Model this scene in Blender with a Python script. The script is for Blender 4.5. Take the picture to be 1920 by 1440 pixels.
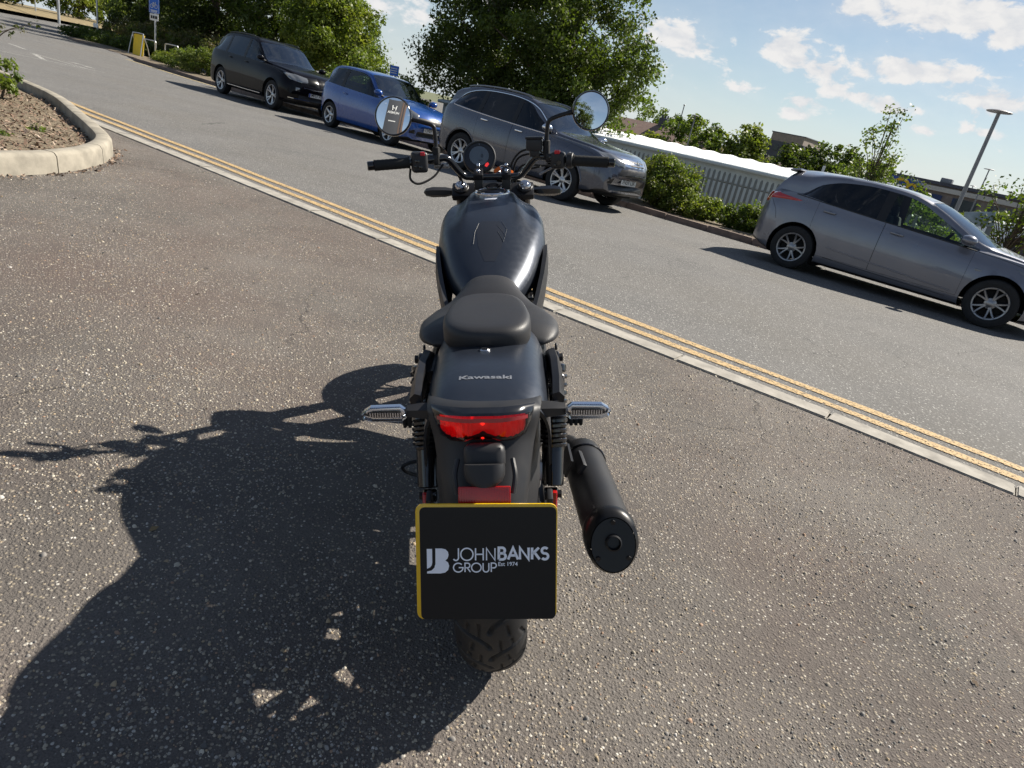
import bpy, bmesh, math, random
import numpy as np
from mathutils import Vector, Matrix
from mathutils.bvhtree import BVHTree

for o_ in list(bpy.data.objects):
    bpy.data.objects.remove(o_)
random.seed(7)
R_ = math.radians
SC = bpy.context.scene
COL = SC.collection

# ------------------------------------------------------------------ camera
cam_d = bpy.data.cameras.new('camera')
cam = bpy.data.objects.new('camera', cam_d)
COL.objects.link(cam)
SC.camera = cam
cam_d.sensor_width = 36
cam_d.lens = 1250 / 1920 * 36
cam_d.clip_start = 0.02
cam_d.clip_end = 3000
PITCH, ROLL = R_(22.0), R_(12.2)
fwd = Vector((0, math.cos(PITCH), -math.sin(PITCH)))
up0 = Vector((0, math.sin(PITCH), math.cos(PITCH)))
rt0 = Vector((1, 0, 0))
rt = rt0 * math.cos(ROLL) + up0 * math.sin(ROLL)
up = up0 * math.cos(ROLL) - rt0 * math.sin(ROLL)
cam.matrix_world = Matrix(((rt.x, up.x, -fwd.x, 0), (rt.y, up.y, -fwd.y, 0), (rt.z, up.z, -fwd.z, 1.22), (0, 0, 0, 1)))

# ------------------------------------------------------------------ sun, sky, exposure
SUN_AZ, SUN_EL = R_(57.0), R_(44.3)
sun_dir = Vector((math.sin(SUN_AZ) * math.cos(SUN_EL), math.cos(SUN_AZ) * math.cos(SUN_EL), math.sin(SUN_EL)))
sun_d = bpy.data.lights.new('sun', 'SUN')
sun_d.energy = 5.0
sun_d.angle = R_(0.53)
sun_d.color = (1.0, 0.93, 0.82)
sun = bpy.data.objects.new('sun', sun_d)
COL.objects.link(sun)
sun.location = sun_dir * 60
sun.rotation_euler = sun_dir.to_track_quat('Z', 'Y').to_euler()

world = bpy.data.worlds.new('World')
SC.world = world
world.use_nodes = True
SC.view_settings.view_transform = 'Standard'
SC.view_settings.look = 'None'
SC.view_settings.exposure = 0.85
SC.view_settings.gamma = 1.0
SC.view_settings.use_curve_mapping = False
SC.cycles.max_bounces = 8
SC.cycles.transparent_max_bounces = 12
SC.cycles.transmission_bounces = 8
SC.cycles.use_denoising = True
SC.cycles.sample_clamp_indirect = 6.0


def build_sky():
    nt = world.node_tree
    N, L = nt.nodes, nt.links
    N.clear()
    out = N.new('ShaderNodeOutputWorld')
    bg = N.new('ShaderNodeBackground')
    bg.inputs['Strength'].default_value = 0.05
    sky = N.new('ShaderNodeTexSky')
    sky.sky_type = 'NISHITA'
    sky.sun_disc = False
    sky.sun_elevation = SUN_EL
    sky.sun_rotation = SUN_AZ
    sky.altitude = 20
    sky.air_density = 1.0
    sky.dust_density = 0.2
    sky.ozone_density = 1.4
    tc = N.new('ShaderNodeTexCoord')
    sep = N.new('ShaderNodeSeparateXYZ')
    L.new(tc.outputs['Generated'], sep.inputs[0])

    def math_n(op, a, b=None, c=None):
        m = N.new('ShaderNodeMath')
        m.operation = op
        for i, v in enumerate((a, b, c)):
            if v is None:
                continue
            if isinstance(v, (int, float)):
                m.inputs[i].default_value = v
            else:
                L.new(v, m.inputs[i])
        return m.outputs[0]
    x, y, z = sep.outputs
    az = math_n('ARCTAN2', x, y)                     # azimuth clockwise from +Y, radians
    el = math_n('ARCSINE', z)
    comb = N.new('ShaderNodeCombineXYZ')
    L.new(az, comb.inputs[0])
    L.new(math_n('MULTIPLY', el, 1.7), comb.inputs[1])

    def fbm(vec, scale, detail, rough, off=(0, 0, 0), dist=0.0):
        mp = N.new('ShaderNodeMapping')
        mp.inputs['Location'].default_value = off
        L.new(vec, mp.inputs['Vector'])
        n = N.new('ShaderNodeTexNoise')
        n.inputs['Scale'].default_value = scale
        n.inputs['Detail'].default_value = detail
        n.inputs['Roughness'].default_value = rough
        n.inputs['Distortion'].default_value = dist
        L.new(mp.outputs[0], n.inputs['Vector'])
        return n.outputs['Fac']
    # heaps of fair-weather cumulus: (azimuth deg, elevation deg, half width, half height, weight)
    heaps = [(22.5, 11.2, 4.6, 1.25, .62), (18.2, 10.9, 1.4, .7, .40), (28.6, 10.9, 2.4, 1.3, .58), (14.6, 8.0, 2.0, 1.15, .56), (17.2, 7.0, 2.6, .8, .44), (22.4, 7.7, 3.0, .95, .56),
             (26.2, 7.9, 1.2, .5, .40), (6.6, 7.2, 2.6, 1.1, .56), (29.0, 6.7, 2.4, .95, .56), (12.1, 4.7, 1.5, .5, .40), (20.0, 5.6, 2.6, .6, .46), (23.4, 5.2, 1.6, .45, .40), (16.9, 4.7, 1.3, .45, .40),
             (16.8, 3.7, 1.6, .4, .30), (24.7, 4.2, 1.6, .4, .38), (28.1, 4.7, 1.2, .35, .34), (-14.5, 4.8, 3.2, 1.6, .42), (-8, 7.5, 4, 1.5, .45), (36, 9, 5, 1.6, .5), (40, 6, 4, 1.0, .45)]
    tot = None
    for (a0, e0, wa, we, wt) in heaps:
        da = math_n('DIVIDE', math_n('SUBTRACT', az, R_(a0)), R_(wa))
        de = math_n('DIVIDE', math_n('SUBTRACT', el, R_(e0)), R_(we))
        d2 = math_n('ADD', math_n('MULTIPLY', da, da), math_n('MULTIPLY', de, de))
        g = math_n('MULTIPLY', math_n('EXPONENT', math_n('MULTIPLY', d2, -1.0)), wt)
        tot = g if tot is None else math_n('ADD', tot, g)
    wide = fbm(comb.outputs[0], 4.0, 3, .5, (3.1, 7.7, 0))
    wide = math_n('MULTIPLY', math_n('SUBTRACT', wide, .5), .55)

    def dens(off):
        f = fbm(comb.outputs[0], 30, 9, .58, off, .25)
        d = math_n('ADD', math_n('ADD', math_n('MULTIPLY', math_n('SUBTRACT', f, .5), 1.35), tot), wide)
        return d
    d0 = dens((0, 0, 0))
    d1 = dens((-.006, -.016, 0))                     # sampled a little towards the sun: gives lit rims and grey bellies
    mr = N.new('ShaderNodeMapRange')
    mr.interpolation_type = 'SMOOTHSTEP'
    L.new(d0, mr.inputs[0])
    mr.inputs[1].default_value = .16
    mr.inputs[2].default_value = .42
    veil = N.new('ShaderNodeMapRange')               # thin high veil
    L.new(math_n('ADD', fbm(comb.outputs[0], 4.0, 6, .62, (9, 2, 0)), math_n('MULTIPLY', tot, .5)), veil.inputs[0])
    veil.inputs[1].default_value = .36
    veil.inputs[2].default_value = .80
    veil.inputs[4].default_value = .28
    cover = math_n('MAXIMUM', mr.outputs[0], veil.outputs[0])
    hz = math_n('MULTIPLY', math_n('EXPONENT', math_n('MULTIPLY', math_n('MAXIMUM', el, 0.0), -10.0)), .72)
    shade = N.new('ShaderNodeMapRange')
    L.new(math_n('SUBTRACT', d1, d0), shade.inputs[0])
    shade.inputs[1].default_value = -.16
    shade.inputs[2].default_value = .20
    shade.inputs[3].default_value = 1.0
    shade.inputs[4].default_value = .62
    ccol = N.new('ShaderNodeMix')
    ccol.data_type = 'RGBA'
    L.new(shade.outputs[0], ccol.inputs[0])
    ccol.inputs[6].default_value = (5.6, 6.2, 7.2, 1)
    ccol.inputs[7].default_value = (9.6, 9.5, 9.4, 1)
    hzm = N.new('ShaderNodeMix')
    hzm.data_type = 'RGBA'
    L.new(hz, hzm.inputs[0])
    L.new(sky.outputs[0], hzm.inputs[6])
    hzm.inputs[7].default_value = (7.0, 8.3, 9.6, 1)
    mix = N.new('ShaderNodeMix')
    mix.data_type = 'RGBA'
    L.new(cover, mix.inputs[0])
    L.new(hzm.outputs[2], mix.inputs[6])
    L.new(ccol.outputs[2], mix.inputs[7])
    L.new(mix.outputs[2], bg.inputs['Color'])
    L.new(bg.outputs[0], out.inputs['Surface'])


build_sky()

# ------------------------------------------------------------------ the road's own frame: a along the road, l across it
KA = R_(-35.16)
KX, KY = math.cos(KA), math.sin(KA)
NX, NY = -KY, KX
OX, OY = 0.949, 4.0
S_FALL, T_FALL = -0.02556, -0.00633


def gz(a, l):
    return T_FALL * a + S_FALL * max(0.0, min(l, 11.0))


def RW(a, l, z=0.0):
    return Vector((OX + KX * a + NX * l, OY + KY * a + NY * l, z))


def RG(a, l, dz=0.0):
    return RW(a, l, gz(a, l) + dz)


def to_road(x, y):
    return ((x - OX) * KX + (y - OY) * KY, (x - OX) * NX + (y - OY) * NY)


# ------------------------------------------------------------------ materials
MATS = {}


def mat(name, col=(.5, .5, .5), rough=.5, metal=0.0, spec=.5, coat=0.0, coat_rough=.05, trans=0.0, ior=1.45, emit=None, var=None, bump=None,
        rvar=None, alpha=1.0, sheen=0.0):
    """A principled material; var = (scale, amount, detail) colour mottling, bump = (scale, strength, distance), rvar = (scale, amount) gloss wear."""
    m = bpy.data.materials.new(name)
    m.use_nodes = True
    nt = m.node_tree
    N, L = nt.nodes, nt.links
    b = N['Principled BSDF']
    b.inputs['Base Color'].default_value = (*col, 1)
    b.inputs['Roughness'].default_value = rough
    b.inputs['Metallic'].default_value = metal
    b.inputs['Specular IOR Level'].default_value = spec
    b.inputs['IOR'].default_value = ior
    b.inputs['Coat Weight'].default_value = coat
    b.inputs['Coat Roughness'].default_value = coat_rough
    b.inputs['Transmission Weight'].default_value = trans
    b.inputs['Alpha'].default_value = alpha
    b.inputs['Sheen Weight'].default_value = sheen
    if emit:
        b.inputs['Emission Color'].default_value = (*emit[:3], 1)
        b.inputs['Emission Strength'].default_value = emit[3]
    tc = None
    if var or bump or rvar:
        tc = N.new('ShaderNodeTexCoord')
    if var:
        n = N.new('ShaderNodeTexNoise')
        n.inputs['Scale'].default_value = var[0]
        n.inputs['Detail'].default_value = var[2] if len(var) > 2 else 5
        n.inputs['Roughness'].default_value = .6
        L.new(tc.outputs['Object'], n.inputs['Vector'])
        mr = N.new('ShaderNodeMapRange')
        mr.inputs[1].default_value = .25
        mr.inputs[2].default_value = .75
        mr.inputs[3].default_value = 1 - var[1]
        mr.inputs[4].default_value = 1 + var[1]
        L.new(n.outputs['Fac'], mr.inputs[0])
        mx = N.new('ShaderNodeVectorMath')
        mx.operation = 'SCALE'
        mx.inputs[0].default_value = col
        L.new(mr.outputs[0], mx.inputs['Scale'])
        L.new(mx.outputs[0], b.inputs['Base Color'])
    if rvar:
        n = N.new('ShaderNodeTexNoise')
        n.inputs['Scale'].default_value = rvar[0]
        n.inputs['Detail'].default_value = 6
        L.new(tc.outputs['Object'], n.inputs['Vector'])
        mr = N.new('ShaderNodeMapRange')
        mr.inputs[1].default_value = .3
        mr.inputs[2].default_value = .7
        mr.inputs[3].default_value = max(.02, rough - rvar[1])
        mr.inputs[4].default_value = min(1, rough + rvar[1])
        L.new(n.outputs['Fac'], mr.inputs[0])
        L.new(mr.outputs[0], b.inputs['Roughness'])
    if bump:
        n = N.new('ShaderNodeTexNoise')
        n.inputs['Scale'].default_value = bump[0]
        n.inputs['Detail'].default_value = 4
        L.new(tc.outputs['Object'], n.inputs['Vector'])
        bp = N.new('ShaderNodeBump')
        bp.inputs['Strength'].default_value = bump[1]
        bp.inputs['Distance'].default_value = bump[2] if len(bump) > 2 else .01
        L.new(n.outputs['Fac'], bp.inputs['Height'])
        L.new(bp.outputs[0], b.inputs['Normal'])
    MATS[name] = m
    return m


# ------------------------------------------------------------------ mesh helper
class MB:
    def __init__(s):
        s.bm = bmesh.new()
        s.cmi = 0

    def _f(s, vs):
        try:
            f = s.bm.faces.new(vs)
            f.material_index = s.cmi
            return f
        except ValueError:
            return None

    def box(s, c, d, rot=None, bevel=0.0, seg=2, taper=None):
        hx, hy, hz = d[0] / 2, d[1] / 2, d[2] / 2
        vs = []
        tb = bmesh.new()
        for sx, sy, sz in ((-1, -1, -1), (1, -1, -1), (1, 1, -1), (-1, 1, -1), (-1, -1, 1), (1, -1, 1), (1, 1, 1), (-1, 1, 1)):
            kx, ky = (taper if taper and sz > 0 else (1, 1))
            vs.append(tb.verts.new((sx * hx * kx, sy * hy * ky, sz * hz)))
        for q in ((0, 3, 2, 1), (4, 5, 6, 7), (0, 1, 5, 4), (1, 2, 6, 5), (2, 3, 7, 6), (3, 0, 4, 7)):
            tb.faces.new([vs[i] for i in q])
        if bevel > 0:
            bmesh.ops.bevel(tb, geom=list(tb.edges), offset=bevel, segments=seg, profile=.6, affect='EDGES', clamp_overlap=True)
        M = Matrix.Translation(Vector(c))
        if rot is not None:
            M = M @ (rot.to_4x4() if isinstance(rot, Matrix) else Matrix.Rotation(rot, 4, 'Z'))
        s._merge(tb, M)
        return s

    def _merge(s, tb, M=None):
        tb.verts.ensure_lookup_table()
        mp = {}
        for v in tb.verts:
            mp[v] = s.bm.verts.new(M @ v.co if M is not None else v.co)
        for f in tb.faces:
            s._f([mp[v] for v in f.verts])
        tb.free()

    def grid(s, P, cu=False, cv=False):
        """P[i][j] -> quads; cu / cv close the first / second direction"""
        V = [[s.bm.verts.new(p) for p in row] for row in P]
        nu, nv = len(V), len(V[0])
        for i in range(nu if cu else nu - 1):
            for j in range(nv if cv else nv - 1):
                s._f((V[i][j], V[(i + 1) % nu][j], V[(i + 1) % nu][(j + 1) % nv], V[i][(j + 1) % nv]))
        return V

    def loft(s, rings, cap=True):
        V = s.grid(rings, cv=True)
        if cap:
            s._f(list(reversed(V[0])))
            s._f(V[-1])
        return s

    def tube(s, path, r, seg=10, cap=True, closed=False, ell=None):
        pts = [Vector(p) for p in path]
        n = len(pts)
        rr = [r] * n if isinstance(r, (int, float)) else list(r)
        nrm = None
        rings = []
        for i in range(n):
            if closed:
                t = (pts[(i + 1) % n] - pts[i - 1])
            else:
                t = (pts[min(i + 1, n - 1)] - pts[max(i - 1, 0)])
            if t.length < 1e-9:
                t = Vector((0, 0, 1))
            t.normalize()
            if nrm is None:
                ref = Vector((0, 0, 1)) if abs(t.z) < .9 else Vector((1, 0, 0))
                nrm = (ref - t * ref.dot(t)).normalized()
            else:
                nrm = nrm - t * nrm.dot(t)
                nrm = nrm.normalized() if nrm.length > 1e-6 else t.orthogonal().normalized()
            b = t.cross(nrm)
            e1, e2 = ell if ell else (1, 1)
            rings.append([pts[i] + (nrm * math.cos(a) * e1 + b * math.sin(a) * e2) * rr[i] for a in (2 * math.pi * k / seg for k in range(seg))])
        V = s.grid(rings, cu=closed, cv=True)
        if cap and not closed:
            s._f(list(reversed(V[0])))
            s._f(V[-1])
        return s

    def cyl(s, p0, p1, r0, r1=None, seg=20, bevel=0.0):
        r1 = r0 if r1 is None else r1
        p0, p1 = Vector(p0), Vector(p1)
        if bevel > 0:
            d = (p1 - p0).normalized()
            return s.tube([p0, p0, p0 + d * bevel, p1 - d * bevel, p1, p1][1:-1] if False else [p0 + d * 1e-5, p0 + d * bevel, p1 - d * bevel, p1 - d * 1e-5],
                          [r0 - bevel, r0, r1, r1 - bevel], seg)
        return s.tube([p0, p1], [r0, r1], seg)

    def lathe(s, prof, seg=32, M=None, closed=False, arc=None):
        """prof: (radius, height) about local Z"""
        rows = []
        n = seg if arc is None else seg + 1
        for k in range(n):
            a = (2 * math.pi * k / seg) if arc is None else arc[0] + (arc[1] - arc[0]) * k / seg
            row = [Vector((r * math.cos(a), r * math.sin(a), h)) for r, h in prof]
            rows.append([M @ p for p in row] if M is not None else row)
        s.grid(rows, cu=arc is None, cv=closed)
        return s

    def prism(s, poly, M, t, bevel=0.0):
        """2-D outline extruded by t along local Z"""
        tb = bmesh.new()
        a = [tb.verts.new((p[0], p[1], 0)) for p in poly]
        b = [tb.verts.new((p[0], p[1], t)) for p in poly]
        n = len(poly)
        tb.faces.new(list(reversed(a)))
        top = tb.faces.new(b)
        for i in range(n):
            tb.faces.new((a[i], a[(i + 1) % n], b[(i + 1) % n], b[i]))
        if bevel > 0:
            bmesh.ops.bevel(tb, geom=list(top.edges), offset=bevel, segments=2, profile=.6, affect='EDGES', clamp_overlap=True)
        s._merge(tb, M)
        return s

    def ball(s, c, r, seg=16, rings=10):
        c = Vector(c)
        rr = (r, r, r) if isinstance(r, (int, float)) else r
        P = []
        for i in range(rings + 1):
            th = math.pi * i / rings
            P.append([c + Vector((rr[0] * math.sin(th) * math.cos(2 * math.pi * j / seg), rr[1] * math.sin(th) * math.sin(2 * math.pi * j / seg),
                                  rr[2] * math.cos(th))) for j in range(seg)])
        s.grid(P, cv=True)
        return s

    def mesh(s, name='mesh', smooth=35, weld=True):
        if weld:
            bmesh.ops.remove_doubles(s.bm, verts=list(s.bm.verts), dist=1e-5)
        bmesh.ops.recalc_face_normals(s.bm, faces=list(s.bm.faces))
        me = bpy.data.meshes.new(name)
        s.bm.to_mesh(me)
        s.bm.free()
        if smooth:
            me.shade_smooth()
            me.set_sharp_from_angle(angle=R_(smooth))
        return me

    def obj(s, name, m, parent=None, smooth=35, weld=True):
        return link(name, s.mesh(name, smooth, weld), m, parent)


def link(name, me, m, parent=None):
    for x in (m if isinstance(m, (list, tuple)) else [m]):
        me.materials.append(x)
    o = bpy.data.objects.new(name, me)
    COL.objects.link(o)
    if parent is not None:
        o.parent = parent
    return o


def share(src, name, parent, M=None):
    o = bpy.data.objects.new(name, src.data)
    COL.objects.link(o)
    o.parent = parent
    if M is not None:
        o.matrix_local = M
    return o


def empty(name, loc=(0, 0, 0), M=None):
    o = bpy.data.objects.new(name, None)
    COL.objects.link(o)
    o.empty_display_size = .1
    if M is not None:
        o.matrix_world = M
    else:
        o.location = loc
    return o


def tag(o, label=None, cat=None, group=None, kind=None):
    if label:
        o['label'] = label
    if cat:
        o['category'] = cat
    if group:
        o['group'] = group
    if kind:
        o['kind'] = kind
    return o


def np_mesh(name, V, F, m, parent=None, col=None, smooth=False):
    """numpy vertices (n,3) and faces (k,3|4) -> object, with an optional per-vertex tint"""
    me = bpy.data.meshes.new(name)
    V = np.asarray(V, np.float32)
    F = np.asarray(F, np.int32)
    k = F.shape[1]
    me.vertices.add(len(V))
    me.vertices.foreach_set('co', V.ravel())
    me.loops.add(F.size)
    me.loops.foreach_set('vertex_index', F.ravel())
    me.polygons.add(len(F))
    me.polygons.foreach_set('loop_start', np.arange(0, F.size, k, dtype=np.int32))
    me.update(calc_edges=True)
    if col is not None:
        at = me.color_attributes.new('tint', 'FLOAT_COLOR', 'POINT')
        c4 = np.ones((len(V), 4), np.float32)
        c4[:, :3] = col
        at.data.foreach_set('color', c4.ravel())
    if smooth:
        me.shade_smooth()
    return link(name, me, m, parent)


def pchip(xs, ys):
    """monotone cubic through key points"""
    xs = np.asarray(xs, float)
    ys = np.asarray(ys, float)
    h = np.diff(xs)
    d = np.diff(ys) / h
    m = np.zeros(len(xs))
    m[0], m[-1] = d[0], d[-1]
    for i in range(1, len(xs) - 1):
        if d[i - 1] * d[i] <= 0:
            m[i] = 0
        else:
            w1, w2 = 2 * h[i] + h[i - 1], h[i] + 2 * h[i - 1]
            m[i] = (w1 + w2) / (w1 / d[i - 1] + w2 / d[i])

    def f(x):
        x = min(max(x, xs[0]), xs[-1])
        i = int(min(max(np.searchsorted(xs, x) - 1, 0), len(h) - 1))
        t = (x - xs[i]) / h[i]
        return float((2 * t ** 3 - 3 * t * t + 1) * ys[i] + (t ** 3 - 2 * t * t + t) * h[i] * m[i] + (-2 * t ** 3 + 3 * t * t) * ys[i + 1] + (t ** 3 - t * t) * h[i] * m[i + 1])
    return f


def curve(pairs):
    return pchip([p[0] for p in pairs], [p[1] for p in pairs])


def catmull(pts, n=6, closed=False):
    pts = [Vector(p) for p in pts]
    out = []
    m = len(pts)
    for i in range(m if closed else m - 1):
        p0 = pts[i - 1] if (closed or i > 0) else pts[i] * 2 - pts[i + 1]
        p1, p2 = pts[i], pts[(i + 1) % m]
        p3 = pts[(i + 2) % m] if (closed or i + 2 < m) else pts[i + 1] * 2 - pts[i]
        for k in range(n):
            t = k / n
            out.append(.5 * ((2 * p1) + (p2 - p0) * t + (2 * p0 - 5 * p1 + 4 * p2 - p3) * t * t + (3 * p1 - p0 - 3 * p2 + p3) * t ** 3))
    if not closed:
        out.append(pts[-1])
    return out


def axis_matrix(origin, z, x=None):
    z = Vector(z).normalized()
    if x is None:
        x = z.orthogonal()
    x = Vector(x)
    x = (x - z * x.dot(z)).normalized()
    y = z.cross(x)
    o = Vector(origin)
    return Matrix(((x.x, y.x, z.x, o.x), (x.y, y.y, z.y, o.y), (x.z, y.z, z.z, o.z), (0, 0, 0, 1)))


def text_mesh(txt, size=1.0, bold=0.0, extrude=.01, align='CENTER', spacing=1.0):
    cu = bpy.data.curves.new('lettering', 'FONT')
    cu.body = txt
    cu.size = size
    cu.offset = bold
    cu.extrude = extrude
    cu.align_x = align
    cu.align_y = 'CENTER'
    cu.space_character = spacing
    cu.resolution_u = 3
    to = bpy.data.objects.new('lettering', cu)
    COL.objects.link(to)
    dg = bpy.context.evaluated_depsgraph_get()
    dg.update()
    me = bpy.data.meshes.new_from_object(to.evaluated_get(dg))
    bpy.data.objects.remove(to)
    return me


def text_obj(name, txt, M, m, parent, size, bold=0.0, extrude=.001, width=None, spacing=1.0, align='CENTER'):
    me = text_mesh(txt, size, bold, extrude, align, spacing)
    if width:
        xs = [v.co.x for v in me.vertices]
        k = width / (max(xs) - min(xs))
        for v in me.vertices:
            v.co.x *= k
    me.materials.clear()
    o = link(name, me, m, parent)
    o.matrix_local = M
    return o

# ------------------------------------------------------------------ ground materials
def asphalt(name, dark, light, stones, frac, scale, bump, patch=.18, rough=.85, warm=None):
    m = bpy.data.materials.new(name)
    m.use_nodes = True
    nt = m.node_tree
    N, L = nt.nodes, nt.links
    b = N['Principled BSDF']
    b.inputs['Roughness'].default_value = rough
    b.inputs['Specular IOR Level'].default_value = .35
    tc = N.new('ShaderNodeTexCoord')

    def noise(sc, det=4, ro=.6, off=0):
        mp = N.new('ShaderNodeMapping')
        mp.inputs['Location'].default_value = (off, off * .7, 0)
        L.new(tc.outputs['Object'], mp.inputs['Vector'])
        n = N.new('ShaderNodeTexNoise')
        n.inputs['Scale'].default_value = sc
        n.inputs['Detail'].default_value = det
        n.inputs['Roughness'].default_value = ro
        L.new(mp.outputs[0], n.inputs['Vector'])
        return n.outputs['Fac']

    def rng(v, a, b_, c, d):
        r = N.new('ShaderNodeMapRange')
        L.new(v, r.inputs[0])
        for i, x in enumerate((a, b_, c, d)):
            r.inputs[i + 1].default_value = x
        return r.outputs[0]

    def mixc(f, a, b_):
        x = N.new('ShaderNodeMix')
        x.data_type = 'RGBA'
        if isinstance(f, (int, float)):
            x.inputs[0].default_value = f
        else:
            L.new(f, x.inputs[0])
        for i, c in ((6, a), (7, b_)):
            if isinstance(c, tuple):
                x.inputs[i].default_value = (*c, 1)
            else:
                L.new(c, x.inputs[i])
        return x.outputs[2]
    base = mixc(rng(noise(.9, 6, .65), .32, .68, 0, 1), dark, light)
    if warm:
        base = mixc(rng(noise(.45, 5, .6, 5.3), .45, .68, 0, .75), base, warm)
    base = mixc(rng(noise(2.6, 5, .7, 9.1), .55, .78, 0, patch * 2.2), base, tuple(c * .62 for c in dark))
    ve = N.new('ShaderNodeTexVoronoi')
    ve.feature = 'DISTANCE_TO_EDGE'
    ve.inputs['Scale'].default_value = .55
    wv = N.new('ShaderNodeVectorMath')
    wv.operation = 'MULTIPLY_ADD'
    nz = N.new('ShaderNodeTexNoise')
    nz.inputs['Scale'].default_value = 6
    nz.inputs['Detail'].default_value = 6
    L.new(tc.outputs['Object'], nz.inputs['Vector'])
    L.new(nz.outputs['Color'], wv.inputs[0])
    wv.inputs[1].default_value = (.22, .22, 0)
    L.new(tc.outputs['Object'], wv.inputs[2])
    L.new(wv.outputs[0], ve.inputs['Vector'])
    ck = N.new('ShaderNodeMath')
    ck.operation = 'MULTIPLY'
    L.new(rng(ve.outputs['Distance'], .0012, .0040, .7, 0), ck.inputs[0])
    L.new(rng(noise(.7, 2, .5, 3.7), .52, .60, 0, 1), ck.inputs[1])
    base = mixc(ck.outputs[0], base, tuple(c * .25 for c in dark))
    base = mixc(rng(noise(260, 2, .5), .3, .7, 0, .55), base, tuple(c * .55 for c in dark))
    vo = N.new('ShaderNodeTexVoronoi')
    vo.inputs['Scale'].default_value = scale
    L.new(tc.outputs['Object'], vo.inputs['Vector'])
    wn = N.new('ShaderNodeTexWhiteNoise')
    L.new(vo.outputs['Color'], wn.inputs['Vector'])
    sepc = N.new('ShaderNodeSeparateColor')
    L.new(vo.outputs['Color'], sepc.inputs[0])
    isstone = N.new('ShaderNodeMath')
    isstone.operation = 'LESS_THAN'
    L.new(sepc.outputs[0], isstone.inputs[0])
    isstone.inputs[1].default_value = frac
    inside = N.new('ShaderNodeMapRange')
    L.new(vo.outputs['Distance'], inside.inputs[0])
    inside.inputs[1].default_value = .42
    inside.inputs[2].default_value = .32
    msk = N.new('ShaderNodeMath')
    msk.operation = 'MULTIPLY'
    L.new(isstone.outputs[0], msk.inputs[0])
    L.new(inside.outputs[0], msk.inputs[1])
    st = mixc(sepc.outputs[1], stones[0], stones[1])
    st = mixc(rng(wn.outputs['Value'], .7, 1, 0, 1), st, stones[2])
    colr = mixc(msk.outputs[0], base, st)
    L.new(colr, b.inputs['Base Color'])
    h = N.new('ShaderNodeMath')
    h.operation = 'MULTIPLY_ADD'
    L.new(rng(vo.outputs['Distance'], 0, .6, 1, 0), h.inputs[0])
    h.inputs[1].default_value = .7
    L.new(noise(scale * 2.2, 3, .6, 2), h.inputs[2])
    bp = N.new('ShaderNodeBump')
    bp.inputs['Strength'].default_value = bump
    bp.inputs['Distance'].default_value = .006
    L.new(h.outputs[0], bp.inputs['Height'])
    L.new(bp.outputs[0], b.inputs['Normal'])
    MATS[name] = m
    return m


M_fore = asphalt('forecourt_asphalt', (.098, .087, .078), (.205, .184, .164), ((.20, .17, .13), (.34, .29, .22), (.55, .52, .46)), .34, 105, .9, warm=(.150, .108, .090))
M_road = asphalt('road_asphalt', (.128, .125, .120), (.178, .172, .164), ((.085, .083, .08), (.27, .26, .245), (.48, .47, .44)), .62, 62, 1.0, warm=(.15, .14, .125))
M_kerb = mat('kerb_concrete', (.30, .28, .245), .9, var=(9, .38, 9), bump=(180, .35, .004))
M_kerb2 = mat('kerb_concrete_pale', (.285, .258, .208), .9, var=(5, .40, 9), bump=(140, .4, .004))
M_kerb3 = mat('kerb_concrete_dark', (.17, .13, .11), .95, var=(6, .35, 8), bump=(140, .5, .004))  # dark tone puts the far kerb's shaded side into the colour
M_soil = mat('soil', (.17, .135, .09), .95, var=(9, .35, 9), bump=(60, .8, .02))
M_verge = mat('verge_earth', (.16, .13, .09), .95, var=(4, .4, 9), bump=(40, .8, .03))
M_dry = mat('dry_grass', (.21, .165, .09), .95, var=(3, .35, 9), bump=(30, .8, .04))
M_land = mat('land', (.12, .13, .07), .95, var=(.2, .35, 8), bump=(3, .5, .1))


def paint_mat(name, col, wear=.5, sc=60):
    """road paint worn through to the asphalt in flecks"""
    m = mat(name, col, .75, var=(30, .12, 6), bump=(150, .5, .004))
    nt = m.node_tree
    N, L = nt.nodes, nt.links
    b = N['Principled BSDF']
    tc = N.new('ShaderNodeTexCoord')
    n = N.new('ShaderNodeTexNoise')
    n.inputs['Scale'].default_value = sc
    n.inputs['Detail'].default_value = 8
    n.inputs['Roughness'].default_value = .7
    L.new(tc.outputs['Object'], n.inputs['Vector'])
    mr = N.new('ShaderNodeMapRange')
    mr.inputs[1].default_value = wear - .05
    mr.inputs[2].default_value = wear + .05
    L.new(n.outputs['Fac'], mr.inputs[0])
    L.new(mr.outputs[0], b.inputs['Alpha'])
    return m


M_yel = paint_mat('yellow_line_paint', (.43, .30, .145), .44)
M_yel2 = paint_mat('worn_yellow_paint', (.55, .42, .18), .47)
M_whl = paint_mat('white_line_paint', (.45, .44, .41), .49)

# ------------------------------------------------------------------ near kerb line (gently curved), stones flush with the forecourt
kerb_l = curve([(-14, -.36), (-9.2, -.34), (-7.4, -.27), (-6, -.21), (-4.5, -.16), (-.91, -.06), (0, 0), (.94, .085), (1.86, .12), (3.7, .17), (9, .25), (30, .4)])


def sheet(name, rows, m, kind='structure', label=None):
    mb = MB()
    mb.grid(rows)
    o = mb.obj(name, m, smooth=0)
    tag(o, label, kind=kind)
    return o


def strip(name, aa, l0, l1, dz, m, **k):
    rows = []
    for a in aa:
        p, q = l0(a), l1(a)
        rows.append([RG(a, p, dz), RG(a, q, dz)])
    return sheet(name, rows, m, **k)


land = MB()
land.grid([[Vector((x, y, -1.9)) for x in (-1500, -200, 200, 1500)] for y in (-1500, -200, 200, 1500)])
tag(land.obj('ground', M_land, smooth=0), 'low open ground far beyond the road and yard', kind='structure')

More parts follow.
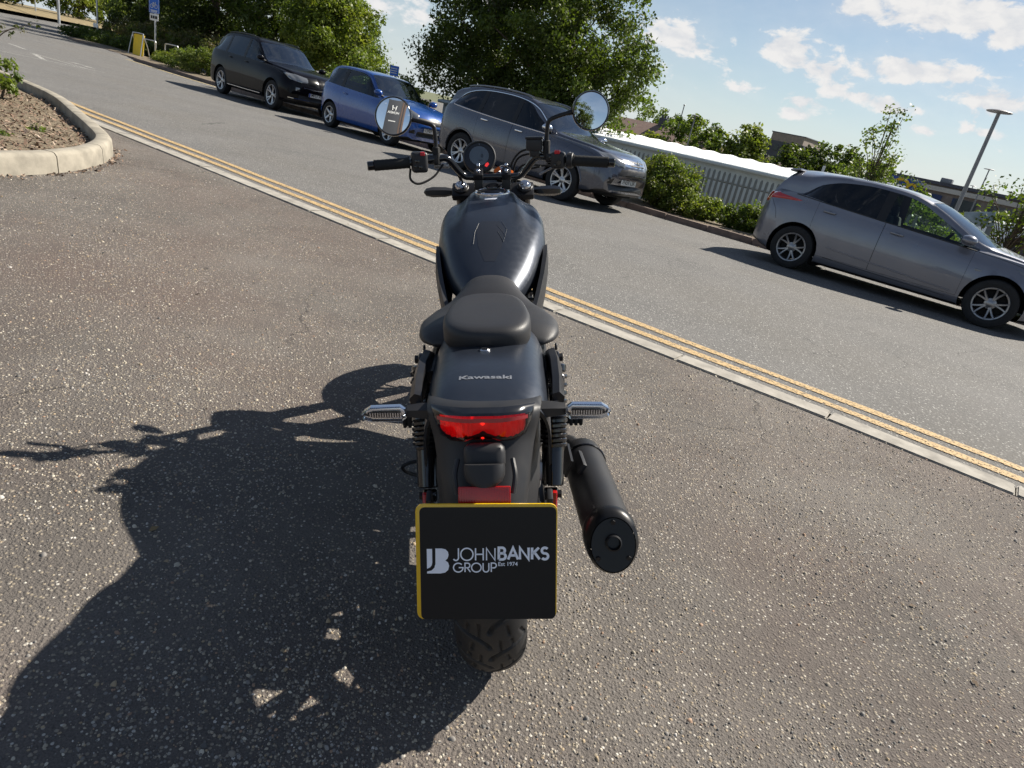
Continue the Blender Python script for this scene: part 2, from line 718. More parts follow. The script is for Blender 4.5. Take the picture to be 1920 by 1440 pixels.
AA = [-90, -60, -40, -30] + [-24 + i * .75 for i in range(60)] + [26, 40]
rows = []
for a in AA:
    kl = kerb_l(a)
    far = 9.0 if a > -24 else 9.0 + min((-24 - a) * .085, 1.3) if a > -39 else 60.0
    ls = [kl + .12 + (far - kl - .12) * t for t in (0, .1, .2, .35, .5, .65, .8, .9, 1)]
    rows.append([RW(a, l, T_FALL * a + S_FALL * min(max(l, 0), 11)) for l in ls])
road = sheet('road', rows, M_road, label='grey asphalt road running past the forecourt')

rows = []
for a in AA:
    kl = kerb_l(a) - .012
    rows.append([RG(a, kl - d, -.005 if d < .02 else 0.0) for d in (0, .03, .5, 1.5, 3, 5, 8, 14, 30, 60)])
fore = sheet('forecourt', rows, M_fore, label='brown chipped asphalt forecourt under the motorcycle')
# joint bed under the kerb
strip('kerb_bed', AA, lambda a: kerb_l(a) - .05, lambda a: kerb_l(a) + .2, -.03, M_kerb3, label='dark joint under the flush kerb stones')

kerb_root = empty('flush_kerb', RG(0, 0))
tag(kerb_root, 'pale flush kerb stones between forecourt and double yellow lines', 'kerb', kind='structure')
for i in range(-9, 8):
    a0 = .02 + i * .918
    a1 = a0 + .912
    am = (a0 + a1) / 2
    mb = MB()
    P0, P1 = RG(a0, kerb_l(a0)), RG(a1, kerb_l(a1))
    d = (P1 - P0)
    nn = Vector((-d.y, d.x, 0)).normalized() * .158
    jit = random.uniform(-.003, .003)
    cs = [P0, P1, P1 + nn, P0 + nn]
    tb = bmesh.new()
    lo = [tb.verts.new(c + Vector((0, 0, -.12))) for c in cs]
    hi = [tb.verts.new(c + Vector((0, 0, .006 + jit))) for c in cs]
    tb.faces.new(hi)
    for q in range(4):
        tb.faces.new((lo[q], lo[(q + 1) % 4], hi[(q + 1) % 4], hi[q]))
    bmesh.ops.bevel(tb, geom=[e for e in tb.edges if all(v in hi for v in e.verts)], offset=.007, segments=2, affect='EDGES')
    mb._merge(tb)
    ks = mb.obj('kerb_stone', M_kerb)
    ks.parent = kerb_root
    ks.matrix_parent_inverse = Matrix.Translation(-kerb_root.location)

# double yellow lines
lines_a = [-13 + i * .5 for i in range(70)]


def wob(a, k):
    return .006 * math.sin(a * 3.1 + k) + .004 * math.sin(a * 7.7 + 2 * k)


yl = strip('yellow_line', lines_a, lambda a: kerb_l(a) + .25 + wob(a, 0), lambda a: kerb_l(a) + .345 + wob(a, 1), .005, M_yel, label='yellow line nearest the flush kerb')
yl2 = strip('yellow_line', lines_a, lambda a: kerb_l(a) + .455 + wob(a, 2), lambda a: kerb_l(a) + .55 + wob(a, 3), .005, M_yel, label='outer yellow line on the road')
far_l = curve([(-41, 10.9), (-34, 10.05), (-29, 9.6), (-23, 9.15), (-12, 8.95), (-5, 8.85), (-2.5, 8.87), (4, 8.9), (14, 8.95)])
strip('yellow_line', [-36 + i for i in range(16)], lambda a: far_l(a) - .42, lambda a: far_l(a) - .30, .005, M_yel2, label='worn yellow line along the far kerb by the black car')


def road_mark(p, q, w, label):
    p, q = Vector(p), Vector(q)
    d = (q - p).normalized()
    nn = Vector((-d.y, d.x)) * w / 2
    mb = MB()
    c = [p - nn, q - nn, q + nn, p + nn]
    mb._f([mb.bm.verts.new(RG(v.x, v.y, .006)) for v in c])
    tag(mb.obj('road_marking', M_whl, smooth=0), label, kind='structure')


road_mark((-19.07, 2.0), (-18.35, 3.95), .10, 'long worn white give-way line')
road_mark((-20.6, 3.12), (-18.97, 2.8), .12, 'short worn white dash on the road')
road_mark((-31.2, 5.4), (-30.4, 5.36), .14, 'far worn white centre dash')
road_mark((-23.7, 3.48), (-22.1, 3.39), .12, 'middle worn white centre dash')
road_mark((-20.9, 3.14), (-18.5, 3.6), .08, 'slanting worn white line')
road_mark((-41, 8.4), (-36.7, 8.3), .12, 'worn white edge line at the junction')
road_mark((-20.2, 3.84), (-19.85, 3.93), .2, 'worn white arrow fragment')
road_mark((-19.6, 3.96), (-19.2, 3.95), .2, 'worn white fragment beside the arrow')
road_mark((-36.4, 9.0), (-35.6, 9.3), .5, 'pale patch at the road edge')

# ------------------------------------------------------------------ far kerb, raised
fk_root = empty('raised_kerb', RG(0, 8.9))
tag(fk_root, 'raised kerb stones along the far side of the road, coloured dark for their shaded side', 'kerb', kind='structure')
for i in range(-44, 16):
    a0 = i * .918
    a1 = a0 + .905
    P0, P1 = RG(a0, far_l(a0)), RG(a1, far_l(a1))
    d = (P1 - P0)
    nn = Vector((-d.y, d.x, 0)).normalized() * .14
    cs = [P0, P1, P1 + nn, P0 + nn]
    mb = MB()
    tb = bmesh.new()
    hz = .115 + random.uniform(-.008, .008)
    lo = [tb.verts.new(c + Vector((0, 0, -.1))) for c in cs]
    hi = [tb.verts.new(c + Vector((0, 0, hz)) + (nn * .15 if q < 2 else Vector())) for q, c in enumerate(cs)]
    tb.faces.new(hi)
    for q in range(4):
        tb.faces.new((lo[q], lo[(q + 1) % 4], hi[(q + 1) % 4], hi[q]))
    bmesh.ops.bevel(tb, geom=[e for e in tb.edges if all(v in hi for v in e.verts)], offset=.012, segments=2, affect='EDGES')
    mb._merge(tb)
    ks = mb.obj('kerb_stone', M_kerb3)
    ks.parent = fk_root
    ks.matrix_parent_inverse = Matrix.Translation(-fk_root.location)

# verge behind the far kerb; falls away to the lower yard
VA = [-41 + i * 1.0 for i in range(57)]
rows = []
for a in VA:
    l0 = far_l(a) + .13
    r = []
    for d, dz in ((0, .085), (.4, .11), (1.2, .1), (2.2, .02), (3.2, -.25 if a > -15 else -.02), (5, -1.1 if a > -15 else -.1), (9, -1.5 if a > -15 else -.2), (20, -1.6 if a > -15 else -.5)):
        r.append(RW(a, l0 + d, gz(a, 9) + dz + random.uniform(-.03, .03) * (d > 0)))
    rows.append(r)
tag(sheet('verge', rows, M_verge), 'bare earth planting strip behind the far kerb', kind='structure')
rows = [[RW(a, l, z) for l, z in ((13.5, -1.5), (16, -1.5), (40, -1.5), (70, -1.6))] for a in (-16, 0, 16, 40, 70)]
M_yard = asphalt('yard_asphalt', (.10, .10, .10), (.14, .14, .135), ((.16, .155, .15), (.27, .26, .245), (.42, .41, .39)), .3, 40, .2)
tag(sheet('car_park', rows, M_yard), 'lower car park beyond the hedge', kind='structure')
# far verge of the side road, upper left
rows = []
for (a, l) in ((-50, -6), (-58, 4), (-68.3, 15.9), (-76, 25), (-96, 50)):
    rows.append([RW(a, l, .45), RW(a - 2.0, l + .1, .75), RW(a - 7, l + .5, .8), RW(a - 40, l + 5, 1.0)])
tag(sheet('grass_verge', rows, M_dry), 'dry yellow grass verge across the side road', kind='structure')

# ------------------------------------------------------------------ planting island at the left with its raised kerb
isl_pts = [(-4.9, 1.2), (-4.25, 3.4), (-4.0, 4.85), (-3.93, 5.3), (-4.02, 5.95), (-4.32, 6.62), (-4.82, 7.22), (-5.5, 7.95), (-6.5, 9.0), (-7.4, 9.72), (-8.45, 10.45), (-10.2, 11.65), (-13.5, 13.9), (-18, 17)]
isl = catmull([(p[0], p[1], 0) for p in isl_pts], 8)


def isl_z(p):
    return gz(*to_road(p.x, p.y))


def off(path, i, d):
    t = (path[min(i + 1, len(path) - 1)] - path[max(i - 1, 0)]).normalized()
    return path[i] + Vector((-t.y, t.x, 0)) * d


cum = [0]
for i in range(1, len(isl)):
    cum.append(cum[-1] + (isl[i] - isl[i - 1]).length)


def isl_at(s):
    i = int(np.searchsorted(cum, s)) - 1
    i = max(0, min(i, len(isl) - 2))
    t = (s - cum[i]) / (cum[i + 1] - cum[i])
    p = isl[i].lerp(isl[i + 1], t)
    tg = (isl[i + 1] - isl[i]).normalized()
    return p, Vector((-tg.y, tg.x, 0))


ir = empty('island_kerb', (isl[40].x, isl[40].y, isl_z(isl[40])))
tag(ir, 'pale raised kerb curving round the planting bed', 'kerb', kind='structure')
s0 = .35
while s0 < cum[-1] - .8:
    ln = .78
    mb = MB()
    rings = []
    for k in range(7):
        p, nn = isl_at(s0 + (ln - .012) * k / 6)
        z = isl_z(p)
        prof = [(0, -.05), (.012, .125), (.03, .15), (.05, .158), (.125, .158), (.145, .15), (.15, .13), (.15, -.05)]
        rings.append([p + nn * u + Vector((0, 0, z + h)) for u, h in prof])
    mb.loft(rings)
    ks = mb.obj('kerb_stone', M_kerb2, smooth=40)
    ks.parent = ir
    ks.matrix_parent_inverse = Matrix.Translation(-ir.location)
    s0 += ln
rows = []
rs = np.random.RandomState(4)
for i in range(0, len(isl), 2):
    r = []
    for d, dz in ((.14, .03), (.3, .06), (.8, .09), (1.6, .12), (2.6, .14), (5, .2)):
        p = off(isl, i, d)
        r.append(Vector((p.x, p.y, isl_z(isl[i]) + dz + rs.uniform(-.012, .012))))
    rows.append(r)
tag(sheet('planting_bed', rows, M_soil), 'bare sandy soil of the planting bed', kind='structure')


def attr_mat(name, rough=.8, trans=0.0, spec=.4, gain=1.0):
    m = bpy.data.materials.new(name)
    m.use_nodes = True
    nt = m.node_tree
    N, L = nt.nodes, nt.links
    b = N['Principled BSDF']
    b.inputs['Roughness'].default_value = rough
    b.inputs['Specular IOR Level'].default_value = spec
    at = N.new('ShaderNodeAttribute')
    at.attribute_name = 'tint'
    L.new(at.outputs['Color'], b.inputs['Base Color'])
    if trans > 0:
        t = N.new('ShaderNodeBsdfTranslucent')
        mx = N.new('ShaderNodeVectorMath')
        mx.operation = 'MULTIPLY'
        mx.inputs[1].default_value = (1.25 * gain, 1.35 * gain, .50 * gain)
        L.new(at.outputs['Color'], mx.inputs[0])
        L.new(mx.outputs[0], t.inputs['Color'])
        ms = N.new('ShaderNodeMixShader')
        ms.inputs[0].default_value = trans
        L.new(b.outputs[0], ms.inputs[1])
        L.new(t.outputs[0], ms.inputs[2])
        L.new(ms.outputs[0], N['Material Output'].inputs['Surface'])
    MATS[name] = m
    return m


M_stone = attr_mat('aggregate_stone', .7)
M_chip = attr_mat('bark_chip', .85)
M_leaf = attr_mat('leaf', .5, .42, .35)


def pebbles():
    """chippings standing proud of the forecourt, too many to count"""
    r = np.random.RandomState(11)
    n = 230000
    # sampled denser close to the lens
    rad = .55 + 7.2 * r.rand(n) ** 1.35
    ang = r.uniform(-.92, .92, n)
    x = np.sin(ang) * rad
    y = np.cos(ang) * rad
    a = (x - OX) * KX + (y - OY) * KY
    l = (x - OX) * NX + (y - OY) * NY
    kl = np.interp(a, np.linspace(-14, 9, 60), [kerb_l(v) for v in np.linspace(-14, 9, 60)])
    ok = (l < kl - .02)
    pa = np.array([(p.x, p.y) for p in isl])
    # keep off the planting island
    ix = np.interp(y, pa[6:, 1], pa[6:, 0])
    ok &= ~((x < ix + .01))
    # clumped: chippings are thin in worn patches
    cl = np.sin(x * 2.3 + 1.1 + .8 * np.sin(y * 3.1)) * np.sin(y * 1.9 + .4 + .7 * np.sin(x * 2.7)) + .6 * np.sin(x * 5.1 + y * 3.7 + np.sin(x * 9.3 - y * 4.1)) + .35 * np.sin(x * 17.3 + 2 * np.sin(y * 11)) * np.sin(y * 14.9)
    ok &= r.rand(n) < (.44 + .34 * cl)
    x, y, a, rad = x[ok], y[ok], a[ok], rad[ok]
    n = len(x)
    z = T_FALL * a
    size = (.0018 + .0038 * r.rand(n) ** 2.6) * np.where(r.rand(n) < .035, 1.7, 1.0) * np.clip(.9 + rad * .05, .9, 1.3)
    k = 6
    th = (np.arange(k) / k * 2 * np.pi)[None, :] + r.rand(n, 1) * 6.28
    rr = size[:, None] * r.uniform(.72, 1.22, (n, k))
    st = r.uniform(.62, 1.0, n)[:, None]
    ph = r.rand(n, 1) * 6.28
    ux, uy = np.cos(th) * rr, np.sin(th) * rr * st
    px = x[:, None] + ux * np.cos(ph) - uy * np.sin(ph)
    py = y[:, None] + ux * np.sin(ph) + uy * np.cos(ph)
    hgt = size * r.uniform(.30, .75, n)
    V = np.zeros((n, 2 * k + 1, 3), np.float32)
    V[:, :k, 0], V[:, :k, 1] = px, py
    V[:, :k, 2] = (z - .001)[:, None]
    tx = x[:, None] + (px - x[:, None]) * .62
    ty = y[:, None] + (py - y[:, None]) * .62
    V[:, k:2 * k, 0], V[:, k:2 * k, 1] = tx, ty
    V[:, k:2 * k, 2] = (z + hgt)[:, None] * 1.0 + r.uniform(-.25, .2, (n, k)) * hgt[:, None]
    V[:, 2 * k, 0] = x + r.uniform(-.2, .2, n) * size
    V[:, 2 * k, 1] = y + r.uniform(-.2, .2, n) * size
    V[:, 2 * k, 2] = z + hgt * 1.12
    F = []
    for i in range(k):
        j = (i + 1) % k
        F.append([i, j, k + j])
        F.append([i, k + j, k + i])
        F.append([k + i, k + j, 2 * k])
    F = np.array(F)
    # far stones need no crown ring: keep only those near the lens fully modelled
    faces = (F[None] + (np.arange(n) * (2 * k + 1))[:, None, None]).reshape(-1, 3)
    pal = np.array([(.36, .315, .245), (.50, .455, .37), (.235, .205, .165), (.20, .187, .172), (.50, .47, .43), (.36, .28, .18), (.11, .105, .10), (.33, .22, .15), (.28, .26, .24)])
    pr = np.array([.20, .07, .24, .20, .025, .065, .13, .04, .03])
    c = pal[r.choice(len(pal), n, p=pr)] * r.uniform(.8, 1.12, (n, 1))
    col = np.repeat(c[:, None, :], 2 * k + 1, axis=1).reshape(-1, 3)
    o = np_mesh('gravel', V.reshape(-1, 3), faces, M_stone, col=col, smooth=False)
    tag(o, 'pale chippings bedded in the forecourt asphalt', kind='stuff')
    return o


pebbles()


def chips():
    """bark mulch and dead leaves on the planting bed and along its kerb"""
    r = np.random.RandomState(5)
    P = []
    for i in range(16000):
        s = r.uniform(.4, 9.5)
        p, nn = isl_at(s)
        d = .17 + r.rand() ** 1.3 * 2.4
        q = p + nn * d
        # the road side of the bed is mostly bare sand
        bare = max(0, min(1, (s - 5.0) / 1.6)) * max(0, 1 - d / .9)
        if r.rand() < bare * .92:
            continue
        P.append((q.x, q.y, isl_z(p) + .04 + min(d, 1.6) * .05 + r.uniform(0, .03), r.uniform(.007, .019)))
    for i in range(420):
        s = r.uniform(.6, 6.0)
        p, nn = isl_at(s)
        q = p - nn * abs(r.normal(0, .05))
        P.append((q.x, q.y, isl_z(p) + .006, r.uniform(.006, .016)))
    P = np.array(P)
    n = len(P)
    q = np.array([(-1, -.4), (1, -.5), (1.1, .4), (-.9, .5)])
    th = r.rand(n) * 6.28
    tilt = r.normal(0, .45, (n, 2))
    V = np.zeros((n, 4, 3))
    for i in range(4):
        ux, uy = q[i, 0] * P[:, 3], q[i, 1] * P[:, 3]
        V[:, i, 0] = P[:, 0] + ux * np.cos(th) - uy * np.sin(th)
        V[:, i, 1] = P[:, 1] + ux * np.sin(th) + uy * np.cos(th)
        V[:, i, 2] = P[:, 2] + ux * tilt[:, 0] + uy * tilt[:, 1]
    F = np.arange(n * 4).reshape(n, 4)
    pal = np.array([(.12, .075, .05), (.20, .13, .09), (.30, .22, .16), (.38, .30, .23), (.07, .05, .04)])
    c = pal[r.choice(5, n, p=[.3, .3, .2, .08, .12])]
    tag(np_mesh('bark_mulch', V.reshape(-1, 3), F, M_chip, col=np.repeat(c[:, None], 4, 1).reshape(-1, 3)), 'brown bark mulch on the planting bed', kind='stuff')


chips()


def litter():
    """dry leaf scraps blown about the forecourt and gutters"""
    r = np.random.RandomState(15)
    P = []
    for i in range(90):
        a, l = r.uniform(-7, 3.5), -r.rand() ** 1.4 * 4.5 - .05
        P.append(RG(a, l, .004).to_tuple() + (r.uniform(.006, .016),))
    for i in range(260):
        a = r.uniform(-22, 6)
        P.append(RG(a, far_l(a) - abs(r.normal(0, .09)) - .01, .006).to_tuple() + (r.uniform(.01, .03),))
    P = np.array(P)
    n = len(P)
    q = np.array([(-1, -.25), (.2, -.5), (1.1, .1), (-.1, .45)])
    th = r.rand(n) * 6.28
    V = np.zeros((n, 4, 3))
    for i in range(4):
        ux, uy = q[i, 0] * P[:, 3], q[i, 1] * P[:, 3]
        V[:, i, 0] = P[:, 0] + ux * np.cos(th) - uy * np.sin(th)
        V[:, i, 1] = P[:, 1] + ux * np.sin(th) + uy * np.cos(th)
        V[:, i, 2] = P[:, 2] + r.uniform(0, .5, n) * P[:, 3] * (i % 2)
    pal = np.array([(.05, .035, .025), (.10, .07, .045), (.22, .16, .08), (.03, .03, .03)])
    c = pal[r.choice(4, n)]
    tag(np_mesh('leaf_litter', V.reshape(-1, 3), np.arange(n * 4).reshape(n, 4), M_chip, col=np.repeat(c[:, None], 4, 1).reshape(-1, 3)), 'scraps of dry leaf blown over the forecourt and far gutter', kind='stuff')


litter()

# ------------------------------------------------------------------ cars
def car_paint(name, col, flake=.35, rough=.32, dust=.0):
    m = mat(name, col, rough, metal=flake, coat=1.0, coat_rough=.06, var=(2.5, .06, 6), rvar=(3.5, .06))
    return m


M_blk = mat('black_trim', (.012, .012, .013), .45, rvar=(20, .1))
M_rub = mat('car_tyre_rubber', (.016, .016, .017), .85, var=(20, .3), bump=(200, .2, .002))
M_alloy = mat('silver_alloy', (.48, .48, .49), .32, metal=.9, rvar=(12, .1))
M_alloy_dk = mat('grey_alloy', (.30, .30, .31), .35, metal=.85, rvar=(12, .1))
M_well = mat('wheel_well', (.008, .008, .008), .9)
M_chrome = mat('chrome', (.80, .80, .82), .12, metal=1.0)
M_seat = mat('car_seat_cloth', (.03, .03, .033), .9, bump=(300, .3, .002))
M_redlens = mat('red_tail_lens', (.42, .008, .010), .10, coat=1.0)
M_plate_w = mat('white_number_plate', (.72, .72, .70), .35)
M_plate_b = mat('blue_plate_band', (.02, .06, .35), .4)
M_letter = mat('black_lettering', (.01, .01, .01), .5)
M_lamp = mat('headlamp_glass', (.20, .21, .22), .12, metal=.5, coat=1.0)


def glass_mat(name, tint, see=.8, rough=.01, ior=1.55):
    """window glass: part mirror by fresnel, part tinted see-through"""
    m = bpy.data.materials.new(name)
    m.use_nodes = True
    nt = m.node_tree
    N, L = nt.nodes, nt.links
    N.remove(N['Principled BSDF'])
    tr = N.new('ShaderNodeBsdfTransparent')
    tr.inputs['Color'].default_value = (*[c * see for c in tint], 1)
    gl = N.new('ShaderNodeBsdfGlossy')
    gl.inputs['Roughness'].default_value = rough
    gl.inputs['Color'].default_value = (.9, .95, 1, 1)
    fr = N.new('ShaderNodeFresnel')
    fr.inputs['IOR'].default_value = ior
    mx = N.new('ShaderNodeMixShader')
    L.new(fr.outputs[0], mx.inputs[0])
    L.new(tr.outputs[0], mx.inputs[1])
    L.new(gl.outputs[0], mx.inputs[2])
    L.new(mx.outputs[0], N['Material Output'].inputs['Surface'])
    MATS[name] = m
    return m


M_glass = glass_mat('clear_window_glass', (.80, .92, .86), .85)
M_screen = glass_mat('windscreen_glass', (.55, .62, .62), .7, .015, 2.6)
M_tint = glass_mat('tinted_window_glass', (.10, .11, .13), .55)


def sst(a, b, x):
    t = min(1, max(0, (x - a) / (b - a)))
    return t * t * (3 - 2 * t)


class Car:
    """Lofted body: rows run along the car (sill, waist, shoulder, window line, cant rail, roof), columns are stations nose to tail."""

    def __init__(s, sp):
        s.sp = sp
        s.C = {k: curve(v) for k, v in sp['curves'].items()}
        s.L = sp['L']
        xs = set(np.round(np.linspace(0, s.L, 84), 4)) | {.015, .04, .07, s.L - .015, s.L - .04, s.L - .07}
        keys = [x for w in sp['windows'] for x in w] + [x for d in sp['doors'] for x in d] + list(sp['screen']) + list(sp['rear_screen'])
        xs = sorted(x for x in xs if all(abs(x - k) > .022 for k in keys) or x in (0, s.L))
        s.xs = sorted(set(xs) | set(keys))
        s.rows_fine = None

    def section(s, x):
        C = s.C
        zt, zb = C['ztop'](x), C['zbot'](x)
        wm, wb, wt = C['wmid'](x), C['wbelt'](x), C['wtop'](x)
        belt = min(C['belt'](x), zt - .03)
        wtop = min(max(C['wtopz'](x), belt + .004), zt - .012)
        zm = zb + (belt - zb) * .52
        pts = [(0, zb + .01), (wm * .80, zb), (wm * .955, zb + .035), (wm * .985, zb + .13), (wm, zm), (wm - (wm - wb) * .30, zm + (belt - zm) * .55),
               (wb + .006, belt - .03), (wb, belt), (wt, wtop), (wt * .93, min(wtop + (zt - wtop) * .62, zt)), (wt * .55, zt - .12 * (zt - wtop) - .004), (0, zt)]
        return pts
    # row index of the window line and cant rail in pts
    BELT, RAIL = 7, 8

    def build_grid(s):
        sub = {0: 1, 1: 1, 2: 2, 3: 4, 4: 3, 5: 3, 6: 1, 7: 4, 8: 3, 9: 4, 10: 3}
        G = []
        for x in s.xs:
            p = s.section(x)
            n = len(p)
            row = []
            s.rowidx = []
            for i in range(n - 1):
                s.rowidx.append(len(row))
                for k in range(sub[i]):
                    t = k / sub[i]
                    if i in (2, 3, 4, 5, 8, 9, 10) and 0 < i < n - 2:
                        p0, p1, p2, p3 = p[i - 1], p[i], p[i + 1], p[i + 2]
                        if i == 8:
                            p0 = (2 * p1[0] - p2[0], 2 * p1[1] - p2[1])
                        if i == 5:
                            p3 = (2 * p2[0] - p1[0], 2 * p2[1] - p1[1])
                        if i == 10:
                            p3 = (-p[10][0], p[10][1])
                        f = lambda a, b, c, d: .5 * (2 * b + (c - a) * t + (2 * a - 5 * b + 4 * c - d) * t * t + (3 * b - a - 3 * c + d) * t ** 3)
                        row.append((f(p0[0], p1[0], p2[0], p3[0]), f(p0[1], p1[1], p2[1], p3[1])))
                    elif i == 10:
                        p0, p1, p2, p3 = p[9], p[10], p[11], (-p[10][0], p[10][1])
                        f = lambda a, b, c, d: .5 * (2 * b + (c - a) * t + (2 * a - 5 * b + 4 * c - d) * t * t + (3 * b - a - 3 * c + d) * t ** 3)
                        row.append((f(p0[0], p1[0], p2[0], p3[0]), f(p0[1], p1[1], p2[1], p3[1])))
                    else:
                        row.append((p[i][0] + (p[i + 1][0] - p[i][0]) * t, p[i][1] + (p[i + 1][1] - p[i][1]) * t))
            s.rowidx.append(len(row))
            row.append(p[-1])
            W = s.sp['W'] / 2
            out = []
            cf, cr = s.sp['nose'], s.sp['tail']
            sc0, sc1 = s.sp['screen']
            for j, (y, z) in enumerate(row):
                wf = max(0, (x - (s.L - .75)) / .75) ** 1.6
                wr = max(0, (.55 - x) / .55) ** 1.6
                dx = -cf * wf * (y / W) ** 2 + cr * wr * (y / W) ** 2
                if j >= s.rowidx[8]:
                    ws = sst(sc0 - .35, sc0 + .15, x) * (1 - sst(sc1, sc1 + .55, x))
                    dx -= .13 * ws * max(0, (y / .72)) ** 2
                out.append(Vector((x + dx, y, z)))
            G.append(out)
        return G

    def build(s, name, label, M, P, paint, glass_f, glass_r, rim_style, group='cars parked along the far kerb'):
        sp = s.sp
        root = empty(name, M=M)
        tag(root, label, 'car', group)
        G = s.build_grid()
        ni, nj = len(G), len(G[0])
        ri = s.rowidx
        xs = s.xs

        def col(x):
            return min(range(ni), key=lambda i: abs(xs[i] - x))
        B, Rl, Rf = ri[7], ri[8], ri[9]
        part = {}
        for (x0, x1) in sp['windows']:
            for i in range(col(x0), col(x1)):
                for j in range(B, Rl):
                    part[(i, j)] = ('win', x0)
        for i in range(col(sp['screen'][0]), col(sp['screen'][1])):
            for j in range(Rf, nj - 1):
                part[(i, j)] = ('screen', 0)
        for i in range(col(sp['rear_screen'][0]), col(sp['rear_screen'][1])):
            for j in range(Rf, nj - 1):
                part[(i, j)] = ('rear', 0)
        wmin, wmax = sp['windows'][0][0], sp['windows'][-1][1]
        for (x0, x1) in sp['doors']:
            for i in range(col(x0), col(x1)):
                for j in range(ri[3], B):
                    part[(i, j)] = ('door', x0)
        # wheel arches
        arch = [(sp['rear_axle'], sp['R'] + .055), (sp['front_axle'], sp['R'] + .055)]
        zc = sp['R']
        jmax = ri[6]

        def inside(p, e=0):
            for cx, rr in arch:
                d = math.hypot(p.x - cx, p.z - zc)
                if d < rr - e:
                    return cx, rr, d
            return None
        gone = set()
        for i in range(ni - 1):
            for j in range(ri[1], jmax):
                q = [G[i][j], G[i + 1][j], G[i + 1][j + 1], G[i][j + 1]]
                if all(inside(p, .002) for p in q):
                    gone.add((i, j))
        for i in range(ni):
            for j in range(ri[1], jmax):
                h = inside(G[i][j], .002)
                nb = [(a, b) for a in (i - 1, i) for b in (j - 1, j) if 0 <= a < ni - 1 and ri[1] <= b < jmax]
                if h and any(n not in gone for n in nb):
                    cx, rr, d = h
                    p = G[i][j]
                    k = rr / max(d, 1e-4)
                    zz = zc + (p.z - zc) * k
                    G[i][j] = Vector((cx + (p.x - cx) * k, p.y, zz))
        # underside opening over the wheels
        for i in range(ni - 1):
            if inside(Vector((xs[i], 0, s.C['zbot'](xs[i]))), .0) and inside(Vector((xs[i + 1], 0, s.C['zbot'](xs[i + 1]))), .0):
                gone.add((i, 0 if False else ri[0]))

        def side(y):
            return (lambda p: Vector((p.x, p.y * y, p.z)))

        def patch(cells, y, shrink=0.0, inset=0.0):
            mb = MB()
            vm = {}
            f = side(y)
            cnt = {}
            for (i, j) in cells:
                for a, b in ((i, j), (i + 1, j), (i + 1, j + 1), (i, j + 1)):
                    cnt[(a, b)] = cnt.get((a, b), 0) + 1
            ii = [c[0] for c in cells]
            jj = [c[1] for c in cells]
            i0, i1, j0, j1 = min(ii), max(ii) + 1, min(jj), max(jj) + 1
            for (a, b) in cnt:
                p = G[a][b].copy()
                if shrink:
                    if a == i0:
                        p.x += shrink
                    if a == i1:
                        p.x -= shrink
                    if b == j0:
                        p.z += shrink
                if inset:
                    p.y -= inset
                vm[(a, b)] = mb.bm.verts.new(f(p))
            for (i, j) in cells:
                q = [vm[(i, j)], vm[(i + 1, j)], vm[(i + 1, j + 1)], vm[(i, j + 1)]]
                mb._f(q if y > 0 else list(reversed(q)))
            return mb
        # body shell: both sides in one mesh, black pillars as a second material
        body = MB()
        for y in (1, -1):
            f = side(y)
            vm = {}

            def v(a, b):
                if (a, b) not in vm:
                    vm[(a, b)] = body.bm.verts.new(f(G[a][b]))
                return vm[(a, b)]
            for i in range(ni - 1):
                for j in range(nj - 1):
                    if (i, j) in part or (i, j) in gone:
                        continue
                    xm = (xs[i] + xs[i + 1]) / 2
                    body.cmi = 1 if (B <= j < Rl and wmin < xm < wmax) or j < ri[2] else 0
                    q = [v(i, j), v(i + 1, j), v(i + 1, j + 1), v(i, j + 1)]
                    body._f(q if y > 0 else list(reversed(q)))
            # inner panels behind the door gaps
            body.cmi = 1
            for (i, j), k in part.items():
                if k[0] == 'door' and (i, j) not in gone:
                    q = [G[a][b] - Vector((0, .02, 0)) for a, b in ((i, j), (i + 1, j), (i + 1, j + 1), (i, j + 1))]
                    q = [body.bm.verts.new(f(p)) for p in q]
                    body._f(q)
        for i, flip in ((0, True), (ni - 1, False)):   # close nose and tail
            body.cmi = 0
            ring = [G[i][j] for j in range(ri[1], nj)]
            ring = ring + [Vector((p.x, -p.y, p.z)) for p in reversed(ring[:-1])]
            vs = [body.bm.verts.new(p) for p in ring]
            body._f(list(reversed(vs)) if flip else vs)
        bo = body.obj('body', [paint, M_blk], root, smooth=38)
        bm_ = bo.data
        # ray target with every panel in place
        tv, tf = [], []
        for y in (1, -1):
            b0 = len(tv)
            tv += [Vector((p.x, p.y * y, p.z)) for r in G for p in r]
            for i in range(ni - 1):
                for j in range(nj - 1):
                    q = (b0 + i * nj + j, b0 + (i + 1) * nj + j, b0 + (i + 1) * nj + j + 1, b0 + i * nj + j + 1)
                    tf.append(q if y > 0 else tuple(reversed(q)))
        for i in (0, ni - 1):
            ring = [G[i][j] for j in range(ri[1], nj)]
            ring = ring + [Vector((p.x, -p.y, p.z)) for p in reversed(ring[:-1])]
            b0 = len(tv)
            tv += ring
            tf.append(tuple(range(b0, b0 + len(ring))) if i else tuple(reversed(range(b0, b0 + len(ring)))))
        bvh = BVHTree.FromPolygons(tv, tf)
        s.bvh = bvh
        groups = {}
        for c, k in part.items():
            if c not in gone:
                groups.setdefault(k, []).append(c)
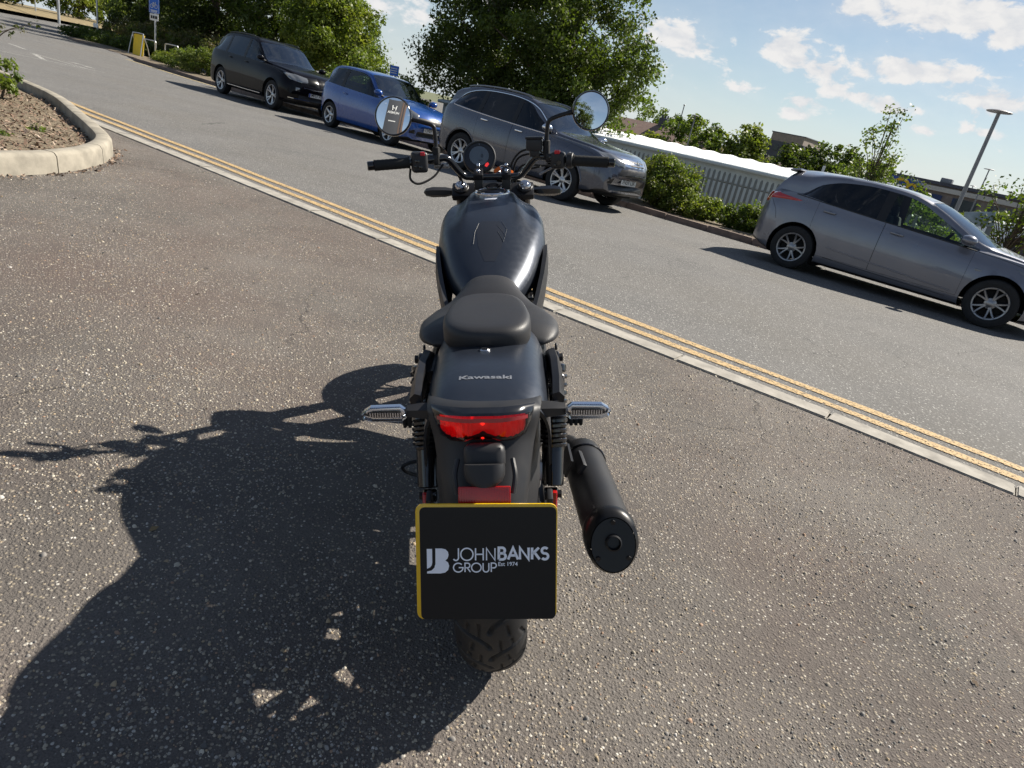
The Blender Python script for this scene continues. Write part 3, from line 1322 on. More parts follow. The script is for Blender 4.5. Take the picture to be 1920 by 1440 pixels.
        for k, cells in groups.items():
            if k[0] == 'win':
                idx = [w[0] for w in sp['windows']].index(k[1])
                g = glass_f if idx == len(sp['windows']) - 1 else glass_r
                for y in (1, -1):
                    patch(cells, y, 0, .004).obj('side_window', g, root, smooth=60)
            elif k[0] == 'door':
                for y in (1, -1):
                    d = patch(cells, y, .0035).obj('door', paint, root, smooth=38)
                    i1 = max(c[0] for c in cells) + 1
                    i0 = min(c[0] for c in cells)
                    hx = xs[i0] + (.10 if True else 0) + .09
                    hz = s.C['belt'](hx) - sp.get('handle_drop', .085)
                    hit = bvh.ray_cast(Vector((hx, 3 * y, hz)), Vector((0, -y, 0)))
                    if hit[0]:
                        mb = MB()
                        hy = hit[0].y
                        pts = [(hx - .085, hy + y * .004, hz + .004), (hx - .07, hy + y * .022, hz + .003), (hx, hy + y * .03, hz), (hx + .07, hy + y * .022, hz - .003), (hx + .085, hy + y * .004, hz - .004)]
                        mb.tube(catmull(pts, 3), .011, 8, ell=(1.25, .8))
                        mb.obj('handle', sp.get('handle_mat', paint), d)
                        mb = MB()
                        mb.ball((hx, hy - y * .002, hz - .004), (.06, .006, .022), 14, 8)
                        mb.obj('handle_recess', M_blk, d)
        for key, nm in (('screen', 'windscreen'), ('rear', 'rear_window')):
            cells = [c for c, k in part.items() if k[0] == key]
            mb = MB()
            for y in (1, -1):
                f = side(y)
                for (i, j) in cells:
                    q = [mb.bm.verts.new(f(G[a][b] - Vector((0, 0, .004)))) for a, b in ((i, j), (i + 1, j), (i + 1, j + 1), (i, j + 1))]
                    mb._f(q)
            mb.obj(nm, M_screen if key == 'screen' else glass_r, root, smooth=60)

        def surf(axis, u, w_, y=1):
            """point on the skin; axis 'side': (x,z) seen from the side; 'front'/'back': (y,z)"""
            if axis == 'side':
                h = bvh.ray_cast(Vector((u, 3 * y, w_)), Vector((0, -y, 0)))
            elif axis == 'front':
                h = bvh.ray_cast(Vector((s.L + 2, u * y, w_)), Vector((-1, 0, 0)))
            elif axis == 'top':
                h = bvh.ray_cast(Vector((u, w_ * y, 4)), Vector((0, 0, -1)))
            elif axis == 'fq':
                d = Vector((-.75, -.66 * y, 0))
                base = Vector((sp['L'] - .35, .45 * y, 0))
                tx = Vector((.66, -.75 * y, 0))
                h = bvh.ray_cast(base - d * 3 + tx * u + Vector((0, 0, w_)), d)
            elif axis == 'bq':
                d = Vector((.8, -.6 * y, 0))
                base = Vector((.3, .55 * y, 0))
                tx = Vector((.6, .8 * y, 0))
                h = bvh.ray_cast(base - d * 3 + tx * u + Vector((0, 0, w_)), d)
            else:
                h = bvh.ray_cast(Vector((-2, u * y, w_)), Vector((1, 0, 0)))
            if h[0] is None:
                return None, None
            dd = {'side': Vector((0, -y, 0)), 'front': Vector((-1, 0, 0)), 'top': Vector((0, 0, -1)), 'fq': Vector((-.75, -.66 * y, 0)), 'bq': Vector((.8, -.6 * y, 0))}.get(axis, Vector((1, 0, 0)))
            return h[0], (h[1] if h[1].dot(dd) < 0 else -h[1])

        def decal(nm, axis, poly, m, y=1, lift=.006, cuts=4, parent=root):
            tb = bmesh.new()
            tb.faces.new([tb.verts.new((p[0], p[1], 0)) for p in poly])
            bmesh.ops.triangulate(tb, faces=list(tb.faces))
            bmesh.ops.subdivide_edges(tb, edges=list(tb.edges), cuts=cuts, use_grid_fill=True)
            outer = {v for e in tb.edges if e.is_boundary for v in e.verts}
            bad = []
            for v in tb.verts:
                p, nn = surf(axis, v.co.x, v.co.y, y)
                if p is None:
                    bad.append(v)
                    continue
                v.co = p + nn * (lift if v not in outer else .0015)
            if bad:
                bmesh.ops.delete(tb, geom=bad, context='VERTS')
            mb = MB()
            mb._merge(tb)
            return mb.obj(nm, m, parent, smooth=50)
        s.decal, s.surf, s.root = decal, surf, root

        def line(nm, axis, pts, r, m, y=1, parent=root, n=5, lift=0.0):
            out = []
            for p in catmull([(p[0], p[1], 0) for p in pts], n):
                q, nn = surf(axis, p.x, p.y, y)
                if q is not None:
                    out.append(q + nn * lift)
            if len(out) > 1:
                mb = MB()
                mb.tube(out, r, 6)
                return mb.obj(nm, m, parent)
        s.line = line
        # wheels: tyre, rim, each on its own empty pivot mesh
        Rr, rimr, tw = sp['R'], sp['rim'], .21
        proto = None
        for cx in (sp['rear_axle'], sp['front_axle']):
            for y in (1, -1):
                Mw = Matrix.Translation((cx, y * (sp['track'] / 2), Rr)) @ (Matrix.Rotation(R_(-90), 4, 'X') if y > 0 else Matrix.Rotation(R_(90), 4, 'X'))
                if proto is None:
                    proto = make_wheel(Rr, rimr, tw, rim_style, root, Mw)
                else:
                    w = share(proto[0], 'wheel', root, Mw)
                    for c in proto[1]:
                        share(c, c.name.split('.')[0], w, c.matrix_local.copy())
                # liner
            mb = MB()
            for y in (1, -1):
                rows = []
                for k in range(15):
                    a = math.pi * k / 14
                    rr = sp['R'] + .058
                    rows.append([Vector((cx + rr * math.cos(a), y * q, zc + rr * math.sin(a))) for q in (.45, sp['W'] / 2 - .035)])
                mb.grid(rows)
                mb._f([mb.bm.verts.new((cx + (sp['R'] + .058) * math.cos(math.pi * k / 14), y * .46, zc + (sp['R'] + .058) * math.sin(math.pi * k / 14))) for k in range(15)])
            mb.obj('wheel_arch_liner', M_well, root)
        # floor pan keeps daylight out of the shell
        mb = MB()
        mb.box((s.L / 2, 0, .29), (s.L * .86, sp['W'] * .52, .05), bevel=.01)
        mb.obj('underbody', M_well, root)
        # cabin
        mb = MB()
        cx0 = sp['front_seat']
        for y in (.36, -.36):
            mb.box((cx0, y, .52), (.5, .46, .16), bevel=.05, seg=3)
            mb.box((cx0 - .27, y, .80), (.14, .44, .56), Matrix.Rotation(R_(-14), 3, 'Y'), bevel=.05, seg=3)
            mb.box((cx0 - .36, y, 1.14), (.09, .24, .17), Matrix.Rotation(R_(-10), 3, 'Y'), bevel=.035, seg=3)
        mb.obj('front_seats', M_seat, root)
        mb = MB()
        mb.box((cx0 - .95, 0, .52), (.5, 1.2, .16), bevel=.05, seg=3)
        mb.box((cx0 - 1.2, 0, .80), (.14, 1.2, .54), Matrix.Rotation(R_(-16), 3, 'Y'), bevel=.05, seg=3)
        mb.obj('rear_seat', M_seat, root)
        mb = MB()
        mb.box((cx0 + .78, 0, .80), (.42, 1.3, .22), bevel=.08, seg=3)
        mb.obj('dashboard', M_blk, root)
        mb = MB()
        ang = axis_matrix((cx0 + .46, -.36, .88), (-.85, 0, .5))
        mb.tube([ang @ Vector((.18 * math.cos(t), .18 * math.sin(t), 0)) for t in np.linspace(0, 6.283, 25)[:-1]], .014, 8, closed=True)
        mb.obj('steering_wheel', M_blk, root)
        # door mirrors
        mx, mz = sp['mirror']
        for y in (1, -1):
            h, nn = surf('side', mx, mz, y)
            if h is None:
                h = Vector((mx, sp['W'] / 2 * y * .9, mz))
            mb = MB()
            c = Vector((mx - .02, h.y + y * .15, mz + .06))
            rings = []
            for t, k in ((0, .35), (.03, .8), (.08, 1.0), (.14, .92), (.18, .6), (.195, .2)):
                rings.append([c + Vector((t - .06, y * .105 * k * math.cos(a) * (1 if math.cos(a) > 0 else .9), .07 * k * math.sin(a))) for a in np.linspace(0, 6.283, 17)[:-1]])
            mb.loft(rings)
            mo = mb.obj('door_mirror', sp.get('mirror_mat', paint), root, smooth=50)
            mb = MB()
            mb.tube([(mx, h.y - y * .01, mz), (mx, h.y + y * .05, mz + .012), (mx - .01, h.y + y * .10, mz + .035)], [.03, .022, .022], 8)
            mb.obj('mirror_arm', M_blk, mo)
        # plate
        if 'plate' in sp:
            txt, pz, blue = sp['plate']
            h, nn = surf('front', 0, pz)
            if h is not None:
                px = h.x + .022
                mb = MB()
                mb.box((px, 0, pz), (.012, .52, .111), bevel=.004)
                po = mb.obj('number_plate', M_plate_w, root)
                Mt = Matrix(((0, 0, 1, px + .0065), (1, 0, 0, .0 if not blue else .02), (0, 1, 0, pz), (0, 0, 0, 1)))
                text_obj('plate_lettering', txt, Mt, M_letter, po, .105, .0012, .0006, width=.44 if not blue else .41)
                if blue:
                    mb = MB()
                    mb.box((px + .003, -.237, pz), (.009, .044, .108))
                    mb.obj('plate_band', M_plate_b, po)
        return root


def make_wheel(Rr, rimr, tw, style, root, Mw):
    """tyre is the wheel's own mesh (axis = local Z, outer face +Z); rim, spokes and hub are its parts"""
    h = tw / 2
    mb = MB()
    mb.lathe([(rimr - .01, -h * .8), (rimr + .01, -h * .95), (Rr - .05, -h), (Rr - .012, -h * .85), (Rr, -h * .55), (Rr, h * .55), (Rr - .012, h * .85), (Rr - .05, h),
              (rimr + .012, h * .95), (rimr - .004, h * .82)], 48)
    t = mb.obj('wheel', M_rub, root, smooth=40)
    t.matrix_local = Mw
    m = M_alloy if style['m'] == 'light' else M_alloy_dk
    ch = []
    mb = MB()
    mb.lathe([(rimr, h * .84), (rimr - .006, h * .88), (rimr - .022, h * .84), (rimr - .03, h * .6), (rimr - .035, -h * .7)], 48)
    ch.append(mb.obj('rim', m, t, smooth=40))
    mb = MB()
    n, w0, w1, pair = style['n'], style['w0'], style['w1'], style.get('pair', 0)
    for k in range(n):
        for q in ((-1, 1) if pair else (0,)):
            a0 = 2 * math.pi * k / n + q * pair * .35
            a1 = 2 * math.pi * k / n + q * pair
            r0, r1 = .05, rimr - .012
            rings = []
            for tt in (0, .25, .5, .75, 1):
                r = r0 + (r1 - r0) * tt
                a = a0 + (a1 - a0) * tt
                w = w0 + (w1 - w0) * tt
                z = h * (.50 + .34 * tt) - .010 * math.sin(tt * 3.14)
                c = Vector((r * math.cos(a), r * math.sin(a), z))
                tn = Vector((-math.sin(a), math.cos(a), 0))
                rings.append([c - tn * w / 2 + Vector((0, 0, -.03)), c - tn * w / 2, c - tn * w * .28 + Vector((0, 0, .008)), c + tn * w * .28 + Vector((0, 0, .008)), c + tn * w / 2, c + tn * w / 2 + Vector((0, 0, -.03))])
            mb.loft(rings)
    ch.append(mb.obj('spokes', m, t, smooth=30))
    mb = MB()
    mb.lathe([(0, h * .62), (.03, h * .62), (.036, h * .58), (.07, h * .52), (.075, h * .3), (.075, -.02)], 24)
    ch.append(mb.obj('hub', m, t, smooth=40))
    mb = MB()
    mb.lathe([(0, h * .02), (rimr - .04, h * .02), (rimr - .04, -h * .6)], 32)
    ch.append(mb.obj('brake_disc', M_well, t, smooth=40))
    return t, ch


def car_matrix(a_rear, l_near, heading_off, spec):
    """a_rear, l_near: rear wheel on the side towards the forecourt"""
    hd = KA + R_(heading_off)
    f = Vector((math.cos(hd), math.sin(hd), 0))
    lft = Vector((-f.y, f.x, 0))
    p = RG(a_rear, l_near)
    c = p + lft * (spec['track'] / 2 + .09) - f * spec['rear_axle']
    za = gz(*to_road(*(p.xy)))
    q = p + f * (spec['front_axle'] - spec['rear_axle'])
    zb_ = gz(*to_road(*(q.xy)))
    sl = math.atan2(zb_ - za, spec['front_axle'] - spec['rear_axle'])
    roll = math.atan(S_FALL)
    M = Matrix.Translation((c.x, c.y, 0)) @ Matrix.Rotation(hd, 4, 'Z') @ Matrix.Rotation(-sl, 4, 'Y') @ Matrix.Rotation(roll, 4, 'X')
    # drop so that the near rear tyre touches
    w = M @ Vector((spec['rear_axle'], -(spec['track'] / 2 + .09), 0))
    M.translation.z += p.z - w.z
    return M


# --- grey hatchback -----------------------------------------------------------
M_p1 = car_paint('grey_hatchback_paint', (.165, .170, .20), .5, .33)
hatch = dict(L=4.30, W=1.78, R=.315, rim=.215, rear_axle=.82, front_axle=3.47, track=1.56, nose=.34, tail=.26, front_seat=2.15, mirror=(2.93, .945),
             windows=[(.62, 1.78), (1.90, 3.10)], doors=[(.98, 1.92), (1.92, 3.06)], screen=(2.42, 3.32), rear_screen=(.16, .40), handle_drop=.11,
             curves=dict(
                 ztop=[(0, .58), (.03, .80), (.09, 1.0), (.17, 1.12), (.30, 1.33), (.38, 1.415), (.8, 1.470), (1.4, 1.488), (1.9, 1.475), (2.42, 1.395), (2.85, 1.225), (3.32, 1.015), (3.6, .955), (3.85, .90), (4.08, .84), (4.2, .77), (4.26, .69), (4.30, .58)],
                 zbot=[(0, .30), (.3, .22), (.6, .17), (3.7, .17), (4.1, .19), (4.30, .24)],
                 wmid=[(0, .70), (.1, .80), (.35, .865), (.8, .89), (2, .885), (3.4, .89), (3.9, .87), (4.15, .82), (4.30, .70)],
                 wbelt=[(0, .66), (.1, .74), (.35, .79), (.8, .825), (2, .82), (3.1, .80), (3.6, .78), (4.0, .75), (4.2, .69), (4.30, .58)],
                 wtop=[(0, .55), (.1, .60), (.3, .60), (.7, .625), (1.4, .635), (2.3, .645), (2.8, .70), (3.25, .755), (3.55, .72), (4.0, .66), (4.30, .50)],
                 belt=[(0, .5), (.05, .75), (.2, .98), (.62, 1.075), (1.2, 1.03), (1.9, .985), (2.6, .94), (3.1, .905), (3.6, .88), (4.0, .81), (4.2, .71), (4.30, .50)],
                 wtopz=[(0, .52), (.1, .9), (.3, 1.09), (.62, 1.085), (.9, 1.27), (1.2, 1.36), (1.6, 1.392), (1.9, 1.38), (2.3, 1.315), (2.7, 1.165), (3.10, .940), (3.3, .92), (3.6, .895), (4.0, .825), (4.2, .725), (4.30, .52)]))
car = Car(hatch)
hb = car.build('parked_car', 'grey five-door hatchback with grey twin-spoke alloy wheels at the end of the row', car_matrix(-1.47, 6.80, 1.0, hatch), None, M_p1, M_glass, M_tint,
               dict(n=5, w0=.032, w1=.026, pair=.26, m='dark'))
for y in (1, -1):
    car.decal('tail_light', 'bq', [(-.22, .89), (-.06, .87), (.14, .935), (.48, .975), (.50, .995), (.16, 1.04), (-.14, 1.035)], M_redlens, y, .014, 5)
    car.decal('headlight', 'side', [(3.55, .80), (3.80, .80), (4.08, .71), (4.05, .63), (3.85, .66)], M_lamp, y, .008)
    car.line('body_crease', 'side', [(1.30, .445), (1.6, .425), (2.4, .375), (2.98, .34)], .010, M_p1, y, lift=.001)
    car.line('sill_seam', 'side', [(1.30, .297), (2.0, .275), (2.95, .258)], .0035, M_blk, y)
    car.decal('side_repeater', 'side', [(3.12, .685), (3.17, .70), (3.24, .69), (3.20, .67), (3.15, .67)], M_lamp, y, .005, 2)
    car.line('bumper_seam', 'side', [(.46, .66), (.40, .80), (.28, .93)], .003, M_blk, y)
    car.line('bonnet_seam', 'side', [(3.10, .895), (3.5, .86), (3.85, .79)], .003, M_blk, y)
    car.line('window_seal', 'side', [(.63, 1.068), (1.2, 1.024), (1.9, .978), (2.6, .933), (3.08, .902)], .007, M_blk, y, lift=.002)
car.decal('grille', 'front', [(-.45, .38), (.45, .38), (.5, .55), (-.5, .55)], M_blk, 1, .008)
mb = MB()
mb.box((.40, 0, 1.398), (.16, 1.06, .03), Matrix.Rotation(R_(-14), 3, 'Y'), bevel=.012)
mb.obj('roof_spoiler', M_p1, hb)

# --- dark grey sport utility ----------------------------------------------------
M_p2 = car_paint('dark_grey_suv_paint', (.080, .085, .108), .55, .28)
suv = dict(L=4.56, W=1.82, R=.355, rim=.235, rear_axle=.92, front_axle=3.54, track=1.58, nose=.36, tail=.20, front_seat=2.45, mirror=(3.0, 1.10),
           windows=[(.52, 1.18), (1.28, 2.08), (2.18, 3.02)], doors=[(1.24, 2.14), (2.14, 3.10)], screen=(2.55, 3.28), rear_screen=(.14, .32), handle_mat=M_chrome, mirror_mat=M_chrome,
           handle_drop=.10, plate=('FN59 LSK', .56, False),
           curves=dict(
               ztop=[(0, .66), (.03, .95), (.08, 1.15), (.16, 1.32), (.28, 1.52), (.42, 1.60), (.9, 1.655), (1.6, 1.675), (2.1, 1.66), (2.55, 1.585), (2.9, 1.40), (3.28, 1.18), (3.6, 1.12), (4.05, 1.06), (4.32, 1.0), (4.44, .93), (4.52, .84), (4.56, .70)],
               zbot=[(0, .42), (.3, .30), (.6, .25), (3.7, .25), (4.2, .28), (4.56, .36)],
               wmid=[(0, .76), (.12, .84), (.4, .89), (.9, .91), (2, .905), (3.5, .91), (4.0, .89), (4.35, .86), (4.48, .81), (4.56, .72)],
               wbelt=[(0, .72), (.12, .79), (.4, .83), (.9, .85), (2, .845), (3.2, .83), (3.7, .815), (4.2, .785), (4.45, .71), (4.56, .6)],
               wtop=[(0, .62), (.12, .66), (.35, .655), (.8, .67), (1.6, .68), (2.4, .68), (2.9, .74), (3.28, .785), (3.7, .75), (4.2, .69), (4.56, .52)],
               belt=[(0, .6), (.06, .95), (.2, 1.13), (.52, 1.20), (1.2, 1.15), (2.1, 1.10), (3.0, 1.06), (3.28, 1.05), (3.7, 1.02), (4.1, .985), (4.35, .915), (4.5, .80), (4.56, .62)],
               wtopz=[(0, .62), (.1, 1.1), (.3, 1.30), (.52, 1.36), (.75, 1.47), (1.1, 1.545), (1.6, 1.57), (2.1, 1.55), (2.5, 1.46), (2.8, 1.27), (3.02, 1.09), (3.3, 1.065), (3.7, 1.035), (4.1, 1.0), (4.35, .93), (4.5, .815), (4.56, .64)]))
car = Car(suv)
cv = car.build('parked_car', 'dark grey sport utility car with chrome window line parked behind the handlebars', car_matrix(-8.25, 6.52, -1.1, suv), None, M_p2, M_tint, M_tint,
               dict(n=7, w0=.030, w1=.034, pair=.12, m='light'))
for y in (1, -1):
    car.decal('tail_light', 'bq', [(-.26, 1.02), (-.05, 1.02), (-.12, 1.22), (-.22, 1.50), (-.32, 1.50), (-.27, 1.2)], M_redlens, y, .015)
    car.line('chrome_window_strip', 'side', [(.50, 1.23), (.54, 1.37), (.75, 1.48), (1.1, 1.556), (1.6, 1.58), (2.1, 1.56), (2.5, 1.47), (2.8, 1.28), (3.03, 1.08)], .009, M_chrome, y, lift=.004)
    car.line('chrome_belt_strip', 'side', [(.50, 1.21), (.6, 1.185), (1.2, 1.138), (2.1, 1.088), (3.03, 1.05)], .009, M_chrome, y, lift=.004)
    car.decal('headlight', 'fq', [(-.32, .98), (-.05, .985), (.22, .93), (.24, .80), (.12, .80), (-.1, .88)], M_lamp, y, .012)
    car.decal('fog_lamp', 'fq', [(-.05, .50), (.06, .50), (.08, .60), (-.05, .61)], M_blk, y, .004, 2)
    car.line('arch_lip', 'side', [(.92 + .43 * math.cos(t), .355 + .43 * math.sin(t)) for t in np.linspace(.15, 3.0, 12)], .014, M_p2, y, n=2)
    car.line('arch_lip', 'side', [(3.54 + .43 * math.cos(t), .355 + .43 * math.sin(t)) for t in np.linspace(.15, 3.0, 12)], .014, M_p2, y, n=2)
    car.line('roof_rail', 'top', [(.62, .585), (1.1, .60), (1.7, .605), (2.3, .60)], .014, M_p2, y, lift=.022)
    car.line('bonnet_seam', 'side', [(3.15, 1.03), (3.6, .99), (4.05, .91)], .003, M_blk, y)
car.decal('grille', 'front', [(-.42, .83), (.42, .83), (.47, .985), (-.47, .985)], M_chrome, 1, .012)
car.decal('grille_mesh', 'front', [(-.38, .895), (.38, .895), (.40, .93), (-.40, .93)], M_blk, 1, .017, 3)
car.decal('grille_mesh', 'front', [(-.36, .845), (.36, .845), (.37, .875), (-.37, .875)], M_blk, 1, .017, 3)
car.decal('lower_grille', 'front', [(-.50, .66), (.50, .66), (.42, .80), (-.42, .80)], M_blk, 1, .010)
car.decal('bumper_lip', 'front', [(-.6, .39), (.6, .39), (.6, .49), (-.6, .49)], M_blk, 1, .01)
h_, n_ = car.surf('front', 0, .905)
mb = MB()
for yy in (-1, 1):
    mb.box((h_.x + .028, yy * .038, .91), (.012, .018, .12), Matrix.Rotation(R_(yy * -8), 3, 'X'), bevel=.004)
mb.box((h_.x + .028, 0, .905), (.011, .06, .018), bevel=.004)
mb.obj('badge', M_chrome, cv)

# --- blue small hatchback --------------------------------------------------------
M_p3 = car_paint('blue_hatchback_paint', (.008, .062, .27), .2, .28)
mini = dict(L=3.70, W=1.69, R=.30, rim=.20, rear_axle=.66, front_axle=3.03, track=1.46, nose=.30, tail=.18, front_seat=1.95, mirror=(2.52, 1.0),
            windows=[(.38, .98), (1.10, 2.46)], doors=[(1.06, 2.56)], screen=(1.98, 2.62), rear_screen=(.10, .24), handle_drop=.12, plate=('LV07 OHK', .50, False),
            curves=dict(
                ztop=[(0, .62), (.03, .92), (.08, 1.12), (.16, 1.32), (.26, 1.45), (.5, 1.49), (1.0, 1.51), (1.5, 1.50), (1.98, 1.45), (2.3, 1.25), (2.62, 1.05), (2.9, 1.0), (3.25, .94), (3.48, .87), (3.6, .78), (3.66, .70), (3.70, .58)],
                zbot=[(0, .30), (.3, .22), (.6, .19), (3.0, .19), (3.4, .20), (3.70, .26)],
                wmid=[(0, .70), (.12, .79), (.4, .83), (.8, .845), (1.8, .84), (3.0, .845), (3.35, .82), (3.55, .78), (3.70, .66)],
                wbelt=[(0, .66), (.12, .74), (.4, .77), (.8, .785), (1.8, .785), (2.6, .77), (3.0, .75), (3.4, .71), (3.60, .64), (3.70, .54)],
                wtop=[(0, .58), (.12, .61), (.3, .61), (.8, .625), (1.5, .63), (2.0, .635), (2.3, .68), (2.62, .725), (3.0, .69), (3.4, .63), (3.70, .46)],
                belt=[(0, .55), (.05, .88), (.15, 1.0), (.4, 1.03), (1.0, 1.0), (1.8, .965), (2.5, .935), (2.9, .91), (3.3, .855), (3.55, .745), (3.70, .50)],
                wtopz=[(0, .57), (.1, 1.0), (.25, 1.15), (.38, 1.28), (.6, 1.395), (1.0, 1.42), (1.5, 1.41), (1.95, 1.345), (2.2, 1.15), (2.46, .955), (2.9, .925), (3.3, .87), (3.55, .76), (3.70, .52)]))
car = Car(mini)
sw = car.build('parked_car', 'bright blue three-door hatchback seen behind the round mirror', car_matrix(-13.31, 7.06, -3.0, mini), None, M_p3, M_glass, M_glass,
               dict(n=5, w0=.07, w1=.06, m='light'))
for y in (1, -1):
    car.decal('tail_light', 'bq', [(-.22, .95), (-.06, .93), (-.06, 1.12), (-.2, 1.16)], M_redlens, y, .012)
    car.decal('headlight', 'fq', [(-.34, .86), (-.12, .90), (.16, .80), (.18, .66), (.0, .66), (-.2, .74)], M_lamp, y, .012)
    car.decal('fog_lamp', 'fq', [(.0, .38), (.12, .38), (.12, .46), (.0, .47)], M_blk, y, .004, 2)
    car.line('bonnet_seam', 'side', [(2.6, .93), (3.0, .87), (3.3, .78)], .003, M_blk, y)
car.decal('grille', 'front', [(-.38, .62), (.38, .62), (.42, .74), (-.42, .74)], M_blk, 1, .01)
car.decal('lower_grille', 'front', [(-.42, .33), (.42, .33), (.36, .44), (-.36, .44)], M_blk, 1, .01)

# --- black sport utility -----------------------------------------------------------
M_p4 = mat('black_suv_paint', (.005, .0045, .006), .3, spec=.05, coat=.32, coat_rough=.04)
big = dict(L=4.85, W=1.93, R=.37, rim=.26, rear_axle=1.02, front_axle=3.95, track=1.66, nose=.34, tail=.22, front_seat=2.65, mirror=(3.30, 1.16),
           windows=[(.55, 1.16), (1.26, 2.22), (2.34, 3.28)], doors=[(1.36, 2.30), (2.30, 3.36)], screen=(2.80, 3.55), rear_screen=(.15, .36), handle_drop=.10, plate=('MF57 XVN', .58, True),
           curves=dict(
               ztop=[(0, .70), (.03, .98), (.08, 1.16), (.16, 1.34), (.34, 1.62), (.6, 1.69), (1.2, 1.745), (1.8, 1.76), (2.4, 1.735), (2.80, 1.66), (3.15, 1.45), (3.55, 1.22), (3.9, 1.17), (4.35, 1.11), (4.62, 1.04), (4.74, .96), (4.81, .86), (4.85, .72)],
               zbot=[(0, .42), (.3, .30), (.6, .25), (4.0, .25), (4.5, .28), (4.85, .36)],
               wmid=[(0, .80), (.12, .88), (.4, .94), (1.0, .965), (2.2, .955), (3.9, .965), (4.3, .945), (4.65, .90), (4.78, .85), (4.85, .76)],
               wbelt=[(0, .75), (.12, .82), (.4, .87), (1.0, .89), (2.2, .885), (3.5, .87), (4.0, .85), (4.5, .815), (4.75, .73), (4.85, .62)],
               wtop=[(0, .64), (.12, .67), (.35, .67), (.9, .69), (1.8, .70), (2.6, .70), (3.1, .76), (3.55, .815), (4.0, .78), (4.5, .71), (4.85, .54)],
               belt=[(0, .62), (.06, 1.0), (.2, 1.14), (.55, 1.19), (1.2, 1.17), (2.3, 1.14), (3.3, 1.11), (3.55, 1.09), (4.0, 1.06), (4.4, 1.02), (4.65, .94), (4.8, .82), (4.85, .64)],
               wtopz=[(0, .64), (.1, 1.1), (.3, 1.3), (.55, 1.42), (.8, 1.58), (1.2, 1.64), (1.8, 1.655), (2.4, 1.63), (2.75, 1.53), (3.05, 1.33), (3.28, 1.14), (3.6, 1.105), (4.0, 1.075), (4.4, 1.035), (4.65, .955), (4.8, .835), (4.85, .66)]))
car = Car(big)
bx = car.build('parked_car', 'large black sport utility car with silver star wheels at the far end of the row', car_matrix(-18.89, 7.28, -3.4, big), None, M_p4, M_glass, M_tint,
               dict(n=5, w0=.036, w1=.045, pair=.20, m='light'))
M_kid = mat('grille_black', (.006, .006, .006), .3)
for y in (1, -1):
    car.decal('headlight', 'fq', [(-.40, 1.00), (-.1, 1.01), (.26, .96), (.28, .85), (.1, .83), (-.2, .87)], M_lamp, y, .012)
    car.decal('tail_light', 'bq', [(-.22, .98), (-.02, .98), (-.04, 1.12), (-.2, 1.14)], M_redlens, y, .012)
    car.decal('kidney_grille', 'front', [(.03, .80), (.36, .80), (.40, .98), (.05, 1.0)], M_kid, y, .02, 3)
    car.line('sill_strip', 'side', [(1.5, .33), (2.4, .325), (3.4, .33)], .012, M_chrome, y, lift=.004)
    car.decal('fog_lamp', 'fq', [(-.02, .62), (.08, .62), (.08, .70), (-.02, .70)], M_lamp, y, .004, 2)
    car.line('bumper_strip', 'fq', [(-.2, .42), (.0, .42), (.3, .42)], .012, M_chrome, y, lift=.004)
    car.line('roof_rail', 'top', [(.80, .60), (1.3, .615), (1.9, .62), (2.55, .61)], .015, M_blk, y, lift=.024)
    car.line('bonnet_seam', 'side', [(3.4, 1.09), (3.9, 1.04), (4.35, .95)], .003, M_blk, y)
car.decal('bumper_strip', 'front', [(-.45, .70), (.45, .70), (.45, .73), (-.45, .73)], M_chrome, 1, .012, 3)
car.decal('lower_grille', 'front', [(-.55, .40), (.55, .40), (.5, .52), (-.5, .52)], M_blk, 1, .012)

# ------------------------------------------------------------------ vegetation
M_bark = mat('bark', (.11, .085, .065), .9, var=(6, .4, 8), bump=(25, .9, .03))
PAL_DARK = [(0.0521, 0.0752, 0.016), (0.0729, 0.1025, 0.0205), (0.0955, 0.1257, 0.0251), (0.0382, 0.0547, 0.0137)]
PAL_MID = [(0.096, 0.1407, 0.024), (0.1279, 0.1742, 0.0306), (0.1599, 0.2009, 0.0383), (0.064, 0.1005, 0.0197)]
PAL_LIGHT = [(0.1452, 0.1888, 0.0314), (0.1911, 0.2328, 0.0418), (0.2293, 0.2517, 0.0522), (0.107, 0.1448, 0.0261)]
PAL_YEL = [(.16, .17, .05), (.13, .15, .045), (.10, .12, .035), (.19, .16, .07)]
PAL_BRN = [(.10, .095, .045), (.13, .11, .055), (.075, .085, .03), (.15, .12, .06)]


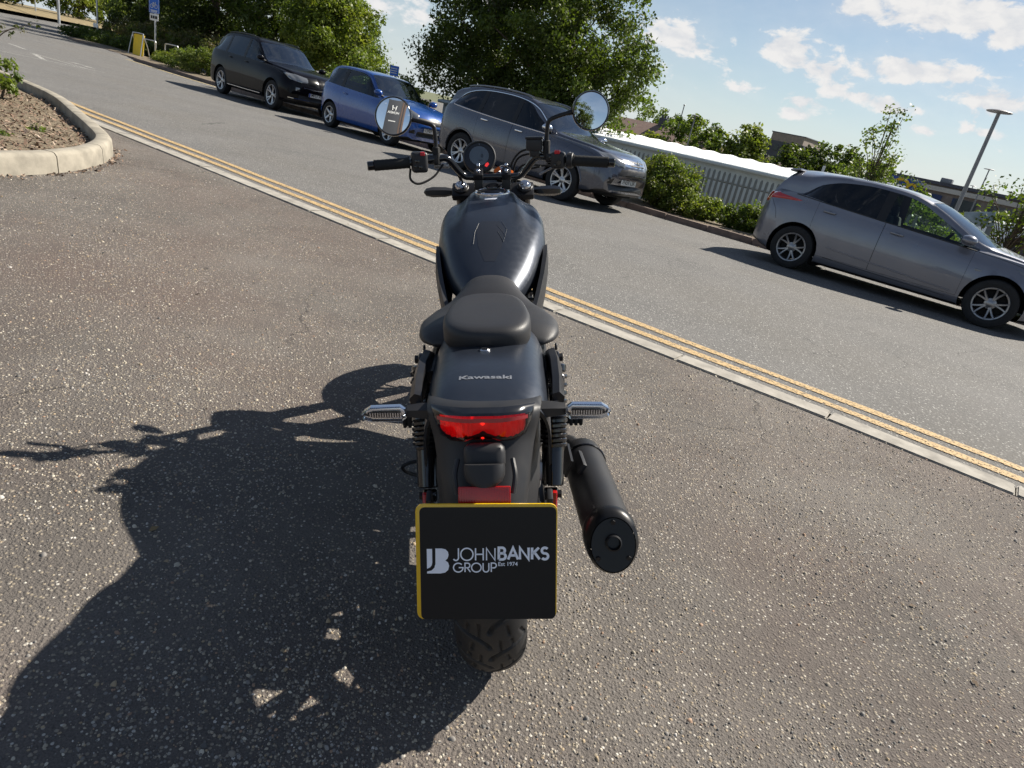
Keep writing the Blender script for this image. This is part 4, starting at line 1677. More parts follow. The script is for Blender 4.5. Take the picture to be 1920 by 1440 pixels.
def leaf_mesh(name, cen, rad, per, size, pal, seed, parent, shell=2.0, flat=.75, m=None):
    r = np.random.RandomState(seed)
    cen = np.asarray(cen, float)
    rad = np.asarray(rad, float)
    k = len(cen)
    idx = np.repeat(np.arange(k), per)
    n = len(idx)
    d = r.normal(size=(n, 3))
    d /= np.linalg.norm(d, axis=1)[:, None]
    q = r.rand(n) ** (1 / shell)
    p = cen[idx] + d * (q * rad[idx])[:, None] * np.array([1, 1, flat])
    # each leaf: a kite folded along its midrib
    nrm = d * .5 + r.normal(size=(n, 3)) * .65 + np.array([0, 0, .45])
    nrm /= np.linalg.norm(nrm, axis=1)[:, None]
    t = r.normal(size=(n, 3)) + d * .6 + np.array([0, 0, -.3])
    t -= nrm * np.sum(t * nrm, axis=1)[:, None]
    t /= np.linalg.norm(t, axis=1)[:, None]
    b = np.cross(nrm, t)
    s = (size * r.uniform(.6, 1.3, n))[:, None]
    V = np.zeros((n, 4, 3), np.float32)
    V[:, 0] = p - t * s * .5
    V[:, 1] = p + b * s * .32 + nrm * s * .10 - t * s * .05
    V[:, 2] = p + t * s * .55
    V[:, 3] = p - b * s * .32 + nrm * s * .10 - t * s * .05
    F = np.arange(n * 4).reshape(n, 4)
    pal = np.array(pal)
    cc = pal[r.randint(len(pal), size=k)][idx] * .65 + pal[r.randint(len(pal), size=n)] * .35
    cc *= r.uniform(.8, 1.2, (n, 1))
    return np_mesh(name, V.reshape(-1, 3), F, m or M_leaf, parent, col=np.repeat(cc[:, None], 4, 1).reshape(-1, 3))


def tree(name, label, base, H, tr, blobs, clumps, per, leaf, pal, seed, cr=.55, group=None, lean=(0, 0), limbs=26, cat='tree', trunk_top=.72, m=None, forks=1):
    r = np.random.RandomState(seed)
    base = Vector(base)
    root = empty(name, base)
    tag(root, label, cat, group)
    cen, rad = [], []
    wts = np.array([b[3] * b[4] * b[5] for b in blobs])
    wts = wts / wts.sum()
    for i in range(clumps):
        b = blobs[r.choice(len(blobs), p=wts)]
        d = r.normal(size=3)
        d /= np.linalg.norm(d)
        q = r.rand() ** (1 / 2.6)
        wob_ = 1 + .16 * math.sin(d[0] * 5 + seed) * math.sin(d[1] * 6 + 2 * seed) + .10 * math.sin(d[2] * 9 + seed)
        p = np.array(b[:3]) + d * np.array(b[3:6]) * q * wob_
        cen.append(p)
        rad.append(cr * r.uniform(.55, 1.25))
    cen = np.array(cen)
    leaf_mesh('crown', cen, rad, per, leaf, pal, seed + 1, root, m=m)
    mb = MB()
    top = H * trunk_top
    pts = []
    for i in range(7):
        t = i / 6
        pts.append(Vector((lean[0] * t * t + .05 * math.sin(3 * t + seed), lean[1] * t * t + .05 * math.cos(4 * t + seed), top * t - .15)))
    mb.tube(catmull(pts, 3), list(np.linspace(tr, tr * .35, 19)), 9)
    order = r.permutation(len(cen))[:limbs]
    for i in order:
        c = Vector(cen[i])
        t = min(.95, max(.22, (c.z / top) * r.uniform(.45, .8)))
        j = t * 6
        a = pts[int(j)].lerp(pts[min(int(j) + 1, 6)], j - int(j))
        mid = a.lerp(c, .5) + Vector((0, 0, .12 * (c - a).length * r.uniform(-.3, 1)))
        path = catmull([a, mid, c], 4)
        r0 = tr * (1 - t * .6) * .42
        mb.tube(path, list(np.linspace(r0, max(r0 * .16, .006), len(path))), 6)
    mb.obj('trunk', M_bark, root)
    return root


def shrub(name, label, base, blobs, clumps, per, leaf, pal, seed, cr=.2, group=None, stems=10, cat='shrub', m=None):
    r = np.random.RandomState(seed)
    base = Vector(base)
    root = empty(name, base)
    tag(root, label, cat, group)
    cen, rad = [], []
    wts = np.array([b[3] * b[4] * b[5] for b in blobs])
    wts = wts / wts.sum()
    for i in range(clumps):
        b = blobs[r.choice(len(blobs), p=wts)]
        d = r.normal(size=3)
        d /= np.linalg.norm(d)
        p = np.array(b[:3]) + d * np.array(b[3:6]) * r.rand() ** (1 / 3.2)
        p[2] = max(p[2], .02)
        cen.append(p)
        rad.append(cr * r.uniform(.5, 1.3))
    cen = np.array(cen)
    leaf_mesh('foliage', cen, rad, per, leaf, pal, seed + 1, root, m=m)
    mb = MB()
    for i in r.permutation(len(cen))[:stems]:
        c = Vector(cen[i])
        a = Vector((c.x * .35, c.y * .35, -.05))
        path = catmull([a, a.lerp(c, .5) + Vector((0, 0, .05)), c], 3)
        mb.tube(path, list(np.linspace(.018, .005, len(path))), 5)
    mb.obj('stems', M_bark, root)
    return root


def rblobs(lst):
    """blobs given as (da, dl, z, ra, rl, rz) in the road frame -> world axes (radii kept round-ish)"""
    out = []
    for (da, dl, z, ra, rl, rz) in lst:
        v = RW(da, dl) - RW(0, 0)
        out.append((v.x, v.y, z, (ra + rl) / 2, (ra + rl) / 2, rz))
    return out


GT = 'trees behind the parked cars'
tree('broadleaf_tree', 'large dark broadleaf tree rising directly behind the dark grey utility car', RW(-17.0, 16.8, -.4), 10, .24,
     rblobs([(0, 0, 4.4, 2.7, 2.6, 2.8), (.4, 0, 7.2, 2.0, 2.0, 2.2), (1.0, 0, 2.6, 2.2, 2.0, 1.4), (-1.8, -.3, 2.9, 1.6, 1.6, 1.3)]), 340, 160, .118, PAL_DARK, 21, .62, GT)
tree('broadleaf_tree', 'large broadleaf tree with sunlit edge standing against open sky above the right mirror', RW(-13.4, 16.6, -.5), 10, .22,
     rblobs([(0, 0, 4.6, 2.7, 2.6, 2.8), (.8, 0, 3.0, 2.4, 2.2, 1.5), (-.3, 0, 7.4, 2.1, 2.1, 2.6), (2.0, -.2, 3.3, 1.3, 1.2, 1.0), (1.7, -.3, 2.0, 1.4, 1.2, .7)]), 340, 160, .118, PAL_DARK[1:] + PAL_MID[:2], 22, .58, GT)
tree('ash_tree', 'light green ash tree above the blue hatchback', RW(-27.2, 17.2, -.2), 7.0, .16,
     rblobs([(0, 0, 3.2, 1.9, 1.9, 1.9), (-.8, 0, 5.0, 1.5, 1.5, 1.6), (1.4, 0, 2.0, 1.3, 1.3, .9), (-1.8, 0, 2.8, 1.5, 1.5, 1.5)]), 260, 105, .15, PAL_LIGHT + PAL_MID[:1], 23, .6, GT)
tree('ash_tree', 'paler ash tree with a pointed crown beside the gap of sky', RW(-34.5, 23.0, -.3), 8, .18,
     rblobs([(0, 0, 3.6, 2.4, 2.4, 2.2), (-1.2, 0, 5.6, 1.7, 1.7, 1.8), (2.0, 0, 2.2, 1.8, 1.8, 1.1)]), 250, 95, .17, PAL_MID, 24, .66, GT)
tree('dense_tree', 'dense shady tree directly behind the black utility car', RW(-33.5, 18.0, -.2), 9, .2,
     rblobs([(0, 0, 4.4, 3.0, 3.0, 3.0), (1.5, 0, 2.6, 2.0, 2.0, 1.8), (0, 0, 7.2, 2.4, 2.4, 2.2)]), 290, 100, .17, PAL_DARK[1:] + PAL_MID[:1], 25, .65, GT)
tree('dense_tree', 'dense shady tree between the black utility car and the blue sign', RW(-39.5, 18.2, -.2), 9, .2,
     rblobs([(0, 0, 4.2, 3.4, 3.2, 3.2), (-1.2, 0, 2.2, 2.4, 2.4, 1.8), (0, 0, 7.2, 2.6, 2.6, 2.4)]), 290, 100, .18, PAL_DARK, 26, .7, GT)
tree('dense_tree', 'dense dark tree behind the blue sign pole', RW(-46.5, 19.0, -.2), 9, .2,
     rblobs([(0, 0, 4.0, 3.6, 3.4, 3.2), (-1.5, 0, 2.2, 2.6, 2.6, 2.0), (0, 0, 7.0, 2.8, 2.8, 2.4)]), 290, 95, .19, PAL_DARK, 27, .75, GT)
tree('dense_tree', 'leafy tree at the corner of the side road', RW(-54.5, 22.0, -.2), 8, .2,
     rblobs([(0, 0, 3.6, 3.6, 3.6, 3.0), (0, 0, 6.5, 2.8, 2.8, 2.2)]), 180, 85, .20, PAL_MID[:2] + PAL_DARK[2:3], 28, .8, GT)
for i, (a, l, rr, hh, pal, sd, lb) in enumerate([(-74, 12, 4.0, 5.0, PAL_LIGHT, 31, 'sunlit hedge tree across the side road, nearest the frame edge'), (-80, 20, 4.0, 4.6, PAL_YEL + PAL_LIGHT[:1], 32, 'yellow-green hedge tree behind the dry verge'),
                                                 (-86, 29, 4.6, 5.2, PAL_LIGHT, 33, 'sunlit hedge tree behind the thin grey lamp pole'), (-93, 40, 5.0, 6.0, PAL_MID, 34, 'darker hedge tree at the end of the dry verge'),
                                                 (-68, 4, 4.2, 5.5, PAL_MID, 35, 'hedge tree beyond the junction outside the bend')]):
    tree('hedge_tree', lb, RW(a - 3, l, .7), hh, .2, rblobs([(0, 0, hh * .42, rr, rr, hh * .42), (-1, 2, hh * .65, rr * .7, rr * .7, hh * .35)]), 150, 75, .30, pal, sd, .8, 'hedge trees across the side road', limbs=10)

GS = 'shrubs along the far kerb'
shrub('clipped_bush', 'rounded clipped bush beside the nose of the dark grey utility car', RW(-5.35, 10.0, -.12), rblobs([(0, 0, .55, .75, .7, .52), (-.2, .1, .72, .5, .5, .36), (.25, -.1, .35, .65, .6, .4)]), 240, 75, .055, PAL_MID[:3] + PAL_DARK[1:2] + PAL_YEL[:1], 41, .16, GS)
shrub('low_bush', 'low green bush just behind the grey hatchback tail light', RW(-3.35, 9.95, -.14), rblobs([(0, 0, .26, .62, .5, .30), (.4, .1, .3, .5, .45, .28)]), 170, 70, .055, PAL_MID + PAL_DARK[1:2], 42, .14, GS)
shrub('low_bush', 'pale green low bush between the clipped bush and the hatchback', RW(-4.45, 9.75, -.13), rblobs([(0, 0, .22, .42, .4, .26), (.3, .1, .25, .4, .35, .22)]), 110, 65, .05, PAL_LIGHT, 43, .12, GS)
shrub('hedge_bush', 'green bush seen through the hatchback front window', RW(-1.0, 10.35, -.12), rblobs([(0, 0, .42, .9, .55, .42), (1.0, 0, .45, .8, .5, .44)]), 210, 65, .06, PAL_LIGHT + PAL_MID, 44, .16, GS)
shrub('hedge_bush', 'bush behind the bonnet of the grey hatchback', RW(1.7, 10.2, -.12), rblobs([(0, 0, .35, 1.0, .5, .38), (1.0, 0, .35, .8, .5, .36)]), 150, 60, .06, PAL_MID + PAL_YEL[:1], 45, .16, GS)
shrub('dark_bush', 'shaded bush behind the bonnet of the dark grey utility car', RW(-7.4, 10.3, -.1), rblobs([(0, 0, .4, 1.0, .6, .42), (-1.4, .2, .5, 1.0, .6, .5)]), 150, 60, .07, PAL_DARK[1:] + PAL_MID[:1], 46, .2, GS)
shrub('bright_bush', 'bright green bush between the blue hatchback and the dark grey utility car', RW(-17.6, 13.2, -.2), rblobs([(0, 0, .8, 1.1, .9, .85), (-.9, .3, 1.05, .9, .8, .7), (.9, .2, .5, .8, .7, .5)]), 170, 70, .085, PAL_LIGHT, 47, .26, GS)
shrub('bright_bush', 'light green bush behind the blue hatchback roof', RW(-20.5, 13.8, -.2), rblobs([(0, 0, .9, 1.3, .9, .95), (-1.4, 0, .8, 1.1, .8, .8)]), 170, 65, .09, PAL_MID + PAL_LIGHT[:1], 48, .28, GS)
shrub('green_bush', 'green bush behind the bonnet of the black utility car', RW(-24.3, 13.0, -.2), rblobs([(0, 0, .8, 1.4, .9, .8), (1.2, 0, .6, 1.0, .8, .6)]), 150, 60, .09, PAL_LIGHT[:2] + PAL_MID, 49, .28, GS)
shrub('verge_bush', 'sunlit bush at the tail of the black utility car', RW(-26.4, 10.5, 0), rblobs([(0, 0, .45, 1.1, .7, .48), (-1.2, 0, .38, .9, .6, .42), (.6, .2, .6, .8, .6, .5)]), 210, 60, .07, PAL_MID + PAL_YEL[:2], 50, .2, GS)
shrub('verge_bush', 'low bright bush beside the yellow board sign', RW(-30.2, 11.2, 0), rblobs([(0, 0, .22, .9, .6, .28), (-.8, .1, .2, .6, .5, .24)]), 130, 55, .06, PAL_LIGHT, 51, .16, GS)
for a, lb, sd in ((-36.2, 'low clipped hedge bush just left of the yellow board sign', 52), (-39.4, 'low clipped hedge bush in the middle of the dark hedge', 53), (-42.4, 'low clipped hedge bush at the road corner', 54)):
    shrub('hedge_bush', lb, RW(a, 12.4, .0), rblobs([(0, 0, .32, 1.5, .8, .36), (1.0, 0, .3, .9, .7, .34)]), 170, 55, .085, PAL_DARK[1:] + PAL_MID[:1], sd, .22, GS)
for a, l, lb, sd in ((-31.5, 14.6, 'brownish shrub to the right of the blue sign pole', 55), (-35.5, 14.8, 'brownish shrub behind the cycle stands', 56), (-40.5, 15.2, 'brown twiggy shrub behind the dark hedge', 57), (-46.0, 16.0, 'brown shrub at the foot of the thin pole', 58), (-28.0, 13.6, 'brownish shrub above the tail of the black utility car', 59)):
    shrub('brown_shrub', lb, RW(a, l, .0), rblobs([(0, 0, .8, 1.6, 1.1, .85), (1.3, 0, .7, 1.3, 1.0, .75), (-1.2, .2, .75, 1.2, 1.0, .8)]), 190, 55, .10, PAL_BRN + PAL_DARK[2:3] + PAL_MID[:1], sd, .3, GS)

# sparse young trees over the car park
M_leaf_far = attr_mat('small_leaf', .55, .45, .3)
tree('sapling', 'slender young tree with open crown above the grey hatchback roof', RW(-2.72, 16, -1.4), 4.6, .055,
     rblobs([(0, 0, 3.6, .65, .6, .75), (.1, 0, 2.7, .75, .7, .6), (1.1, 0, 2.8, .55, .5, .35), (-.5, 0, 2.9, .45, .45, .5), (.05, 0, 4.3, .28, .25, .35)]), 85, 22, .085, PAL_DARK[2:] + PAL_MID, 61, .26, 'young trees over the car park', limbs=60, trunk_top=.95)
tree('sapling', 'young multi-stemmed tree at the frame edge beside the grey hatchback bonnet', RW(.78, 12.2, -.9), 3.1, .05,
     rblobs([(0, 0, 2.4, .7, .65, .55), (.4, 0, 1.9, .6, .5, .45), (-.25, 0, 1.9, .4, .4, .4), (.9, 0, 2.5, .6, .5, .6)]), 85, 24, .075, PAL_DARK[2:] + PAL_MID, 62, .24, 'young trees over the car park', limbs=60, trunk_top=.8)

# far trees behind the white-roofed shed
for i, (a, l, hh, rr, pal, lb) in enumerate([(-25.0, 44, 3.0, 1.6, PAL_LIGHT, 'small yellow-green tree right of the far chimneys'), (-21.4, 45, 4.6, 2.4, PAL_MID, 'round far tree above the shed roof, left of the tall pale one'),
                                             (-18.0, 46, 4.9, 1.5, PAL_LIGHT, 'tall pale far tree above the shed roof'), (-15.8, 52, 4.6, 2.8, PAL_DARK[1:], 'dark far tree below the apartment block'),
                                             (-13.4, 52, 4.9, 2.8, PAL_DARK[1:] + PAL_MID[:1], 'dark round far tree to the right of the apartment block'), (-10.2, 50, 4.0, 2.0, PAL_MID, 'pale round far tree left of the sapling'),
                                             (-7.0, 46, 3.0, 2.2, PAL_DARK[2:] + PAL_MID, 'low far tree behind the sapling'), (-2.0, 48, 2.4, 2.6, PAL_MID + PAL_BRN[:1], 'low brownish tree before the brown store'), (2.0, 44, 2.2, 2.6, PAL_DARK[2:] + PAL_BRN[:2], 'low dark tree beside the street lamp foot')]):
    tree('far_tree', lb, RW(a, l, -1.6), hh + .6, .12, rblobs([(0, 0, hh * .62, rr, rr, hh * .40), (.5, .3, hh * .85, rr * .6, rr * .6, hh * .25)]), 70, 60, .26, pal, 70 + i, .6, 'trees beyond the shed', limbs=8)
for i, (a, l, hh, rr) in enumerate([(-40, 80, 6, 5), (-50, 95, 7, 6), (-8, 105, 5.5, 5), (12, 90, 4.5, 5), (22, 80, 4.5, 5)]):
    tree('distant_tree', ['distant tree left of the far houses', 'most distant tree on the left skyline', 'distant tree behind the brown store', 'distant tree right of the brown store', 'distant tree on the skyline past the street lamp'][i],
         RW(a, l, -1.7), hh, .2, rblobs([(0, 0, hh * .55, rr, rr, hh * .42)]), 60, 50, .45, PAL_DARK[2:] + PAL_MID[:1], 85 + i, 1.0, 'distant trees', limbs=4)

# planting on the near island
shrub('island_shrub', 'small green shrub at the edge of the planting bed', (-6.75, 8.15, .16), [(0, 0, .22, .32, .32, .22), (-.5, -.1, .3, .4, .4, .3)], 70, 40, .06, PAL_MID + PAL_DARK[2:3], 91, .12)
tw = empty('bare_twig_shrub', (-9.6, 11.2, .25))
tag(tw, 'thin twiggy shrub reaching into the frame above the island', 'shrub')
mb = MB()
rr_ = np.random.RandomState(8)
tips = []
for i in range(7):
    e = Vector((rr_.uniform(.2, .95), rr_.uniform(-.5, .3), rr_.uniform(.35, .75)))
    pth = catmull([(0, 0, -.1), e * .5 + Vector((0, 0, .12)), e], 4)
    mb.tube(pth, list(np.linspace(.012, .004, len(pth))), 5)
    tips += [tuple(e), tuple(e * .8)]
mb.obj('stems', M_bark, tw)
leaf_mesh('foliage', tips, [.09] * len(tips), 9, .06, PAL_DARK[1:] + PAL_BRN, 92, tw)
for i, (x, y, h) in enumerate([(-5.05, 6.55, .08), (-4.85, 5.9, .06), (-5.9, 7.0, .07), (-5.5, 6.2, .05)]):
    shrub('weed', ['small weed nearest the tip of the planting bed', 'small weed in the mulch near the kerb', 'small weed in the bare soil', 'small weed among the bark mulch'][i], (x, y, .09), [(0, 0, h * .5, h, h, h * .6)], 12, 14, .028, PAL_MID, 95 + i, .04, 'weeds in the planting bed', stems=4, cat='weed')

# ------------------------------------------------------------------ palisade fence and shed
M_gal = mat('galvanised_steel', (.20, .225, .23), .55, metal=.3, var=(3, .2, 6))
M_shedwall = mat('shed_cladding', (.52, .56, .56), .6, var=(2, .10, 5))
M_roofw = mat('white_roof_sheet', (.62, .63, .64), .5, var=(3, .14, 8))
fr = empty('palisade_fence', RW(-5, 13.2, -1.3))
tag(fr, 'grey steel palisade fence in front of the white-roofed shed', 'fence')
fi = fr.matrix_world.inverted() if False else Matrix.Translation(-fr.location)


def under(o, root_):
    o.parent = root_
    o.matrix_parent_inverse = Matrix.Translation(-root_.location)
    return o


pal_proto = None
for i in range(74):
    a = -11.0 + i * .138
    c = RW(a, 13.0, -1.25)
    if pal_proto is None:
        mb = MB()
        prof = [(-.034, 0), (-.02, .02), (.02, .02), (.034, 0), (.02, .015), (-.02, .015)]
        mb.prism([(-.035, -.008), (-.018, .010), (.018, .010), (.035, -.008), (.018, .004), (-.018, .004)], Matrix.Identity(4), 2.02)
        tip = MB()
        me = mb.mesh('pale', 0)
        for v in me.vertices:
            if v.co.z > 1:
                v.co.z = 2.14 - abs(v.co.x) * 3.2
        pal_proto = link('pale', me, M_gal)
        o = pal_proto
    else:
        o = bpy.data.objects.new('pale', pal_proto.data)
        COL.objects.link(o)
    o.matrix_world = Matrix.Translation(c) @ Matrix.Rotation(KA, 4, 'Z')
    under(o, fr)
for z in (-.55, .60):
    mb = MB()
    mb.tube([RW(-11.2, 13.03, z), RW(-.8, 13.03, z)], .03, 4)
    under(mb.obj('rail', M_gal), fr)
for i in range(5):
    mb = MB()
    p = RW(-10.9 + i * 2.5, 13.08, 0)
    mb.box((p.x, p.y, -.35), (.10, .05, 2.0), KA)
    under(mb.obj('post', M_gal), fr)

sh = empty('white_roof_shed', RW(-9, 15, -1.5))
tag(sh, 'long low grey shed with a white sheet roof behind the palisade fence', 'shed')
mb = MB()
A0, A1, L0, L1 = -17.5, -3.75, 15.1, 23.0
pts = [RW(A0, L0), RW(A1, L0), RW(A1, L1), RW(A0, L1)]
lo = [mb.bm.verts.new((p.x, p.y, -1.6)) for p in pts]
hi = [mb.bm.verts.new((p.x, p.y, .98)) for p in pts]
for q in range(4):
    mb._f((lo[q], lo[(q + 1) % 4], hi[(q + 1) % 4], hi[q]))
g0, g1 = RW(A0, 19), RW(A1, 19)
for p, q, g in ((hi[0], hi[3], g0), (hi[1], hi[2], g1)):
    mb._f((p, q, mb.bm.verts.new((g.x, g.y, 1.19))))
under(mb.obj('wall', M_shedwall, smooth=0), sh)
# cladding ribs and roof sheets, one by one
for i in range(20):
    a = A0 - .05 + i * .70
    a2 = a + .69
    mb = MB()
    for (la, za, lb_, zb_) in ((14.92, .985, 19.0, 1.215), (23.2, .985, 19.0, 1.215)):
        rows = []
        for t in (0, .04, .08, .5, .92, .96, 1):
            aa = a + (a2 - a) * t
            rib = .035 if t in (.04, .96) else 0
            rows.append([RW(aa, la, za + rib), RW(aa, lb_, zb_ + rib)])
        mb.grid(rows)
    mb.cmi = 0
    under(mb.obj('roof_sheet', M_roofw, smooth=0), sh)
mb = MB()
mb.tube([RW(A0 - .05, 14.88, .955), RW(A1 + .1, 14.88, .955)], .055, 8)
under(mb.obj('gutter', M_shedwall), sh)

# white posts past the shed
wp = MB()
p = RW(-3.55, 14.6)
wp.tube([(p.x, p.y, -1.5), (p.x, p.y, 1.45)], .035, 10)
tag(wp.obj('marker_post', M_roofw), 'short white post at the end of the shed roof', 'post')
gp = empty('white_rail', RW(-3.9, 26, -1.5))
tag(gp, 'white horizontal rail on a post left of the sapling', 'rail')
mb = MB()
mb.tube([RW(-5.4, 26, 1.42), RW(-3.6, 26, 1.42)], .05, 8)
under(mb.obj('rail', M_roofw), gp)
mb = MB()
mb.tube([RW(-4.5, 26, -1.6), RW(-4.5, 26, 1.6)], .05, 8)
under(mb.obj('post', M_roofw), gp)

# ------------------------------------------------------------------ street lamps
M_steel = mat('grey_painted_steel', (.22, .22, .23), .5, metal=.4, rvar=(5, .1))


def lamp(label, a, l, z0, z1, r, head):
    root = empty('street_lamp', RW(a, l, z0))
    tag(root, label, 'street lamp', 'street lamps in the car park')
    mb = MB()
    mb.tube([RW(a, l, z0), RW(a, l, z0 + 1.1), RW(a, l, z0 + 1.12), RW(a, l, z1)], [r * 1.45, r * 1.45, r, r * .8], 14)
    under(mb.obj('pole', M_steel), root)
    mb = MB()
    mb.lathe([(0, .05), (head * .5, .045), (head * .95, .012), (head, 0), (head * .93, -.02), (head * .3, -.03), (0, -.03)], 28, Matrix.Translation(RW(a, l, z1)))
    under(mb.obj('lamp_head', M_steel), root)
    return root


lamp('tall grey street lamp with a flat round head against the sky', -1.05, 20, -1.5, 3.78, .062, .33)
lamp('smaller far street lamp right of the tall lamp', -4.6, 62, -1.5, 4.2, .055, .40)
lamp('farthest thin street lamp between the two larger ones', -6.8, 78, -1.5, 3.2, .05, .3)
lamp('thin far street lamp above the shed roof', -19.5, 40, -1.5, 3.15, .05, .26)
lamp('faint far lamp mast left of the thin street lamp', -25.5, 50, -1.5, 4.2, .05, .1)

# ------------------------------------------------------------------ far buildings
M_tile = mat('brown_roof_tile', (.20, .135, .11), .85, var=(2, .2, 6), bump=(8, .4, .05))
M_brick = mat('hazed_brown_brick', (.27, .22, .19), .85, var=(3, .2, 7))  # greyed and lightened so distance haze sits in the colour
M_render = mat('cream_render', (.52, .48, .42), .8, var=(1, .1, 6))
M_slate = mat('dark_cladding', (.07, .07, .085), .6, var=(1, .2, 6))
M_pane = mat('far_window_glass', (.05, .06, .07), .1)


def house(label, a, l, wa, wl, z0, ze, zr, mw, mr_, chim=()):
    root = empty('house', RW(a, l, z0))
    tag(root, label, 'house', 'houses beyond the shed')
    mb = MB()
    c = [RW(a - wa, l - wl), RW(a + wa, l - wl), RW(a + wa, l + wl), RW(a - wa, l + wl)]
    lo = [mb.bm.verts.new((p.x, p.y, z0)) for p in c]
    hi = [mb.bm.verts.new((p.x, p.y, ze)) for p in c]
    for q in range(4):
        mb._f((lo[q], lo[(q + 1) % 4], hi[(q + 1) % 4], hi[q]))
    for s_, (i, j) in ((-1, (0, 3)), (1, (1, 2))):
        g = RW(a + s_ * wa, l)
        mb._f((hi[i], hi[j], mb.bm.verts.new((g.x, g.y, zr - .05))))
    under(mb.obj('wall', mw, smooth=0), root)
    mb = MB()
    for s_ in (-1, 1):
        mb.grid([[RW(a + t * (wa + .25), l + s_ * (wl + .3), ze - .1), RW(a + t * (wa + .25), l, zr)] for t in (-1, 1)])
    ro = under(mb.obj('roof', mr_, smooth=0), root)
    for ca in chim:
        mb = MB()
        p = RW(a + ca, l)
        mb.box((p.x, p.y, zr + .1), (.9, .7, 1.1), KA, bevel=.04)
        for k in (-.25, .05, .3):
            mb.cyl((p.x + k, p.y, zr + .62), (p.x + k, p.y, zr + .95), .11, .09, 8)
        ch_ = mb.obj('chimney', M_slate)
        ch_.parent = root
        ch_.matrix_parent_inverse = Matrix.Translation(-root.location)
    for k in (-.5, .5):
        mb = MB()
        p = RW(a + k * wa, l - wl - .03)
        mb.box((p.x, p.y, ze - .9), (1.1, .06, .9), KA)
        under(mb.obj('window', M_pane, smooth=0), root)
    return root


house('house with a brown tiled roof and two chimneys left of the thin street lamp', -35.5, 64, 4.0, 3.5, -1.7, .6, 2.75, M_render, M_tile, (1.2,))
house('lower terrace house with a chimney beside the brown-roofed house', -30.0, 64, 3.2, 3.2, -1.7, .3, 2.0, M_brick, M_tile, (1.2,))
house('small gabled white house among the far trees', -18.2, 56, 1.3, 1.6, -1.7, .6, 1.75, M_render, M_tile)
house('small gabled house with pale roof right of the white one', -16.6, 54, .8, 1.4, -1.7, .4, 1.4, M_render, M_render)

ap = empty('apartment_block', RW(-30, 95, -1.7))
tag(ap, 'dark apartment block with a brick top storey above the far trees', 'building')
for nm, (a, w, z0, z1), m_ in (('lower_storeys', (-32.6, 4.0, -1.7, 4.3), M_slate), ('top_storey', (-31.0, 2.2, 4.3, 5.3), M_brick), ('roof', (-31.0, 2.35, 5.3, 5.42), M_slate)):
    mb = MB()
    p = RW(a, 98)
    mb.box((p.x, p.y, (z0 + z1) / 2), (w * 2, 10, z1 - z0), KA)
    under(mb.obj(nm, m_, smooth=0), ap)
for i in range(6):
    for z in (2.0, 3.4):
        mb = MB()
        p = RW(-36.0 + i * 1.3, 92.95)
        mb.box((p.x, p.y, z), (.6, .12, .7), KA)
        under(mb.obj('window', M_pane, smooth=0), ap)

st = empty('retail_store', RW(-3, 72, -1.7))
tag(st, 'long low brown store with a flat roof behind the grey hatchback', 'building')
mb = MB()
p = RW(2, 76)
mb.box((p.x, p.y, .45), (34, 9, 4.3), KA)
under(mb.obj('wall', M_brick, smooth=0), st)
mb = MB()
mb.box((p.x, p.y, 2.7), (34.6, 9.6, .28), KA)
under(mb.obj('roof', M_slate, smooth=0), st)
mb = MB()
q = RW(-4, 71.2)
mb.box((q.x, q.y, 2.2), (20, .3, .4), KA)
under(mb.obj('fascia', M_render, smooth=0), st)
for i in range(9):
    mb = MB()
    q = RW(-12 + i * 2.9, 71.3)
    mb.box((q.x, q.y, .9), (2.0, .2, 1.6), KA)
    under(mb.obj('window', M_pane, smooth=0), st)
for a in (-8.6, -2.0):
    mb = MB()
    q = RW(a, 74)
    mb.box((q.x, q.y, 3.05), (1.0, 1.0, .5), KA, bevel=.1)
    under(mb.obj('roof_plant', M_steel), st)

sg = empty('store_sign', RW(-9.7, 60, -1.6))
tag(sg, 'blue and yellow store sign glimpsed over the hatchback roof', 'sign')
M_sblue = mat('sign_blue', (.02, .06, .42), .5)
M_syel = mat('sign_yellow', (.80, .50, .02), .5)
M_sred = mat('sign_red', (.6, .03, .02), .5)
Ms = Matrix.Translation(RW(-9.7, 60, 1.75)) @ Matrix.Rotation(KA, 4, 'Z') @ Matrix.Rotation(R_(90), 4, 'X')
for nm, poly, zz, m_ in (('panel', [(-1.35, -.62), (1.35, -.62), (1.35, .62), (-1.35, .62)], 0, M_sblue),):
    mb = MB()
    mb.prism(poly, Ms, .12)
    under(mb.obj(nm, m_, smooth=0), sg)
mb = MB()
mb.tube([Ms @ Vector((.55 * math.cos(t) - .1, .48 * math.sin(t), .14)) for t in np.linspace(0, 6.283, 25)[:-1]], .13, 6, closed=True)
under(mb.obj('ring', M_syel), sg)
mb = MB()
mb.tube([Ms @ Vector((.30 * math.cos(t) + .75, .33 * math.sin(t) - .1, .14)) for t in np.linspace(0, 6.283, 25)[:-1]], .11, 6, closed=True)
under(mb.obj('ring', M_syel), sg)
for k in (-.9, .9):
    mb = MB()
    mb.tube([Ms @ Vector((k, -.6, .06)), Ms @ Vector((k, -3.3, .06))], .07, 8)
    under(mb.obj('post', M_steel), sg)

